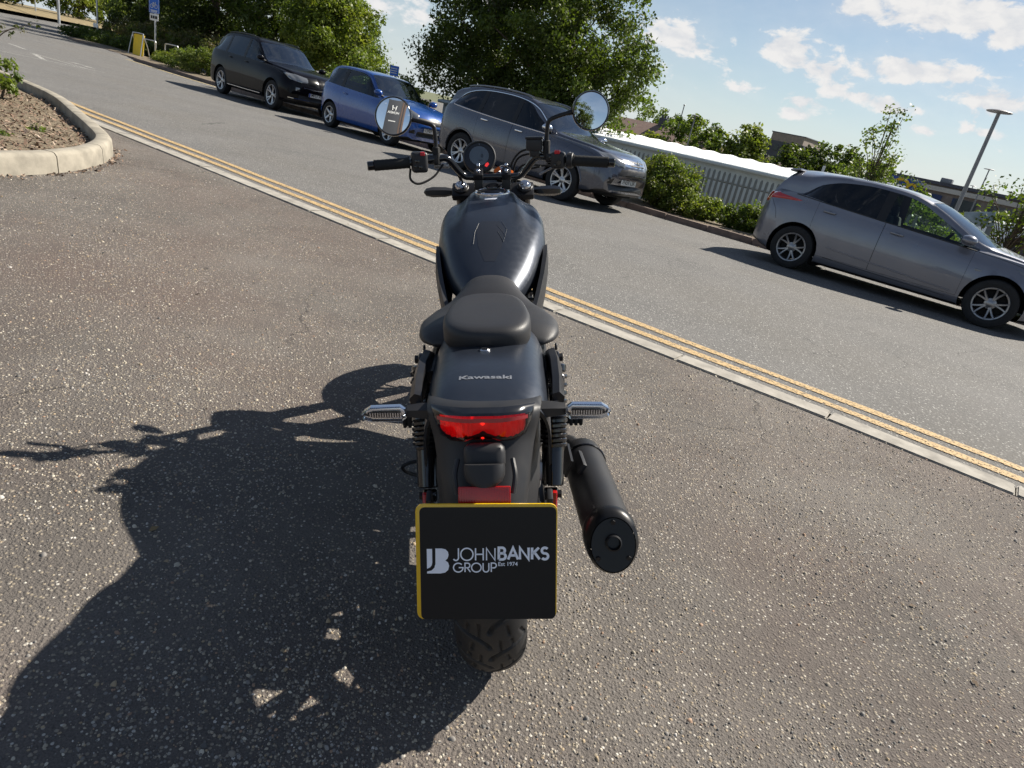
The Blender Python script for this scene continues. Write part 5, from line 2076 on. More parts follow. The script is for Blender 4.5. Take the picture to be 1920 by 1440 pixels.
# grey information board on its leaning post beside the saplings
ib = empty('information_board', RW(.25, 12.0, -.8))
tag(ib, 'weathered grey-blue board on a post behind the hatchback windscreen', 'sign')
M_board = mat('weathered_board', (.30, .36, .42), .6, var=(9, .35, 8))
mb = MB()
p = RW(.24, 12.0)
mb.box((p.x, p.y, 1.05), (.50, .04, .27), Matrix.Rotation(KA, 3, 'Z') @ Matrix.Rotation(R_(-14), 3, 'Y'), bevel=.006)
under(mb.obj('panel', M_board), ib)
mb = MB()
p = RW(.46, 12.06)
mb.box((p.x, p.y, .1), (.09, .05, 1.9), KA, bevel=.006)
under(mb.obj('post', M_steel), ib)

# low dark wall in the car park
lw = MB()
lw.box(RW(3.2, 14.2, .18), (5.0, .25, 1.3), KA, bevel=.02)
tag(lw.obj('low_wall', M_slate), 'low dark wall at the edge of the car park behind the sapling', 'wall')

# ------------------------------------------------------------------ signs and stands at the far left
M_blue = mat('blue_sign_face', (.02, .13, .55), .4, var=(6, .06))
M_wh = mat('white_sign_face', (.72, .72, .70), .4)
M_ylw = mat('yellow_board_face', (.82, .55, .01), .45, var=(5, .1))
M_galv = mat('bright_galvanised', (.50, .51, .52), .4, metal=.7, var=(8, .1))


def face(a, l, z, turn=0):
    return Matrix.Translation(RW(a, l, z)) @ Matrix.Rotation(KA + R_(turn), 4, 'Z') @ Matrix.Rotation(R_(90), 4, 'X')


sp_ = empty('cycle_sign', RW(-33.4, 12.0, 0))
tag(sp_, 'blue cycle parking sign with small white plate on a grey pole', 'sign')
mb = MB()
mb.tube([RW(-33.4, 12.0, -.1), RW(-33.4, 12.0, 2.7)], .042, 12)
under(mb.obj('pole', M_galv), sp_)
Mf = face(-33.35, 11.93, 2.28, 30)


def rrect(w, h, r, n=4):
    out = []
    for cx, cy, a0 in ((w / 2 - r, h / 2 - r, 0), (-w / 2 + r, h / 2 - r, 90), (-w / 2 + r, -h / 2 + r, 180), (w / 2 - r, -h / 2 + r, 270)):
        for k in range(n + 1):
            t = R_(a0 + 90 * k / n)
            out.append((cx + r * math.cos(t), cy + r * math.sin(t)))
    return out


mb = MB()
mb.prism(rrect(.50, .66, .04), Mf, .012)
pn = under(mb.obj('panel', M_blue, smooth=0), sp_)
mb = MB()
mb.tube([Mf @ Vector((x, y, .014)) for x, y in rrect(.46, .62, .03)], .008, 4, closed=True)
under(mb.obj('border', M_wh), sp_)
mb = MB()
for cx in (-.10, .10):
    mb.tube([Mf @ Vector((cx + .075 * math.cos(t), -.04 + .075 * math.sin(t), .016)) for t in np.linspace(0, 6.283, 21)[:-1]], .011, 4, closed=True)
for pth in ([(-.10, -.04), (-.03, .08), (.07, .08), (.10, -.04)], [(-.03, .08), (.02, -.04), (.07, .08)], [(.07, .08), (.06, .12), (.10, .13)], [(-.06, .10), (0, .10)], [(-.10, -.04), (.02, -.04)]):
    mb.tube([Mf @ Vector((x, y, .016)) for x, y in pth], .010, 4)
under(mb.obj('cycle_symbol', M_wh), sp_)
for k, (yy, ww) in enumerate(((-.215, .34), (-.26, .30))):
    mb = MB()
    mb.prism([(-ww / 2, yy - .014), (ww / 2, yy - .014), (ww / 2, yy + .014), (-ww / 2, yy + .014)], Mf @ Matrix.Translation((0, 0, .013)), .002)
    under(mb.obj('text_line', M_wh, smooth=0), sp_)
Mf2 = face(-33.35, 11.93, 1.79, 30)
mb = MB()
mb.prism(rrect(.42, .28, .03), Mf2, .012)
under(mb.obj('small_plate', M_wh, smooth=0), sp_)
for k, (x0_, x1_) in enumerate(((-.16, -.08), (-.06, .03), (.05, .16))):
    mb = MB()
    mb.prism([(x0_, -.06), (x1_, -.06), (x1_, .06), (x0_, .06)], Mf2 @ Matrix.Translation((0, 0, .013)), .002)
    under(mb.obj('text_block', M_letter, smooth=0), sp_)

ab = empty('board_sign', RW(-32.6, 11.0, 0))
tag(ab, 'yellow swing board sign standing on the kerb', 'sign')
Mb = face(-32.66, 10.95, .0, 18)
mb = MB()
for s_ in (-1, 1):
    mb.tube(catmull([Mb @ Vector(p) for p in ((-.36, 0, .26 * s_), (-.34, .5, .15 * s_), (-.31, .93, .04), (-.24, 1.0, .0), (.24, 1.0, .0), (.31, .93, .04), (.34, .5, .15 * s_), (.36, 0, .26 * s_))], 4), .02, 8)
under(mb.obj('frame', M_galv), ab)
mb = MB()
mb.prism([(x, y + .50) for x, y in rrect(.62, .88, .06)], Mb @ Matrix.Translation((0, .02, .06)) @ Matrix.Rotation(R_(-7), 4, 'X'), .015)
under(mb.obj('panel', M_ylw, smooth=0), ab)

for i, (a, l, lb) in enumerate(((-33.3, 11.7, 'steel cycle hoop just right of the yellow board sign'), (-31.85, 12.0, 'steel cycle hoop right of the sign pole'), (-30.0, 12.0, 'steel cycle hoop half hidden by the low bush'))):
    mb = MB()
    Mh = face(a, l, 0, 20)
    mb.tube(catmull([Mh @ Vector(p) for p in ((-.36, -.1, 0), (-.36, .3, 0), (-.36, .72, 0), (-.30, .80, 0), (0, .81, 0), (.30, .80, 0), (.36, .72, 0), (.36, .3, 0), (.36, -.1, 0))], 3), .025, 8)
    tag(mb.obj('cycle_hoop', M_galv), lb, 'cycle stand', 'cycle hoops by the sign')

for (a, l, z0, h, r, lb) in ((-46.5, 14.6, 0, 5, .05, 'thin grey pole with two round white discs'), (-70, 20.6, .6, 7, .11, 'thick grey lamp pole on the dry verge'), (-75, 20.5, .6, 6, .05, 'thin pale pole at the left end of the dry verge')):
    root = empty('pole', RW(a, l, z0))
    tag(root, lb, 'pole', 'poles by the side road')
    mb = MB()
    mb.tube([RW(a, l, z0 - .4), RW(a, l, z0 + h)], r, 10)
    under(mb.obj('shaft', M_galv), root)
    if r == .05 and z0 == 0:
        for k in (-.16, .16):
            mb = MB()
            mb.prism([(.13 * math.cos(t), .13 * math.sin(t)) for t in np.linspace(0, 6.283, 17)[:-1]], face(a + k, l - .1, .85, 10), .02)
            under(mb.obj('disc', M_wh), root)
    if r == .11:
        mb = MB()
        mb.tube(catmull([RW(a, l, z0 + h - .2), RW(a + .1, l, z0 + h + .1), RW(a + 1.2, l, z0 + h + .25)], 4), .06, 8)
        under(mb.obj('arm', M_galv), root)

bs = empty('blue_notice', RW(-17.9, 13.0, -.2))
tag(bs, 'small blue notice board above the blue hatchback', 'sign')
mb = MB()
mb.prism(rrect(.34, .32, .02), face(-17.9, 12.95, 1.60, 15), .02)
under(mb.obj('panel', M_blue, smooth=0), bs)
mb = MB()
mb.tube([RW(-17.9, 13.0, -.3), RW(-17.9, 13.0, 1.5)], .03, 8)
under(mb.obj('post', M_galv), bs)
for k in range(3):
    mb = MB()
    mb.prism([(-.13, -.012), (.13, -.012), (.13, .012), (-.13, .012)], face(-17.9, 12.92, 1.67 - k * .07, 15), .006)
    under(mb.obj('text_line', M_wh, smooth=0), bs)

# ------------------------------------------------------------------ cars glimpsed in the car park
M_p5 = car_paint('silver_paint', (.45, .46, .47), .6, .3)
M_p6 = car_paint('white_paint', (.75, .75, .75), .0, .3)
Mc = Matrix.Translation(RW(1.5, 15.3, -.80)) @ Matrix.Rotation(KA + R_(8), 4, 'Z')
Car(dict(mini)).build('parked_car', 'silver car glimpsed low behind the sapling at the frame edge', Mc, None, M_p5, M_tint, M_tint, dict(n=5, w0=.07, w1=.06, m='light'), 'cars in the car park')
Mc = Matrix.Translation(RW(-25.5, 15.0, -.45)) @ Matrix.Rotation(KA + R_(-10), 4, 'Z')
Car(dict(mini)).build('parked_car', 'white car half hidden between the black utility car and the blue hatchback', Mc, None, M_p6, M_tint, M_tint, dict(n=5, w0=.07, w1=.06, m='light'), 'cars in the car park')
Mc = Matrix.Translation(RW(-1.6, 27.5, -1.5)) @ Matrix.Rotation(KA + R_(4), 4, 'Z')
van = dict(big)
van['curves'] = dict(big['curves'])
van['curves']['ztop'] = [(0, 1.8), (.03, 2.3), (.2, 2.45), (1.5, 2.5), (2.8, 2.48), (3.2, 2.2), (3.8, 1.6), (4.3, 1.25), (4.7, 1.0), (4.85, .75)]
van['curves']['wtopz'] = [(0, 1.7), (.1, 2.1), (.4, 2.2), (1.8, 2.25), (2.7, 2.2), (3.2, 1.8), (3.5, 1.3), (4.0, 1.1), (4.85, .68)]
van['curves']['belt'] = [(0, .8), (.1, 1.2), (1.0, 1.35), (2.5, 1.35), (3.4, 1.2), (4.0, 1.08), (4.5, .95), (4.85, .64)]
van['windows'] = [(2.4, 3.2)]
van['doors'] = [(2.3, 3.3)]
van['screen'] = (2.85, 3.85)
Car(van).build('parked_van', 'white van seen through the sapling at the frame edge', Mc, None, M_p6, M_tint, M_tint, dict(n=5, w0=.07, w1=.06, m='dark'), 'cars in the car park')

# ------------------------------------------------------------------ motorcycle, leaning on its side stand
B_M = Matrix.Translation((.091, 1.354, -.005)) @ Matrix.Rotation(R_(5.2), 4, 'Z') @ Matrix.Rotation(R_(-12), 4, 'Y')
bike = empty('motorcycle', M=B_M)
tag(bike, 'matt black cruiser motorcycle seen from behind, leaning on its side stand', 'motorcycle')

M_tank = mat('satin_blue_black_paint', (.030, .037, .052), .36, metal=.55, coat=.25, coat_rough=.30, var=(2.5, .08, 5), rvar=(60, .05), bump=(900, .035, .001))
M_plast = mat('black_moulded_plastic', (.020, .020, .022), .50, rvar=(30, .08), bump=(700, .10, .001))
M_vinyl = mat('black_seat_vinyl', (.024, .024, .026), .50, bump=(520, .22, .0015), rvar=(8, .06))
M_gl = mat('gloss_black_metal', (.008, .008, .009), .16, coat=.6)
M_sat = mat('satin_black_metal', (.016, .016, .018), .42, metal=.3, rvar=(20, .1))
M_muf = mat('matt_black_heat_paint', (.022, .022, .024), .48, metal=.25, rvar=(12, .08), bump=(400, .06, .001))
M_cap = mat('satin_black_end_cap', (.012, .012, .013), .33, metal=.2)
M_bolt = mat('bright_bolt', (.62, .62, .64), .22, metal=1.0)
M_cast = mat('cast_aluminium', (.34, .34, .35), .42, metal=.85, bump=(120, .2, .002))
M_rubb = mat('grip_rubber', (.012, .012, .012), .75, bump=(300, .3, .002))
M_tyre = mat('motorcycle_tyre_rubber', (.019, .019, .020), .6, var=(40, .2), bump=(350, .15, .001))
M_redrib = mat('red_reflector', (.40, .008, .006), .25, coat=.6)
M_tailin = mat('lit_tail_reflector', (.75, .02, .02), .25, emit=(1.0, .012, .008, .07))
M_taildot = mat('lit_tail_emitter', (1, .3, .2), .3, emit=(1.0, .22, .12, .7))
M_tailglass = glass_mat('red_lens_glass', (1.0, .10, .10), .92, .05)
M_clr = glass_mat('clear_lens_plastic', (.95, .97, 1.0), .96, .03)
M_lcd = mat('lcd_glass', (.10, .125, .15), .12, coat=.6)
M_lcdt = mat('lcd_segment', (.025, .03, .04), .3)
M_redsw = mat('red_switch', (.55, .02, .03), .35)
M_orange = mat('orange_key_tag', (.85, .16, .01), .4)
M_mirror = mat('mirror_silvering', (.88, .90, .92), .008, metal=1.0)
M_plate_y = mat('yellow_plate_acrylic', (.70, .43, .01), .25, coat=.5)
M_plate_k = mat('black_plate_sticker', (.008, .009, .011), .35, spec=.3, rvar=(5, .05))
M_plate_t = mat('pale_plate_lettering', (.80, .84, .92), .5)
M_wordmark = mat('silver_wordmark', (.30, .31, .33), .4, metal=.5)
M_sticker = mat('white_sticker', (.55, .58, .66), .5)


def bp(mb, name, m, parent=None, smooth=35):
    return mb.obj(name, m, parent or bike, smooth)


# ---- wheels
def bike_tyre(Rr, w, rimr, period, seg, m_cross=46):
    prof = []
    for i in range(m_cross + 1):
        ph = -90 + 180 * i / m_cross
        prof.append((w / 2 * math.sin(R_(ph)), Rr - .40 * w * (1 - math.cos(R_(ph)))))
    side_l = [(-w * .36, rimr - .004), (-w * .47, rimr + .012), (-w * .505, (prof[0][1] + rimr) / 2 + .008)]
    X = np.array([p[0] for p in prof])
    RRr = np.array([p[1] for p in prof])
    th = np.arange(seg) / seg * 2 * np.pi
    s = th * Rr
    npd = round(2 * np.pi * Rr / period)
    per = 2 * np.pi * Rr / npd
    S, XX = np.meshgrid(s, X, indexing='ij')
    dep = np.zeros_like(S)

    def seg_d(ax, as_, bx_, bs, k):
        d = np.full_like(S, 9.0)
        for off in (-1, 0, 1):
            sx = (S % per) + off * per
            px, ps = XX - ax, sx - as_
            vx, vs = bx_ - ax, bs - as_
            t = np.clip((px * vx + ps * vs) / (vx * vx + vs * vs), 0, 1)
            d = np.minimum(d, np.hypot(px - t * vx, ps - t * vs))
        return d
    for sgn, ph in ((1, 0), (-1, per / 2)):
        k = w / .15
        pl = [(-.066 * k, ph - .010), (-.045 * k, ph - .004), (-.022 * k, ph + .006), (-.006 * k, ph + .020), (.000 * k, ph + .034)]
        for (a, b) in zip(pl[:-1], pl[1:]):
            d = seg_d(sgn * a[0], a[1], sgn * b[0], b[1], k)
            dep = np.maximum(dep, np.clip(1.9 - d / .0030, 0, 1))
        for (xa, sa, xb, sb) in ((.020 * k, ph + .012, .022 * k, ph + .046), (.042 * k, ph + .016, .046 * k, ph + .044), (-.034 * k, ph + .022, -.038 * k, ph + .048), (.060 * k, ph + .0, .068 * k, ph + .03)):
            d = seg_d(sgn * xa, sa, sgn * xb, sb, k)
            dep = np.maximum(dep, np.clip(1.7 - d / .0018, 0, 1) * .8)
    Rg = RRr[None, :] - dep * .0085
    mb_rows = []
    left = [(x, r) for x, r in side_l]
    right = [(-x, r) for x, r in reversed(side_l)]
    V, F = [], []
    full = []
    for i in range(seg):
        c, sn = math.cos(th[i]), math.sin(th[i])
        row = [(x, r * c, r * sn) for x, r in left] + [(X[j], Rg[i, j] * c, Rg[i, j] * sn) for j in range(len(X))] + [(x, r * c, r * sn) for x, r in right]
        full.append(row)
    V = np.array(full)
    nv = V.shape[1]
    idx = np.arange(seg * nv).reshape(seg, nv)
    nx = np.roll(idx, -1, axis=0)
    F = np.stack([idx[:, :-1], nx[:, :-1], nx[:, 1:], idx[:, 1:]], -1).reshape(-1, 4)
    return V.reshape(-1, 3), F


def bike_wheel(cy, cz, Rr, w, rimr, seg, spokes, mc=46):
    root = None
    V, F = bike_tyre(Rr, w, rimr, .098, seg, mc)
    o = np_mesh('wheel', V, F, M_tyre, bike, smooth=True)
    o.matrix_local = Matrix.Translation((0, cy, cz))
    RX = Matrix.Rotation(R_(90), 4, 'Y')
    mb = MB()
    hw = w * .36
    mb.lathe([(rimr + .004, -hw), (rimr - .004, -hw - .004), (rimr - .016, -hw + .004), (rimr - .028, -hw * .5), (rimr - .030, 0), (rimr - .028, hw * .5), (rimr - .016, hw - .004), (rimr - .004, hw + .004), (rimr + .004, hw)], 56, RX)
    mb.obj('rim', M_gl, o)
    mb = MB()
    for k in range(spokes):
        a0 = 2 * math.pi * k / spokes
        for q in (-1, 1):
            a1 = a0 + q * .14
            rings = []
            for t in (0, .5, 1):
                r = .035 + (rimr - .058) * t
                a = a0 + (a1 - a0) * t
                cpt = Vector((0, r * math.cos(a), r * math.sin(a)))
                tn = Vector((0, -math.sin(a), math.cos(a)))
                wd = .0085 - .0025 * t
                rings.append([cpt + tn * wd + Vector((.016, 0, 0)), cpt - tn * wd + Vector((.016, 0, 0)), cpt - tn * wd - Vector((.016, 0, 0)), cpt + tn * wd - Vector((.016, 0, 0))])
            mb.loft(rings)
    mb.obj('spokes', M_gl, o)
    mb = MB()
    mb.cyl((-.075, 0, 0), (.075, 0, 0), .032, seg=24, bevel=.004)
    mb.cyl((-.135, 0, 0), (.135, 0, 0), .011, seg=12)
    mb.obj('hub', M_sat, o)
    mb = MB()
    x0 = .082
    mb.lathe([(.075, x0), (.12, x0), (.122, x0 + .002), (.12, x0 + .0045), (.075, x0 + .0045), (.073, x0 + .002)], 48, RX, closed=True)
    for k in range(5):
        a = k * 1.2566
        mb.tube([(x0 + .002, .03 * math.cos(a), .03 * math.sin(a)), (x0 + .002, .08 * math.cos(a + .25), .08 * math.sin(a + .25))], .006, 6)
    mb.obj('brake_disc', M_cast, o)
    return o


rw = bike_wheel(0, .323, .323, .152, .205, 900, 5, 84)
fw = bike_wheel(1.53, .318, .318, .128, .230, 360, 5)
mb = MB()   # sprocket and chain on the other side
mb.lathe([(.06, -.092), (.10, -.092), (.102, -.090), (.10, -.087), (.06, -.087)], 40, Matrix.Translation((0, 0, .323)) @ Matrix.Rotation(R_(90), 4, 'Y'), closed=True)
bp(mb, 'sprocket', M_cast)
mb = MB()
mb.tube(catmull([(-.09, -.10, .323), (-.09, -.07, .39), (-.09, 0, .425), (-.09, .30, .40), (-.09, .53, .375), (-.09, .57, .34), (-.09, .53, .305), (-.09, .3, .26), (-.09, 0, .222), (-.09, -.07, .255)], 4, True), .007, 6, closed=True)
bp(mb, 'chain', M_sat)

# ---- swing arm, shocks, pegs
mb = MB()
for s_ in (-1, 1):
    mb.tube([(s_ * .118, -.055, .323), (s_ * .118, 0, .323), (s_ * .112, .25, .335), (s_ * .10, .54, .36)], [.016, .026, .028, .03], 10, ell=(1.25, .75))
    mb.cyl((s_ * .105, 0, .323), (s_ * .142, 0, .323), .019, seg=6)
mb.cyl((-.12, .54, .36), (.12, .54, .36), .028)
mb.box((0, .40, .355), (.22, .05, .05), bevel=.012)
bp(mb, 'swing_arm', M_sat)
for s_ in (-1, 1):
    top, bot = Vector((s_ * .150, .11, .705)), Vector((s_ * .141, -.03, .425))
    ax = (bot - top)
    u = ax.normalized()
    e1 = u.orthogonal().normalized()
    e2 = u.cross(e1)
    mb = MB()
    mb.cyl(top + u * .02, bot - u * .02, .010, seg=12)
    mb.cyl(top + ax * .63, bot - ax * .06, .0255, seg=20, bevel=.003)
    mb.cyl(top + ax * .05, top + ax * .11, .030, seg=20, bevel=.003)
    for p in (top, bot):
        mb.cyl(p - Vector((s_ * .018, 0, 0)), p + Vector((s_ * .012, 0, 0)), .015, seg=16, bevel=.002)
    sh_ = bp(mb, 'shock_absorber', M_gl)
    mb = MB()
    pth = []
    for k in range(13 * 14):
        t = k / (13 * 14 - 1)
        tt = t if t < .45 else .45 + (t - .45) * 1.0
        a = 2 * math.pi * (5.0 * t / .55 if t < .55 else 5.0 + (t - .55) / .45 * 7)
        pth.append(top + ax * (.10 + .55 * t) + (e1 * math.cos(a) + e2 * math.sin(a)) * .0285)
    mb.tube(pth, .0058, 6)
    bp(mb, 'spring', M_gl, sh_)
    for p in (top, bot):
        mb = MB()
        mb.cyl(p + Vector((s_ * .011, 0, 0)), p + Vector((s_ * .021, 0, 0)), .010, seg=6)
        bp(mb, 'mounting_nut', M_sat, sh_)
    # passenger foot peg
    mb = MB()
    mb.tube([(s_ * .13, .36, .46), (s_ * .16, .34, .45), (s_ * .18, .335, .445)], [.016, .014, .012], 10)
    pg = bp(mb, 'passenger_peg', M_sat)
    mb = MB()
    for k in range(5):
        mb.box((s_ * (.188 + k * .0135), .325, .447), (.0095, .034, .034), bevel=.003)
    mb.box((s_ * .215, .325, .447), (.066, .026, .026), bevel=.003)
    bp(mb, 'peg_rubber', M_rubb, pg)
    # rider peg, further forward
    mb = MB()
    mb.tube([(s_ * .12, .86, .30), (s_ * .17, .86, .30), (s_ * .235, .85, .30)], [.014, .013, .016], 10)
    bp(mb, 'rider_peg', M_rubb)
    # side reflector low on the arm
    mb = MB()
    mb.prism([(-.040, -.0) , (-.036, .009), (0, .011), (.036, .009), (.040, 0), (.036, -.009), (0, -.011), (-.036, -.009)],
             axis_matrix((s_ * .138, -.09, .425), (s_ * 1, -.16, .02), (0, -.35, -.94)), .009, .002)
    rf_ = bp(mb, 'side_reflector', M_redrib)
    mb = MB()
    mb.box((s_ * .131, -.085, .425), (.012, .03, .095), Matrix.Rotation(R_(20), 3, 'X'), bevel=.003)
    bp(mb, 'reflector_bracket', M_plast, rf_)

# ---- brake caliper and hoses on the right
mb = MB()
mb.box((.092, .045, .445), (.05, .06, .085), Matrix.Rotation(R_(-25), 3, 'X'), bevel=.012, seg=2)
mb.box((.105, .0, .47), (.03, .035, .045), Matrix.Rotation(R_(-20), 3, 'X'), bevel=.006)
cal = bp(mb, 'brake_caliper', M_cast)
mb = MB()
mb.cyl((.108, -.006, .488), (.106, -.012, .53), .007, seg=8)
mb.tube(catmull([(.106, -.012, .525), (.104, 0, .57), (.112, .06, .60), (.125, .16, .56), (.125, .3, .48)], 6), .0045, 8)
bp(mb, 'brake_hose', M_rubb, cal)
mb = MB()
for p in ((.116, .03, .46), (.118, .06, .43), (.121, -.01, .455)):
    mb.cyl(p, (p[0] + .012, p[1] - .006, p[2]), .007, seg=6)
bp(mb, 'caliper_bolt', M_bolt, cal)

# ---- silencer
mb = MB()


def muf_c(t):
    return Vector((.236 + .027 * t, .24 - .405 * t, .380 - .002 * t))


def oval(c, rx, rz, n=36, tilt=0.0):
    return [c + Vector((rx * math.cos(a), tilt * math.sin(a) * rz, rz * math.sin(a))) for a in (2 * math.pi * k / n for k in range(n))]


rings = [oval(muf_c(t), rx, rz) for t, rx, rz in ((-.02, .026, .026), (.0, .043, .046), (.03, .050, .054), (.10, .052, .057), (.5, .054, .060), (.86, .055, .0615), (.862, .0565, .063))]
mb.loft(rings)
muf = bp(mb, 'silencer', M_muf)
mb = MB()
mb.loft([oval(muf_c(t), rx, rz, tilt=tl) for t, rx, rz, tl in ((.862, .0575, .0645, 0), (.885, .0590, .0660, .08), (.93, .0590, .0660, .22), (.975, .0560, .0630, .36), (.995, .0490, .055, .42))], cap=False)
c1 = muf_c(.995)
mb.loft([oval(c1, .047, .053, tilt=.42), oval(c1 + Vector((0, .003, .0)), .034, .038, tilt=.42), oval(c1 + Vector((0, .010, .0)), .026, .028, tilt=.42)], cap=True)
ec = bp(mb, 'end_cap', M_cap, muf)
mb = MB()
c2 = c1 + Vector((0, .006, .003))
Mx = axis_matrix(c2, (0.03, -.92, .40))
mb.lathe([(.016, -.02), (.0175, .012), (.0145, .014), (.013, .010), (.0125, -.03), (0, -.03)], 24, Mx)
bp(mb, 'outlet', M_sat, muf)
for a in (90, 215, 325):
    mb = MB()
    p = c1 + Vector((.040 * math.cos(R_(a)), .42 * .045 * math.sin(R_(a)) + .002, .045 * math.sin(R_(a))))
    mb.cyl(p, p + Vector((0, -.005, 0)), .0055, seg=6)
    bp(mb, 'end_cap_bolt', M_sat, muf)
mb = MB()
mb.tube([p for p in oval(muf_c(.14), .0535, .0585, 40)], .003, 6, closed=True)
bp(mb, 'band', M_gl, muf)
mb = MB()
mb.prism([(-.05, -.03), (.05, -.035), (.035, .02), (-.04, .03)], axis_matrix((.183, .11, .425), (1, 0, -.25), (0, -1, 0)), .006)
mb.box((.215, .085, .441), (.012, .075, .03), Matrix.Rotation(R_(4), 3, 'Z') @ Matrix.Rotation(R_(30), 3, 'Y'), bevel=.004)
bp(mb, 'bracket', M_muf, muf)
mb = MB()
mb.tube(catmull([muf_c(0.0), (.215, .40, .33), (.18, .60, .22), (.13, .85, .17), (.10, 1.05, .24), (.08, 1.10, .38)], 6), .024, 14)
bp(mb, 'header_pipe', M_sat, muf)

# ---- rear mudguard
zc = curve([(-.262, .765), (-.2, .779), (-.12, .786), (0, .786), (.12, .782), (.3, .77)])
wf = curve([(-.262, .117), (-.15, .121), (0, .124), (.12, .122), (.3, .11)])
mb = MB()


def fender_ring(Y, grow=0.0):
    w, z = wf(Y) + grow, zc(Y) + grow
    d = .13
    out = []
    for k in range(33):
        a = math.pi * k / 32
        cx, sx = math.cos(a), math.sin(a)
        x = w * math.copysign(abs(cx) ** (2 / 3.6), cx)
        zz = z - d + d * abs(sx) ** (2 / 3.6)
        out.append(Vector((x + .005, Y - .012 * (1 - (x / w) ** 2), zz)))
    return out


ys = list(np.linspace(.28, -.258, 26)) + [-.262]
outer = [fender_ring(y) for y in ys]
inner = [[p - Vector((math.copysign(.004, p.x) if abs(p.x) > .09 else 0, -.001, .005)) for p in r] for r in outer]
V1 = mb.grid(outer)
V2 = mb.grid(inner)
for j in range(32):
    mb._f((V1[-1][j], V1[-1][j + 1], V2[-1][j + 1], V2[-1][j]))
fend = bp(mb, 'mudguard', M_tank, smooth=50)
tmp_bm = bmesh.new()
tmp_bm.from_mesh(fend.data)
fbvh = BVHTree.FromBMesh(tmp_bm)
tmp_bm.free()
wm = text_mesh('Kawasaki', .03, .00075, .0004, 'CENTER', 1.02)
xs_ = [v.co.x for v in wm.vertices]
kx_ = .098 / (max(xs_) - min(xs_))
for v in wm.vertices:
    X_, Y_ = v.co.x * kx_, -.196 + v.co.y * .62
    hit = fbvh.ray_cast(Vector((X_ + .002, Y_, 2)), Vector((0, 0, -1)))
    z_ = hit[0].z if hit[0] else .78
    v.co = Vector((X_ + .002, Y_, z_ + .0006 + (.0003 if v.co.z > 0 else 0)))
wm.materials.clear()
wmo = link('lettering', wm, M_wordmark, fend)
for s_ in (-1, 1):     # stays along the guard
    mb = MB()
    rings = []
    for (Y, z0, z1, x0) in ((.08, .700, .735, .138), (.03, .702, .758, .141), (-.05, .706, .764, .142), (-.13, .712, .757, .140), (-.185, .720, .745, .137)):
        rings.append([Vector((s_ * (x0 - .013) + .004, Y, z0)), Vector((s_ * (x0 + .008) + .004, Y, z0)), Vector((s_ * (x0 + .010) + .004, Y, z0 + (z1 - z0) * .6)), Vector((s_ * x0 + .004, Y, z1)), Vector((s_ * (x0 - .013) + .004, Y, z1 - .004))])
    mb.loft(rings)
    sty = bp(mb, 'mudguard_stay', M_sat, smooth=30)
    mb = MB()
    for (Y, z) in ((.10, .735), (-.10, .735)):
        mb.cyl((s_ * .148 + .004, Y, z), (s_ * .153 + .004, Y, z), .009, seg=12, bevel=.002)
    bp(mb, 'stay_bolt', M_sat, sty)
    mb = MB()
    mb.box((s_ * .130 + .004, -.19, .715), (.008, .014, .03), bevel=.002)
    bp(mb, 'stay_clip', M_bolt, sty)
mb = MB()   # dark liner under the guard, towards the tail panel
rows = []
for (Y, z, w) in ((.15, .70, .10), (0, .73, .105), (-.15, .735, .105), (-.24, .735, .10), (-.29, .70, .098), (-.32, .64, .09), (-.34, .57, .075)):
    rows.append([Vector((w * t + .004, Y + .05 * abs(t) ** 3, z - .10 * abs(t) ** 4)) for t in np.linspace(-1, 1, 13)])
mb.grid(rows)
bp(mb, 'inner_mudguard', M_plast, smooth=60)

# ---- tail panel with lamp
tp = [(-.232, .738, .098), (-.236, .757, .100), (-.246, .7635, .1015), (-.275, .7665, .1015), (-.300, .7665, .100), (-.312, .760, .098), (-.316, .748, .096), (-.318, .735, .093), (-.320, .722, .090), (-.326, .707, .087), (-.345, .682, .082), (-.368, .650, .076), (-.388, .622, .071), (-.395, .606, .068)]
mb = MB()
rows = []
for (Y, z, w) in tp:
    r = []
    for t in np.linspace(-1, 1, 25):
        at = abs(t)
        r.append(Vector((w * t + .001, Y + .030 * at ** 3.2, z - .010 * at ** 4)))
    r = [Vector((-w - .010 + .001, Y + .13, z - .035))] + [Vector((-w - .004 + .001, Y + .062, z - .018))] + r + [Vector((w + .004 + .001, Y + .062, z - .018))] + [Vector((w + .010 + .001, Y + .13, z - .035))]
    rows.append(r)
mb.grid(rows)
tail = bp(mb, 'tail_panel', M_plast, smooth=45)
lens_o = [(-.080, .7640), (-.055, .7690), (-.028, .7715), (0, .7725), (.028, .7715), (.055, .7690), (.080, .7640), (.0765, .742), (.069, .7250), (.052, .7195), (.036, .7205), (.028, .7255), (-.028, .7255), (-.036, .7205), (-.052, .7195), (-.069, .7250), (-.0765, .742)]
LC = Vector((.0, 0, .742))


def lens_y(x, z, b=0.0):
    return -.336 + .030 * (abs(x) / .08) ** 2.4 - (z - .742) * .15 - b


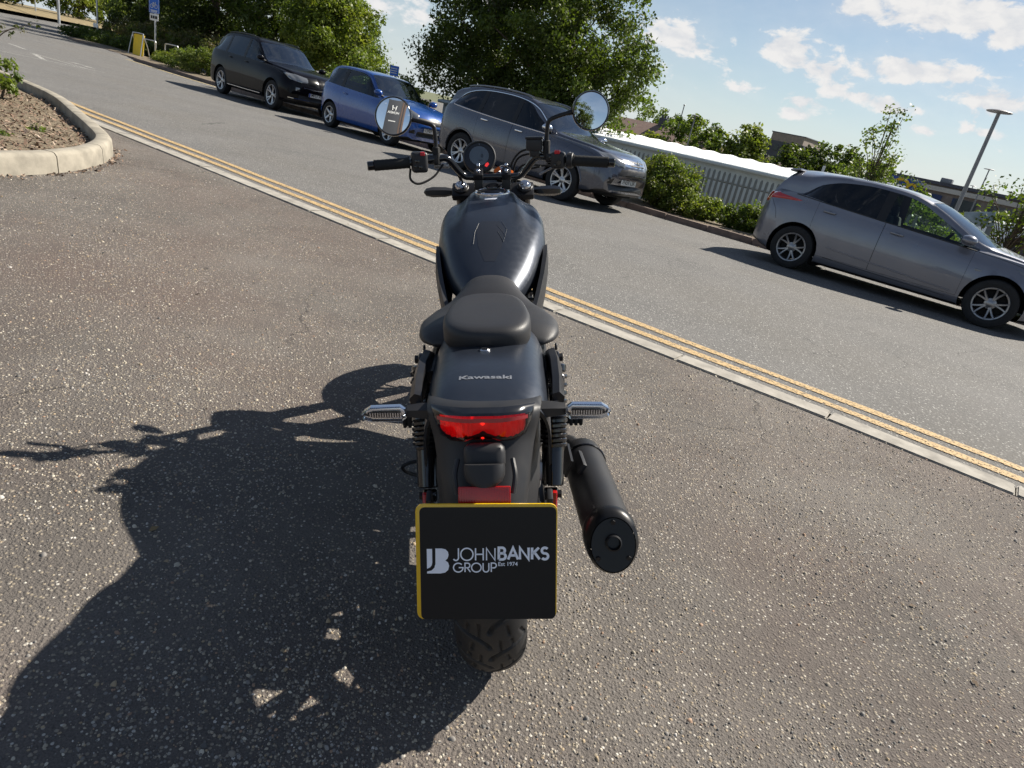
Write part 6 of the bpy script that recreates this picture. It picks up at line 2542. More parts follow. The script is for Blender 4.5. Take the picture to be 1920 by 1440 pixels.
mb = MB()     # recess round the lamp
sc_ = 1.13
ring_o = [Vector((x * sc_, lens_y(x * sc_, .742 + (z - .742) * 1.28) + .012, .742 + (z - .742) * 1.28)) for x, z in lens_o]
ring_i = [Vector((x, lens_y(x, z) - .006, z)) for x, z in lens_o]
mb.grid([ring_o, [p + Vector((0, -.006, 0)) for p in [a.lerp(b, .5) for a, b in zip(ring_o, ring_i)]], ring_i], cv=True)
bp(mb, 'lamp_bezel', M_gl, tail, smooth=40)
mb = MB()     # lit reflector bowl, ribbed
rows = []
n_r = 46
for i in range(n_r + 1):
    x = -.073 + .146 * i / n_r
    top = np.interp(abs(x), [0, .028, .055, .079], [.7700, .7690, .7670, .762])
    bt = np.interp(abs(x), [0, .028, .036, .052, .069, .075], [.7275, .7275, .7225, .7215, .7265, .740])
    rib = .0022 * ((i % 3) - 1) if abs(x) > .020 else 0
    cup = .012 * max(0, 1 - (abs(x) / .019) ** 2)
    rows.append([Vector((x, lens_y(x, z) + .004 + rib + cup, z)) for z in np.linspace(bt, top, 8)])
mb.grid(rows)
bp(mb, 'lamp_reflector', M_tailin, tail, smooth=0)
mb = MB()
mb.ball((0, lens_y(0, .74) + .012, .748), (.0035, .003, .003), 12, 8)
mb.ball((0, lens_y(0, .728) - .003, .7275), (.003, .002, .002), 10, 6)
bp(mb, 'lamp_emitter', M_taildot, tail)
mb = MB()
rows = []
cen_ = [Vector((0, 0, .742))]
for k in (1.0, .985, .93, .8, .55, .25):
    rows.append([Vector((x * k, lens_y(x * k, .742 + (z - .742) * k) - .007 - .006 * (1 - k ** 6), .742 + (z - .742) * k)) for x, z in lens_o])
V = mb.grid(rows, cv=True)
mb._f(V[-1])
bp(mb, 'lamp_lens', M_tailglass, tail, smooth=60)
mb = MB()     # frosted top band of the lens
mb.grid([[Vector((x, lens_y(x, np.interp(abs(x), [0, .055, .079], [.7718, .7683, .7635])) - .0135 + .004 * (abs(x) / .079) ** 3, np.interp(abs(x), [0, .055, .079], [.7718, .7683, .7635]) - d)) for x in np.linspace(-.077, .077, 25)] for d in (0, .0035, .0072)])
bp(mb, 'lens_band', mat('smoked_red_band', (.32, .02, .03), .15, coat=1.0), tail, smooth=60)

# plate lamp housing, reflector, number plate
Rt = Matrix.Rotation(R_(-24), 3, 'X')
mb = MB()
mb.box((.003, -.350, .698), (.070, .05, .050), Rt, bevel=.016, seg=3)
hs = bp(mb, 'plate_lamp_housing', M_plast)
mb = MB()
rings = []
for t, w, hgt in ((0, .033, .0), (.006, .0345, .0), (.018, .034, .0), (.028, .030, .0), (.034, .022, .0), (.037, .010, .0)):
    c = Vector((.003, -.369, .697)) + Rt @ Vector((0, -.004, -t))
    rings.append([c + Rt @ Vector((w * math.copysign(abs(math.cos(a)) ** .6, math.cos(a)), .026 * (1 if t < .04 else .75) * math.copysign(abs(math.sin(a)) ** .7, math.sin(a)), 0)) for a in (2 * math.pi * k / 28 for k in range(28))])
mb.loft(rings)
bp(mb, 'plate_lamp', M_plast, hs, smooth=50)
for s_ in (-1, 1):
    mb = MB()
    mb.tube(catmull([(s_ * .046 + .004, -.360, .70), (s_ * .050 + .004, -.382, .68), (s_ * .046 + .004, -.396, .655)], 4), .0045, 8)
    bp(mb, 'housing_rib', M_plast, hs)
Mr = axis_matrix((.003, -.404, .6575), (0, -.93, .36), (1, 0, 0))
mb = MB()
mb.box((0, 0, 0), (.086, .029, .006), bevel=.002)
rfl = bp(mb, 'rear_reflector', M_redrib)
rfl.matrix_local = Mr
mb = MB()
for i in range(20):
    mb.box((-.039 + i * .0041, 0, .0032), (.0022, .025, .0012))
o = bp(mb, 'reflector_rib', M_redrib, rfl, smooth=0)
PN = Vector((0, -.965, .262)).normalized()
Mp = axis_matrix((.005, -.443, .556), PN, (1, 0, -.014))
mb = MB()
mb.prism([(x, y) for x, y in rrect(.230, .196, .012)], Matrix.Identity(4), .004, .0008)
pl = bp(mb, 'number_plate', M_plate_y, smooth=40)
pl.matrix_local = Mp
mb = MB()
mb.prism([(x + .0024, y - .0025) for x, y in rrect(.2210, .1905, .008)], Matrix.Translation((0, 0, .0042)), .0008)
bp(mb, 'plate_face', M_plate_k, pl, smooth=0)
mb = MB()
mb.prism(rrect(.16, .12, .01), Mp @ Matrix.Translation((0, .03, -.012)), .010)
mb.box((.005, -.405, .60), (.10, .05, .05), bevel=.01)
bp(mb, 'plate_carrier', M_plast)

# lettering on the plate, drawn as strokes
PX = .230 / 930


def pp(x, y):
    return ((x - 750) * PX, (512 - y) * PX)


def arc(cx, cy, rx, ry, a0, a1, n=14):
    return [(cx + rx * math.cos(R_(a0 + (a1 - a0) * k / n)), cy + ry * math.sin(R_(a0 + (a1 - a0) * k / n))) for k in range(n + 1)]


GL = {   # glyph strokes in a unit-high box, with advance width
    'J': ([[(.42, 1), (.42, .28)] + arc(.21, .24, .21, .24, 0, -150)], .52), 'O': ([arc(.5, .5, .48, .5, 0, 360, 30)], 1.04),
    'H': ([[(.08, 0), (.08, 1)], [(.68, 0), (.68, 1)], [(.08, .5), (.68, .5)]], .80), 'N': ([[(.08, 0), (.08, 1), (.74, 0), (.74, 1)]], .86),
    'G': ([arc(.5, .5, .48, .5, 42, 360, 26) + [(.55, .5)]], 1.04), 'R': ([[(.08, 0), (.08, 1), (.34, 1)] + arc(.34, .74, .23, .26, 90, -90, 10) + [(.08, .48)], [(.30, .48), (.62, 0)]], .66),
    'U': ([[(.08, 1), (.08, .33)] + arc(.37, .31, .29, .31, 180, 360, 14) + [(.66, 1)]], .76), 'P': ([[(.08, 0), (.08, 1), (.34, 1)] + arc(.34, .73, .25, .27, 90, -90, 10) + [(.08, .46)]], .64),
    'B': ([[(.10, 0), (.10, 1), (.36, 1)] + arc(.36, .76, .20, .24, 90, -90, 8) + [(.10, .52)], [(.36, .52)] + arc(.38, .26, .24, .26, 90, -90, 8) + [(.10, 0)]], .74),
    'A': ([[(.02, 0), (.40, 1), (.78, 0)], [(.17, .34), (.63, .34)]], .80), 'K': ([[(.10, 0), (.10, 1)], [(.62, 1), (.12, .46)], [(.28, .60), (.68, 0)]], .72),
    'S': ([arc(.31, .745, .235, .245, 35, 250, 12) + arc(.31, .255, .25, .255, 75, -145, 12)], .62)}


def stroke_mesh(mb, pts, w, M, t=.0004):
    P = []
    for p in pts:
        if not P or (Vector(p[:2]) - P[-1]).length > 1e-7:
            P.append(Vector(p[:2]))
    n = len(P)
    closed = (P[0] - P[-1]).length < 1e-6
    L_, R2 = [], []
    for i in range(n):
        a = P[i] - P[i - 1] if i > 0 else (P[i] - P[-2] if closed else P[1] - P[0])
        b = P[i + 1] - P[i] if i < n - 1 else (P[1] - P[0] if closed else a)
        a, b = a.normalized(), b.normalized()
        tn = (a + b)
        tn = tn.normalized() if tn.length > .2 else b
        nn = Vector((-tn.y, tn.x))
        k = 1 / max(.45, abs(nn.dot(Vector((-b.y, b.x)))))
        L_.append(P[i] + nn * w / 2 * k)
        R2.append(P[i] - nn * w / 2 * k)
    rings = [[M @ Vector((l.x, l.y, 0)), M @ Vector((l.x, l.y, t)), M @ Vector((r.x, r.y, t)), M @ Vector((r.x, r.y, 0))] for l, r in zip(L_, R2)]
    mb.loft(rings)


def write(name, txt, x0, x1, y0, y1, w, gap=.06):
    tot = sum(GL[c][1] for c in txt) + gap * (len(txt) - 1)
    X0, Y0 = pp(x0, y1)
    X1, Y1 = pp(x1, y0)
    kx, ky = (X1 - X0) / tot, (Y1 - Y0)
    mb = MB()
    cx = 0
    for c in txt:
        for st_ in GL[c][0]:
            stroke_mesh(mb, [(X0 + (cx + p[0]) * kx, Y0 + p[1] * ky) for p in st_], w, Matrix.Translation((0, 0, .0052)))
        cx += GL[c][1] + gap
    return bp(mb, name, M_plate_t, pl, smooth=0)


write('lettering', 'JOHN', 530, 815, 414, 497, .0022)
write('lettering', 'BANKS', 822, 1160, 411, 491, .0042, .05)
write('lettering', 'GROUP', 530, 817, 516, 577, .0020)
eo = text_obj('lettering', 'Est 1974', Matrix.Translation((*pp(890, 524), .0054)), M_plate_t, pl, .0095, .0001, .0002, width=.0315)
mb = MB()
for poly in ([(357, 418), (392, 418), (392, 510), (388, 530), (376, 545), (357, 553)],
             [(414, 415), (455, 415), (480, 421), (496, 438), (500, 460), (493, 483), (478, 497), (496, 511), (503, 535), (496, 562), (476, 580), (445, 586), (357, 586), (357, 573), (386, 566), (405, 548), (413, 520)]):
    mb.prism([pp(*p) for p in poly], Matrix.Translation((0, 0, .0051)), .0005)
bp(mb, 'emblem', M_plate_t, pl, smooth=0)

# ---- rear indicators
for s_ in (-1, 1):
    mb = MB()
    rings = []
    for (x, h, d) in ((.088, .017, .020), (.118, .016, .018), (.136, .013, .015), (.143, .012, .013)):
        rings.append([Vector((s_ * x + .004, -.242 + d * math.cos(a), .736 + h * math.sin(a))) for a in (R_(30 + 60 * k) for k in range(6))])
    mb.loft(rings)
    ind = bp(mb, 'rear_indicator', M_plast, smooth=20)
    out_ = [(.004, .004), (.014, .0115), (.068, .0100), (.080, .0025), (.0775, -.006), (.064, -.0105), (.012, -.011), (.004, -.005)]
    mb = MB()
    Mi = Matrix(((s_, 0, 0, s_ * .141 + .004), (0, 0, -1, -.236), (0, 1, 0, .736), (0, 0, 0, 1)))
    mb.prism(out_, Mi, .016, .003)
    bp(mb, 'indicator_back', M_chrome, ind, smooth=25)
    mb = MB()
    big_o = [((x - .04) * 1.06 + .04, y * 1.12) for x, y in out_]
    mb.prism(big_o, Mi @ Matrix.Translation((0, 0, .012)), .016, .005)
    bp(mb, 'indicator_lens', M_clr, ind, smooth=25)
    mb = MB()
    mb.prism([(.012, -.0068), (.062, -.0068), (.072, -.0025), (.072, .0025), (.062, .006), (.013, .0068)], Mi @ Matrix.Translation((0, 0, .0165)), .002)
    bp(mb, 'indicator_reflector', M_sat, ind, smooth=0)
    mb = MB()
    for k in range(13):
        mb.box(Mi @ Vector((.012 + k * .0045, 0, .021)), (.0022, .004, .0085))
    bp(mb, 'indicator_rib', M_bolt, ind, smooth=0)


# ---- seats
def seat_loft(rings_def, n=48, p=3.0):
    """rings_def: (z, y_rear, y_front, w_rear, w_front)"""
    rings = []
    for (z, y0, y1, w0, w1, cr) in rings_def:
        r = []
        for k in range(n):
            a = 2 * math.pi * k / n
            cy = math.copysign(abs(math.sin(a)) ** (2 / p), math.sin(a))
            cx = math.copysign(abs(math.cos(a)) ** (2 / p), math.cos(a))
            t = (cy + 1) / 2
            y = y0 + (y1 - y0) * t
            w = w0 + (w1 - w0) * t ** 1.3
            r.append(Vector((cx * w, y, z + .006 * math.sin(min(max((y + .035) / .30, 0), 1) * 3.14))))
        rings.append(r)
    return rings


mb = MB()
mb.loft(seat_loft([(.766, -.012, .23, .090, .062, 0), (.769, -.028, .255, .1000, .070, 0), (.778, -.036, .264, .1035, .073, 0), (.803, -.038, .266, .1040, .0735, 0), (.812, -.036, .264, .1025, .0725, 0),
                   (.818, -.030, .259, .0985, .070, 0), (.8215, -.020, .250, .092, .066, 0), (.8232, -.004, .235, .082, .059, 0), (.8240, .03, .20, .058, .042, 0), (.8243, .07, .16, .025, .018, 0), (.8244, .105, .125, .004, .003, 0)], p=3.1))
pil = bp(mb, 'pillion_seat', M_vinyl, smooth=60)
mb = MB()
mb.box((.0, -.012, .764), (.16, .10, .012), bevel=.003)
pb = bp(mb, 'pillion_base', M_plast, pil)
mb = MB()
mb.cyl((-.002, -.062, .772), (-.002, -.062, .790), .011, seg=16, bevel=.002)
bp(mb, 'seat_bolt', M_bolt, pil)
mb = MB()
mb.box((-.002, -.055, .781), (.045, .05, .006), bevel=.002)
bp(mb, 'seat_tab', M_plast, pil)

zs = curve([(.10, .750), (.125, .770), (.17, .783), (.24, .783), (.30, .79), (.36, .812), (.42, .824), (.46, .818), (.475, .80)])
ws = curve([(.10, .128), (.125, .153), (.17, .166), (.22, .168), (.28, .152), (.34, .112), (.40, .088), (.475, .076)])
mb = MB()
rings = []
for Y in np.linspace(.10, .475, 34):
    w, z, b = ws(Y), zs(Y), .730
    r = []
    for k in range(40):
        a = 2 * math.pi * k / 40
        cx, sx = math.cos(a), math.sin(a)
        x = w * math.copysign(abs(cx) ** (2 / 2.5), cx)
        h = (z - .745) if sx > 0 else (.745 - b)
        zz = .745 + h * math.copysign(abs(sx) ** (2 / 2.6), sx)
        r.append(Vector((x, Y, zz)))
    rings.append(r)
mb.loft(rings)
bp(mb, 'rider_seat', M_vinyl, smooth=60)

# ---- tank
zt_ = curve([(.40, .785), (.44, .812), (.52, .858), (.62, .908), (.72, .944), (.82, .968), (.90, .980), (.96, .984), (1.01, .972), (1.04, .945), (1.055, .90)])
wt_ = curve([(.40, .062), (.44, .083), (.52, .122), (.62, .150), (.72, .164), (.82, .165), (.90, .154), (.96, .136), (1.01, .108), (1.04, .08), (1.055, .05)])
zm_ = curve([(.40, .745), (.55, .79), (.72, .845), (.9, .885), (1.055, .87)])
zb2 = curve([(.40, .715), (.55, .735), (.72, .76), (.9, .80), (1.055, .83)])
mb = MB()
rings = []
NT = 64
for Y in np.linspace(.40, 1.055, 60):
    w, z, zm, zb_ = wt_(Y), zt_(Y), zm_(Y), zb2(Y)
    zm = min(zm, z - .03)
    zb_ = min(zb_, zm - .012)
    r = []
    for k in range(NT):
        a = 2 * math.pi * k / NT
        cx, sx = math.cos(a), math.sin(a)
        if sx >= 0:
            x = w * math.copysign(abs(cx) ** (2 / 2.35), cx)
            zz = zm + (z - zm) * abs(sx) ** (2 / 2.2)
            # raised spine: ridges that fan out from the filler, hollow beside them
            ax_ = abs(x)
            fwd_ = sst(.60, .86, Y) * (1 - sst(.99, 1.05, Y))
            xr = .062 + .02 * sst(.95, .70, Y)
            zz += fwd_ * (.007 * math.exp(-((ax_ - xr) / .016) ** 2) - .010 * math.exp(-((ax_ - xr - .040) / .024) ** 2))
            # narrow crease along the lower haunch
            zz += .004 * sst(.45, .6, Y) * math.exp(-((ax_ - w * .86) / .02) ** 2)
        else:
            x = w * .93 * math.copysign(abs(cx) ** (2 / 2.6), cx) + math.copysign(w * .07, cx) * (1 - abs(sx)) ** 2
            zz = zm - (zm - zb_) * abs(sx) ** (2 / 2.8)
        r.append(Vector((x, Y, zz)))
    rings.append(r)
mb.loft(rings)
tank = bp(mb, 'fuel_tank', M_tank, smooth=60)
tmp_bm = bmesh.new()
tmp_bm.from_mesh(tank.data)
tbvh = BVHTree.FromBMesh(tmp_bm)
tmp_bm.free()


def on_tank(x, y, lift=0.0):
    h = tbvh.ray_cast(Vector((x, y, 2)), Vector((0, 0, -1)))
    if h[0] is None:
        return Vector((x, y, .9))
    n = h[1] if h[1].z > 0 else -h[1]
    return h[0] + n * lift


def tank_decal(name, poly, m, lift, cuts=4):
    tb = bmesh.new()
    tb.faces.new([tb.verts.new((p[0], p[1], 0)) for p in poly])
    bmesh.ops.triangulate(tb, faces=list(tb.faces))
    bmesh.ops.subdivide_edges(tb, edges=list(tb.edges), cuts=cuts, use_grid_fill=True)
    for v in tb.verts:
        v.co = on_tank(v.co.x, v.co.y, lift)
    mb = MB()
    mb._merge(tb)
    return bp(mb, name, m, tank, smooth=60)


M_padline = mat('pad_edge_line', (.07, .075, .085), .5)
M_pad = mat('tank_pad_vinyl', (.020, .024, .034), .46, metal=.3, bump=(600, .15, .001))
tank_decal('tank_pad', [(-.044, .635), (-.030, .675), (.024, .675), (.040, .635), (.032, .56), (.012, .50), (-.018, .50), (-.036, .56)], M_pad, .0004)
mb = MB()
for pth in ([(-.050, .57), (-.047, .62), (-.036, .665)], [(.030, .675), (.046, .635), (.036, .575), (.020, .62)], [(.018, .655), (.042, .60)]):
    mb.tube([on_tank(x, y, .0014) for x, y in pth], .0005, 4)
bp(mb, 'pad_edge', M_padline, tank)
tank_decal('tank_label', [(-.023, .840), (.017, .840), (.017, .858), (-.023, .858)], M_sticker, .0008, 2)
tank_decal('tank_label', [(-.028, .872), (.018, .872), (.018, .877), (-.028, .877)], M_orange, .0008, 2)
mb = MB()
for i in range(7):
    q = on_tank(-.015 + i * .0042, .852, .0012)
    mb.box(q, (.0022, .004, .0004))
bp(mb, 'label_print', M_letter, tank)
Mcap = axis_matrix(on_tank(0, .925, 0), (0, -.05, 1), (1, 0, 0))
mb = MB()
mb.lathe([(.058, -.004), (.058, .004), (.055, .0075), (.050, .0075), (.0475, .005), (.044, .004)], 40, Mcap)
cp_ = bp(mb, 'filler_ring', M_chrome, tank)
mb = MB()
mb.lathe([(.044, .003), (.042, .0085), (.030, .011), (0, .0115)], 40, Mcap)
bp(mb, 'filler_cap', M_sat, cp_)
mb = MB()
mb.box(Mcap @ Vector((0, .004, .014)), (.034, .017, .008), bevel=.003)
bp(mb, 'lock_cover', M_gl, cp_)
mb = MB()
for k in range(6):
    a = k * 1.047
    mb.cyl(Mcap @ Vector((.052 * math.cos(a), .052 * math.sin(a), .006)), Mcap @ Vector((.052 * math.cos(a), .052 * math.sin(a), .010)), .0035, seg=6)
bp(mb, 'cap_screw', M_bolt, cp_)

# ---- side panels under the tank, frame, engine
for s_ in (-1, 1):
    mb = MB()
    rings = []
    for (Y, z0, z1, x0) in ((.76, .74, .838, .162), (.68, .735, .858, .167), (.60, .725, .846, .162), (.52, .71, .810, .150), (.44, .695, .772, .134), (.38, .685, .745, .120)):
        rings.append([Vector((s_ * (x0 - .018), Y, z0)), Vector((s_ * (x0 - .004), Y, z0 - .004)), Vector((s_ * (x0 + .004), Y, z0 + (z1 - z0) * .55)), Vector((s_ * x0, Y, z1)), Vector((s_ * (x0 - .012), Y, z1 - .003))])
    mb.loft(rings)
    bp(mb, 'side_panel', M_plast, smooth=30)
    mb = MB()
    mb.tube(catmull([(s_ * .10, 1.10, .90), (s_ * .13, .85, .80), (s_ * .135, .55, .70), (s_ * .125, .25, .70), (s_ * .115, -.05, .725)], 6), .014, 10)
    mb.tube(catmull([(s_ * .06, 1.12, .84), (s_ * .13, 1.08, .55), (s_ * .14, .95, .27), (s_ * .13, .55, .24), (s_ * .12, .50, .40), (s_ * .125, .42, .70)], 6), .015, 10)
    bp(mb, 'frame_tube', M_sat)
    mb = MB()
    mb.box((s_ * .135, .50, .64), (.012, .05, .16), Matrix.Rotation(R_(18), 3, 'X'), bevel=.003)
    mb.cyl((s_ * .138, .49, .70), (s_ * .150, .49, .70), .011, seg=6)
    bp(mb, 'frame_bracket', M_cast if s_ > 0 else M_sat)
mb = MB()
mb.box((0, .78, .37), (.28, .48, .30), bevel=.05, seg=3)
mb.box((0, .70, .56), (.24, .24, .20), bevel=.03)
mb.box((0, .90, .60), (.24, .20, .26), Matrix.Rotation(R_(-18), 3, 'X'), bevel=.03, seg=2)
for k in range(6):
    mb.box((0, .90 - k * .008, .52 + k * .028), (.262, .23, .008), Matrix.Rotation(R_(-18), 3, 'X'))
eng = bp(mb, 'engine', M_sat)
for s_, r in ((1, .10), (-1, .085)):
    mb = MB()
    mb.lathe([(0, .03), (r * .8, .03), (r, .012), (r * 1.05, 0), (r * 1.05, -.03)], 32, axis_matrix((s_ * .135, .70 if s_ > 0 else .80, .36), (s_, 0, 0)))
    bp(mb, 'engine_cover', M_sat, eng)
mb = MB()
mb.box((0, 1.14, .56), (.26, .045, .30), Matrix.Rotation(R_(-14), 3, 'X'), bevel=.008)
bp(mb, 'radiator', M_plast)
mb = MB()
mb.box((0, .44, .615), (.23, .34, .20), bevel=.03)
mb.box((0, .62, .70), (.20, .30, .12), bevel=.02)
mb.box((0, .44, .47), (.20, .16, .20), bevel=.03)
mb.box((0, .98, .76), (.18, .26, .14), bevel=.03)
bp(mb, 'airbox_fill', M_plast)  # boxes enlarged and added to close light gaps in the cast shadow

# ---- side stand
mb = MB()
mb.tube([(-.12, .60, .27), (-.18, .615, .18), (-.262, .64, .068)], [.014, .012, .012], 10)
mb.box((-.268, .645, .062), (.06, .035, .008), Matrix.Rotation(R_(-12), 3, 'Y'), bevel=.002)
mb.tube(catmull([(-.21, .62, .14), (-.26, .60, .165), (-.305, .58, .16), (-.30, .60, .125), (-.25, .625, .09)], 5), .0065, 8)
bp(mb, 'side_stand', M_sat)
mb = MB()
mb.tube(catmull([(-.14, .74, .30), (-.16, .90, .28), (-.19, 1.0, .27)], 4), .007, 8)
mb.tube([(-.18, 1.0, .27), (-.245, 1.0, .27)], .012, 10)
bp(mb, 'gear_lever', M_sat)

# ---- fork, yokes, headlamp, front mudguard
for s_ in (-1, 1):
    T0, T1 = Vector((s_ * .110, 1.055, .985)), Vector((s_ * .110, 1.505, .318))
    d = (T1 - T0).normalized()
    mb = MB()
    mb.cyl(T0, T0 + (T1 - T0) * .62, .0205, seg=20)
    mb.cyl(T0 + (T1 - T0) * .58, T1, .030, .027, 20)
    mb.cyl(T0 + (T1 - T0) * .28, T0 + (T1 - T0) * .56, .032, .034, 20)
    fk = bp(mb, 'fork_leg', M_gl)
    mb = MB()
    mb.cyl(T0 - d * .006, T0 + d * .012, .027, seg=24, bevel=.002)
    bp(mb, 'fork_collar', M_sat, fk)
    mb = MB()
    mb.lathe([(0, .013), (.010, .013), (.012, .011), (.018, .010), (.0205, .006), (.0205, 0)], 24, axis_matrix(T0 - d * .006, -d))
    bp(mb, 'fork_cap', M_bolt, fk)
    # front indicator stub
    mb = MB()
    rings = []
    for (x, h, dd) in ((.128, .010, .010), (.150, .013, .014), (.17, .017, .020), (.215, .018, .022), (.238, .013, .016), (.246, .003, .004)):
        rings.append([Vector((s_ * x, 1.11 + dd * math.cos(a), .966 + h * math.sin(a))) for a in (R_(30 + 60 * k) for k in range(6))])
    mb.loft(rings)
    bp(mb, 'front_indicator', M_gl if s_ > 0 else M_plast, smooth=25)  # gloss on the right stub only, standing in for its lit sheen
mb = MB()
for z, y in ((.972, 1.062), (.80, 1.178)):
    mb.box((0, y, z), (.285, .07, .026), Matrix.Rotation(R_(34), 3, 'X'), bevel=.010, seg=2)
mb.cyl((0, 1.035, .985), (0, 1.17, .79), .028)
bp(mb, 'yoke', M_sat)
mb = MB()
Mh = axis_matrix((0, 1.27, .86), (0, 1, .05))
mb.lathe([(0, -.10), (.05, -.095), (.078, -.06), (.09, 0), (.092, .03), (.086, .036)], 36, Mh)
hl = bp(mb, 'headlamp', M_plast)
mb = MB()
mb.lathe([(.086, .032), (.05, .045), (0, .05)], 36, Mh)
bp(mb, 'headlamp_lens', M_clr, hl)
mb = MB()
rows = []
for k in range(24):
    a = R_(20 + 120 * k / 23)
    rows.append([Vector((.070 * t, 1.53 + (.345 - .02 * t * t) * math.cos(a), .318 + (.345 - .02 * t * t) * math.sin(a))) for t in np.linspace(-1, 1, 9)])
mb.grid(rows)
bp(mb, 'front_mudguard', M_tank, smooth=60)

# ---- handlebar and everything on it
bar = catmull([(-.385, .880, 1.075), (-.27, .905, 1.081), (-.18, .945, 1.090), (-.145, .962, 1.088), (-.118, .985, 1.055), (-.095, 1.0, 1.031), (-.07, 1.005, 1.026), (0, 1.005, 1.026),
               (.07, 1.005, 1.026), (.095, 1.0, 1.031), (.118, .985, 1.055), (.145, .962, 1.088), (.18, .945, 1.090), (.27, .905, 1.081), (.385, .880, 1.075)], 6)
mb = MB()
mb.tube(bar, .0112, 14)
hbz = bp(mb, 'handlebar', M_gl)
for s_ in (-1, 1):
    mb = MB()
    mb.box((s_ * .047, 1.005, 1.000), (.030, .030, .045), bevel=.005)
    mb.box((s_ * .047, 1.000, 1.036), (.032, .044, .022), Matrix.Rotation(R_(30), 3, 'X'), bevel=.006)
    cl_ = bp(mb, 'bar_clamp', M_sat)
    mb = MB()
    for dy, dz in ((-.010, -.004), (.012, .012)):
        c = Vector((s_ * .047, .992 + dy, 1.046 + dz))
        mb.cyl(c, c + Vector((0, -.006, .009)), .0062, seg=16, bevel=.0015)
    bp(mb, 'clamp_bolt', M_bolt, cl_)
    p0, p1 = Vector((s_ * .262, .9075, 1.0812)), Vector((s_ * .372, .8828, 1.0757))
    d = (p1 - p0).normalized()
    mb = MB()
    rr2 = [.019, .019, .0165] + [.0163 if k % 2 else .0170 for k in range(16)] + [.0172, .0165]
    tt2 = [0, .03, .035] + list(np.linspace(.06, .93, 16)) + [.96, 1.0]
    mb.tube([p0 + (p1 - p0) * t for t in tt2], rr2, 18)
    gr = bp(mb, 'grip', M_rubb)
    mb = MB()
    mb.cyl(p1, p1 + d * .021, .0142, seg=20, bevel=.002)
    bp(mb, 'bar_end', M_gl, gr)
    # lever
    mb = MB()
    mb.tube(catmull([(s_ * .195, .965, 1.085), (s_ * .24, .972, 1.078), (s_ * .30, .960, 1.072), (s_ * .36, .945, 1.066), (s_ * .385, .942, 1.064)], 5), [.010] * 6 + [.0075] * 14 + [.009], 8, ell=(.7, 1.2))
    lv = bp(mb, 'brake_lever' if s_ > 0 else 'clutch_lever', M_sat)
    mb = MB()
    mb.box((s_ * .192, .953, 1.088), (.035, .045, .03), bevel=.008)
    bp(mb, 'lever_perch', M_sat, lv)
    # switch gear
    mb = MB()
    q = Vector((s_ * .232 if s_ < 0 else .215, .918, 1.082))
    Rz_ = Matrix.Rotation(R_(12 * s_ * -1), 3, 'Z')
    mb.box(q, (.052, .050, .064) if s_ < 0 else (.046, .048, .052), Rz_, bevel=.012, seg=3)
    swg = bp(mb, 'switch_gear', M_plast)
    mb = MB()
    if s_ < 0:
        mb.box(q + Vector((.014, -.022, .026)), (.014, .012, .012), Rz_, bevel=.003)
    else:
        mb.box(q + Vector((-.004, -.014, .026)), (.018, .020, .012), Rz_, bevel=.003)
    bp(mb, 'red_switch', M_redsw, swg)
    mb = MB()
    if s_ < 0:
        mb.box(q + Vector((-.004, -.026, .004)), (.016, .008, .010), Rz_, bevel=.002)
        mb.box(q + Vector((.006, -.027, -.014)), (.012, .008, .010), Rz_, bevel=.002)
        mb.box(q + Vector((-.010, -.027, -.012)), (.008, .006, .008), Rz_, bevel=.002)
    else:
        mb.cyl(q + Vector((.0, -.024, -.006)), q + Vector((0, -.030, -.006)), .007, seg=12)
        mb.box(q + Vector((-.012, -.024, -.014)), (.008, .006, .008), Rz_, bevel=.002)
    bp(mb, 'button', M_gl, swg)
    if s_ > 0:
        mb = MB()
        mb.cyl((.243, .912, 1.082), (.262, .907, 1.0812), .024, seg=24, bevel=.002)
        bp(mb, 'throttle_housing', M_plast, swg)
        mb = MB()
        mb.tube(catmull([(.25, .92, 1.102), (.256, .95, 1.098), (.23, .985, 1.07), (.16, 1.02, 1.03)], 5), .004, 6)
        bp(mb, 'throttle_cable', M_cast, swg)

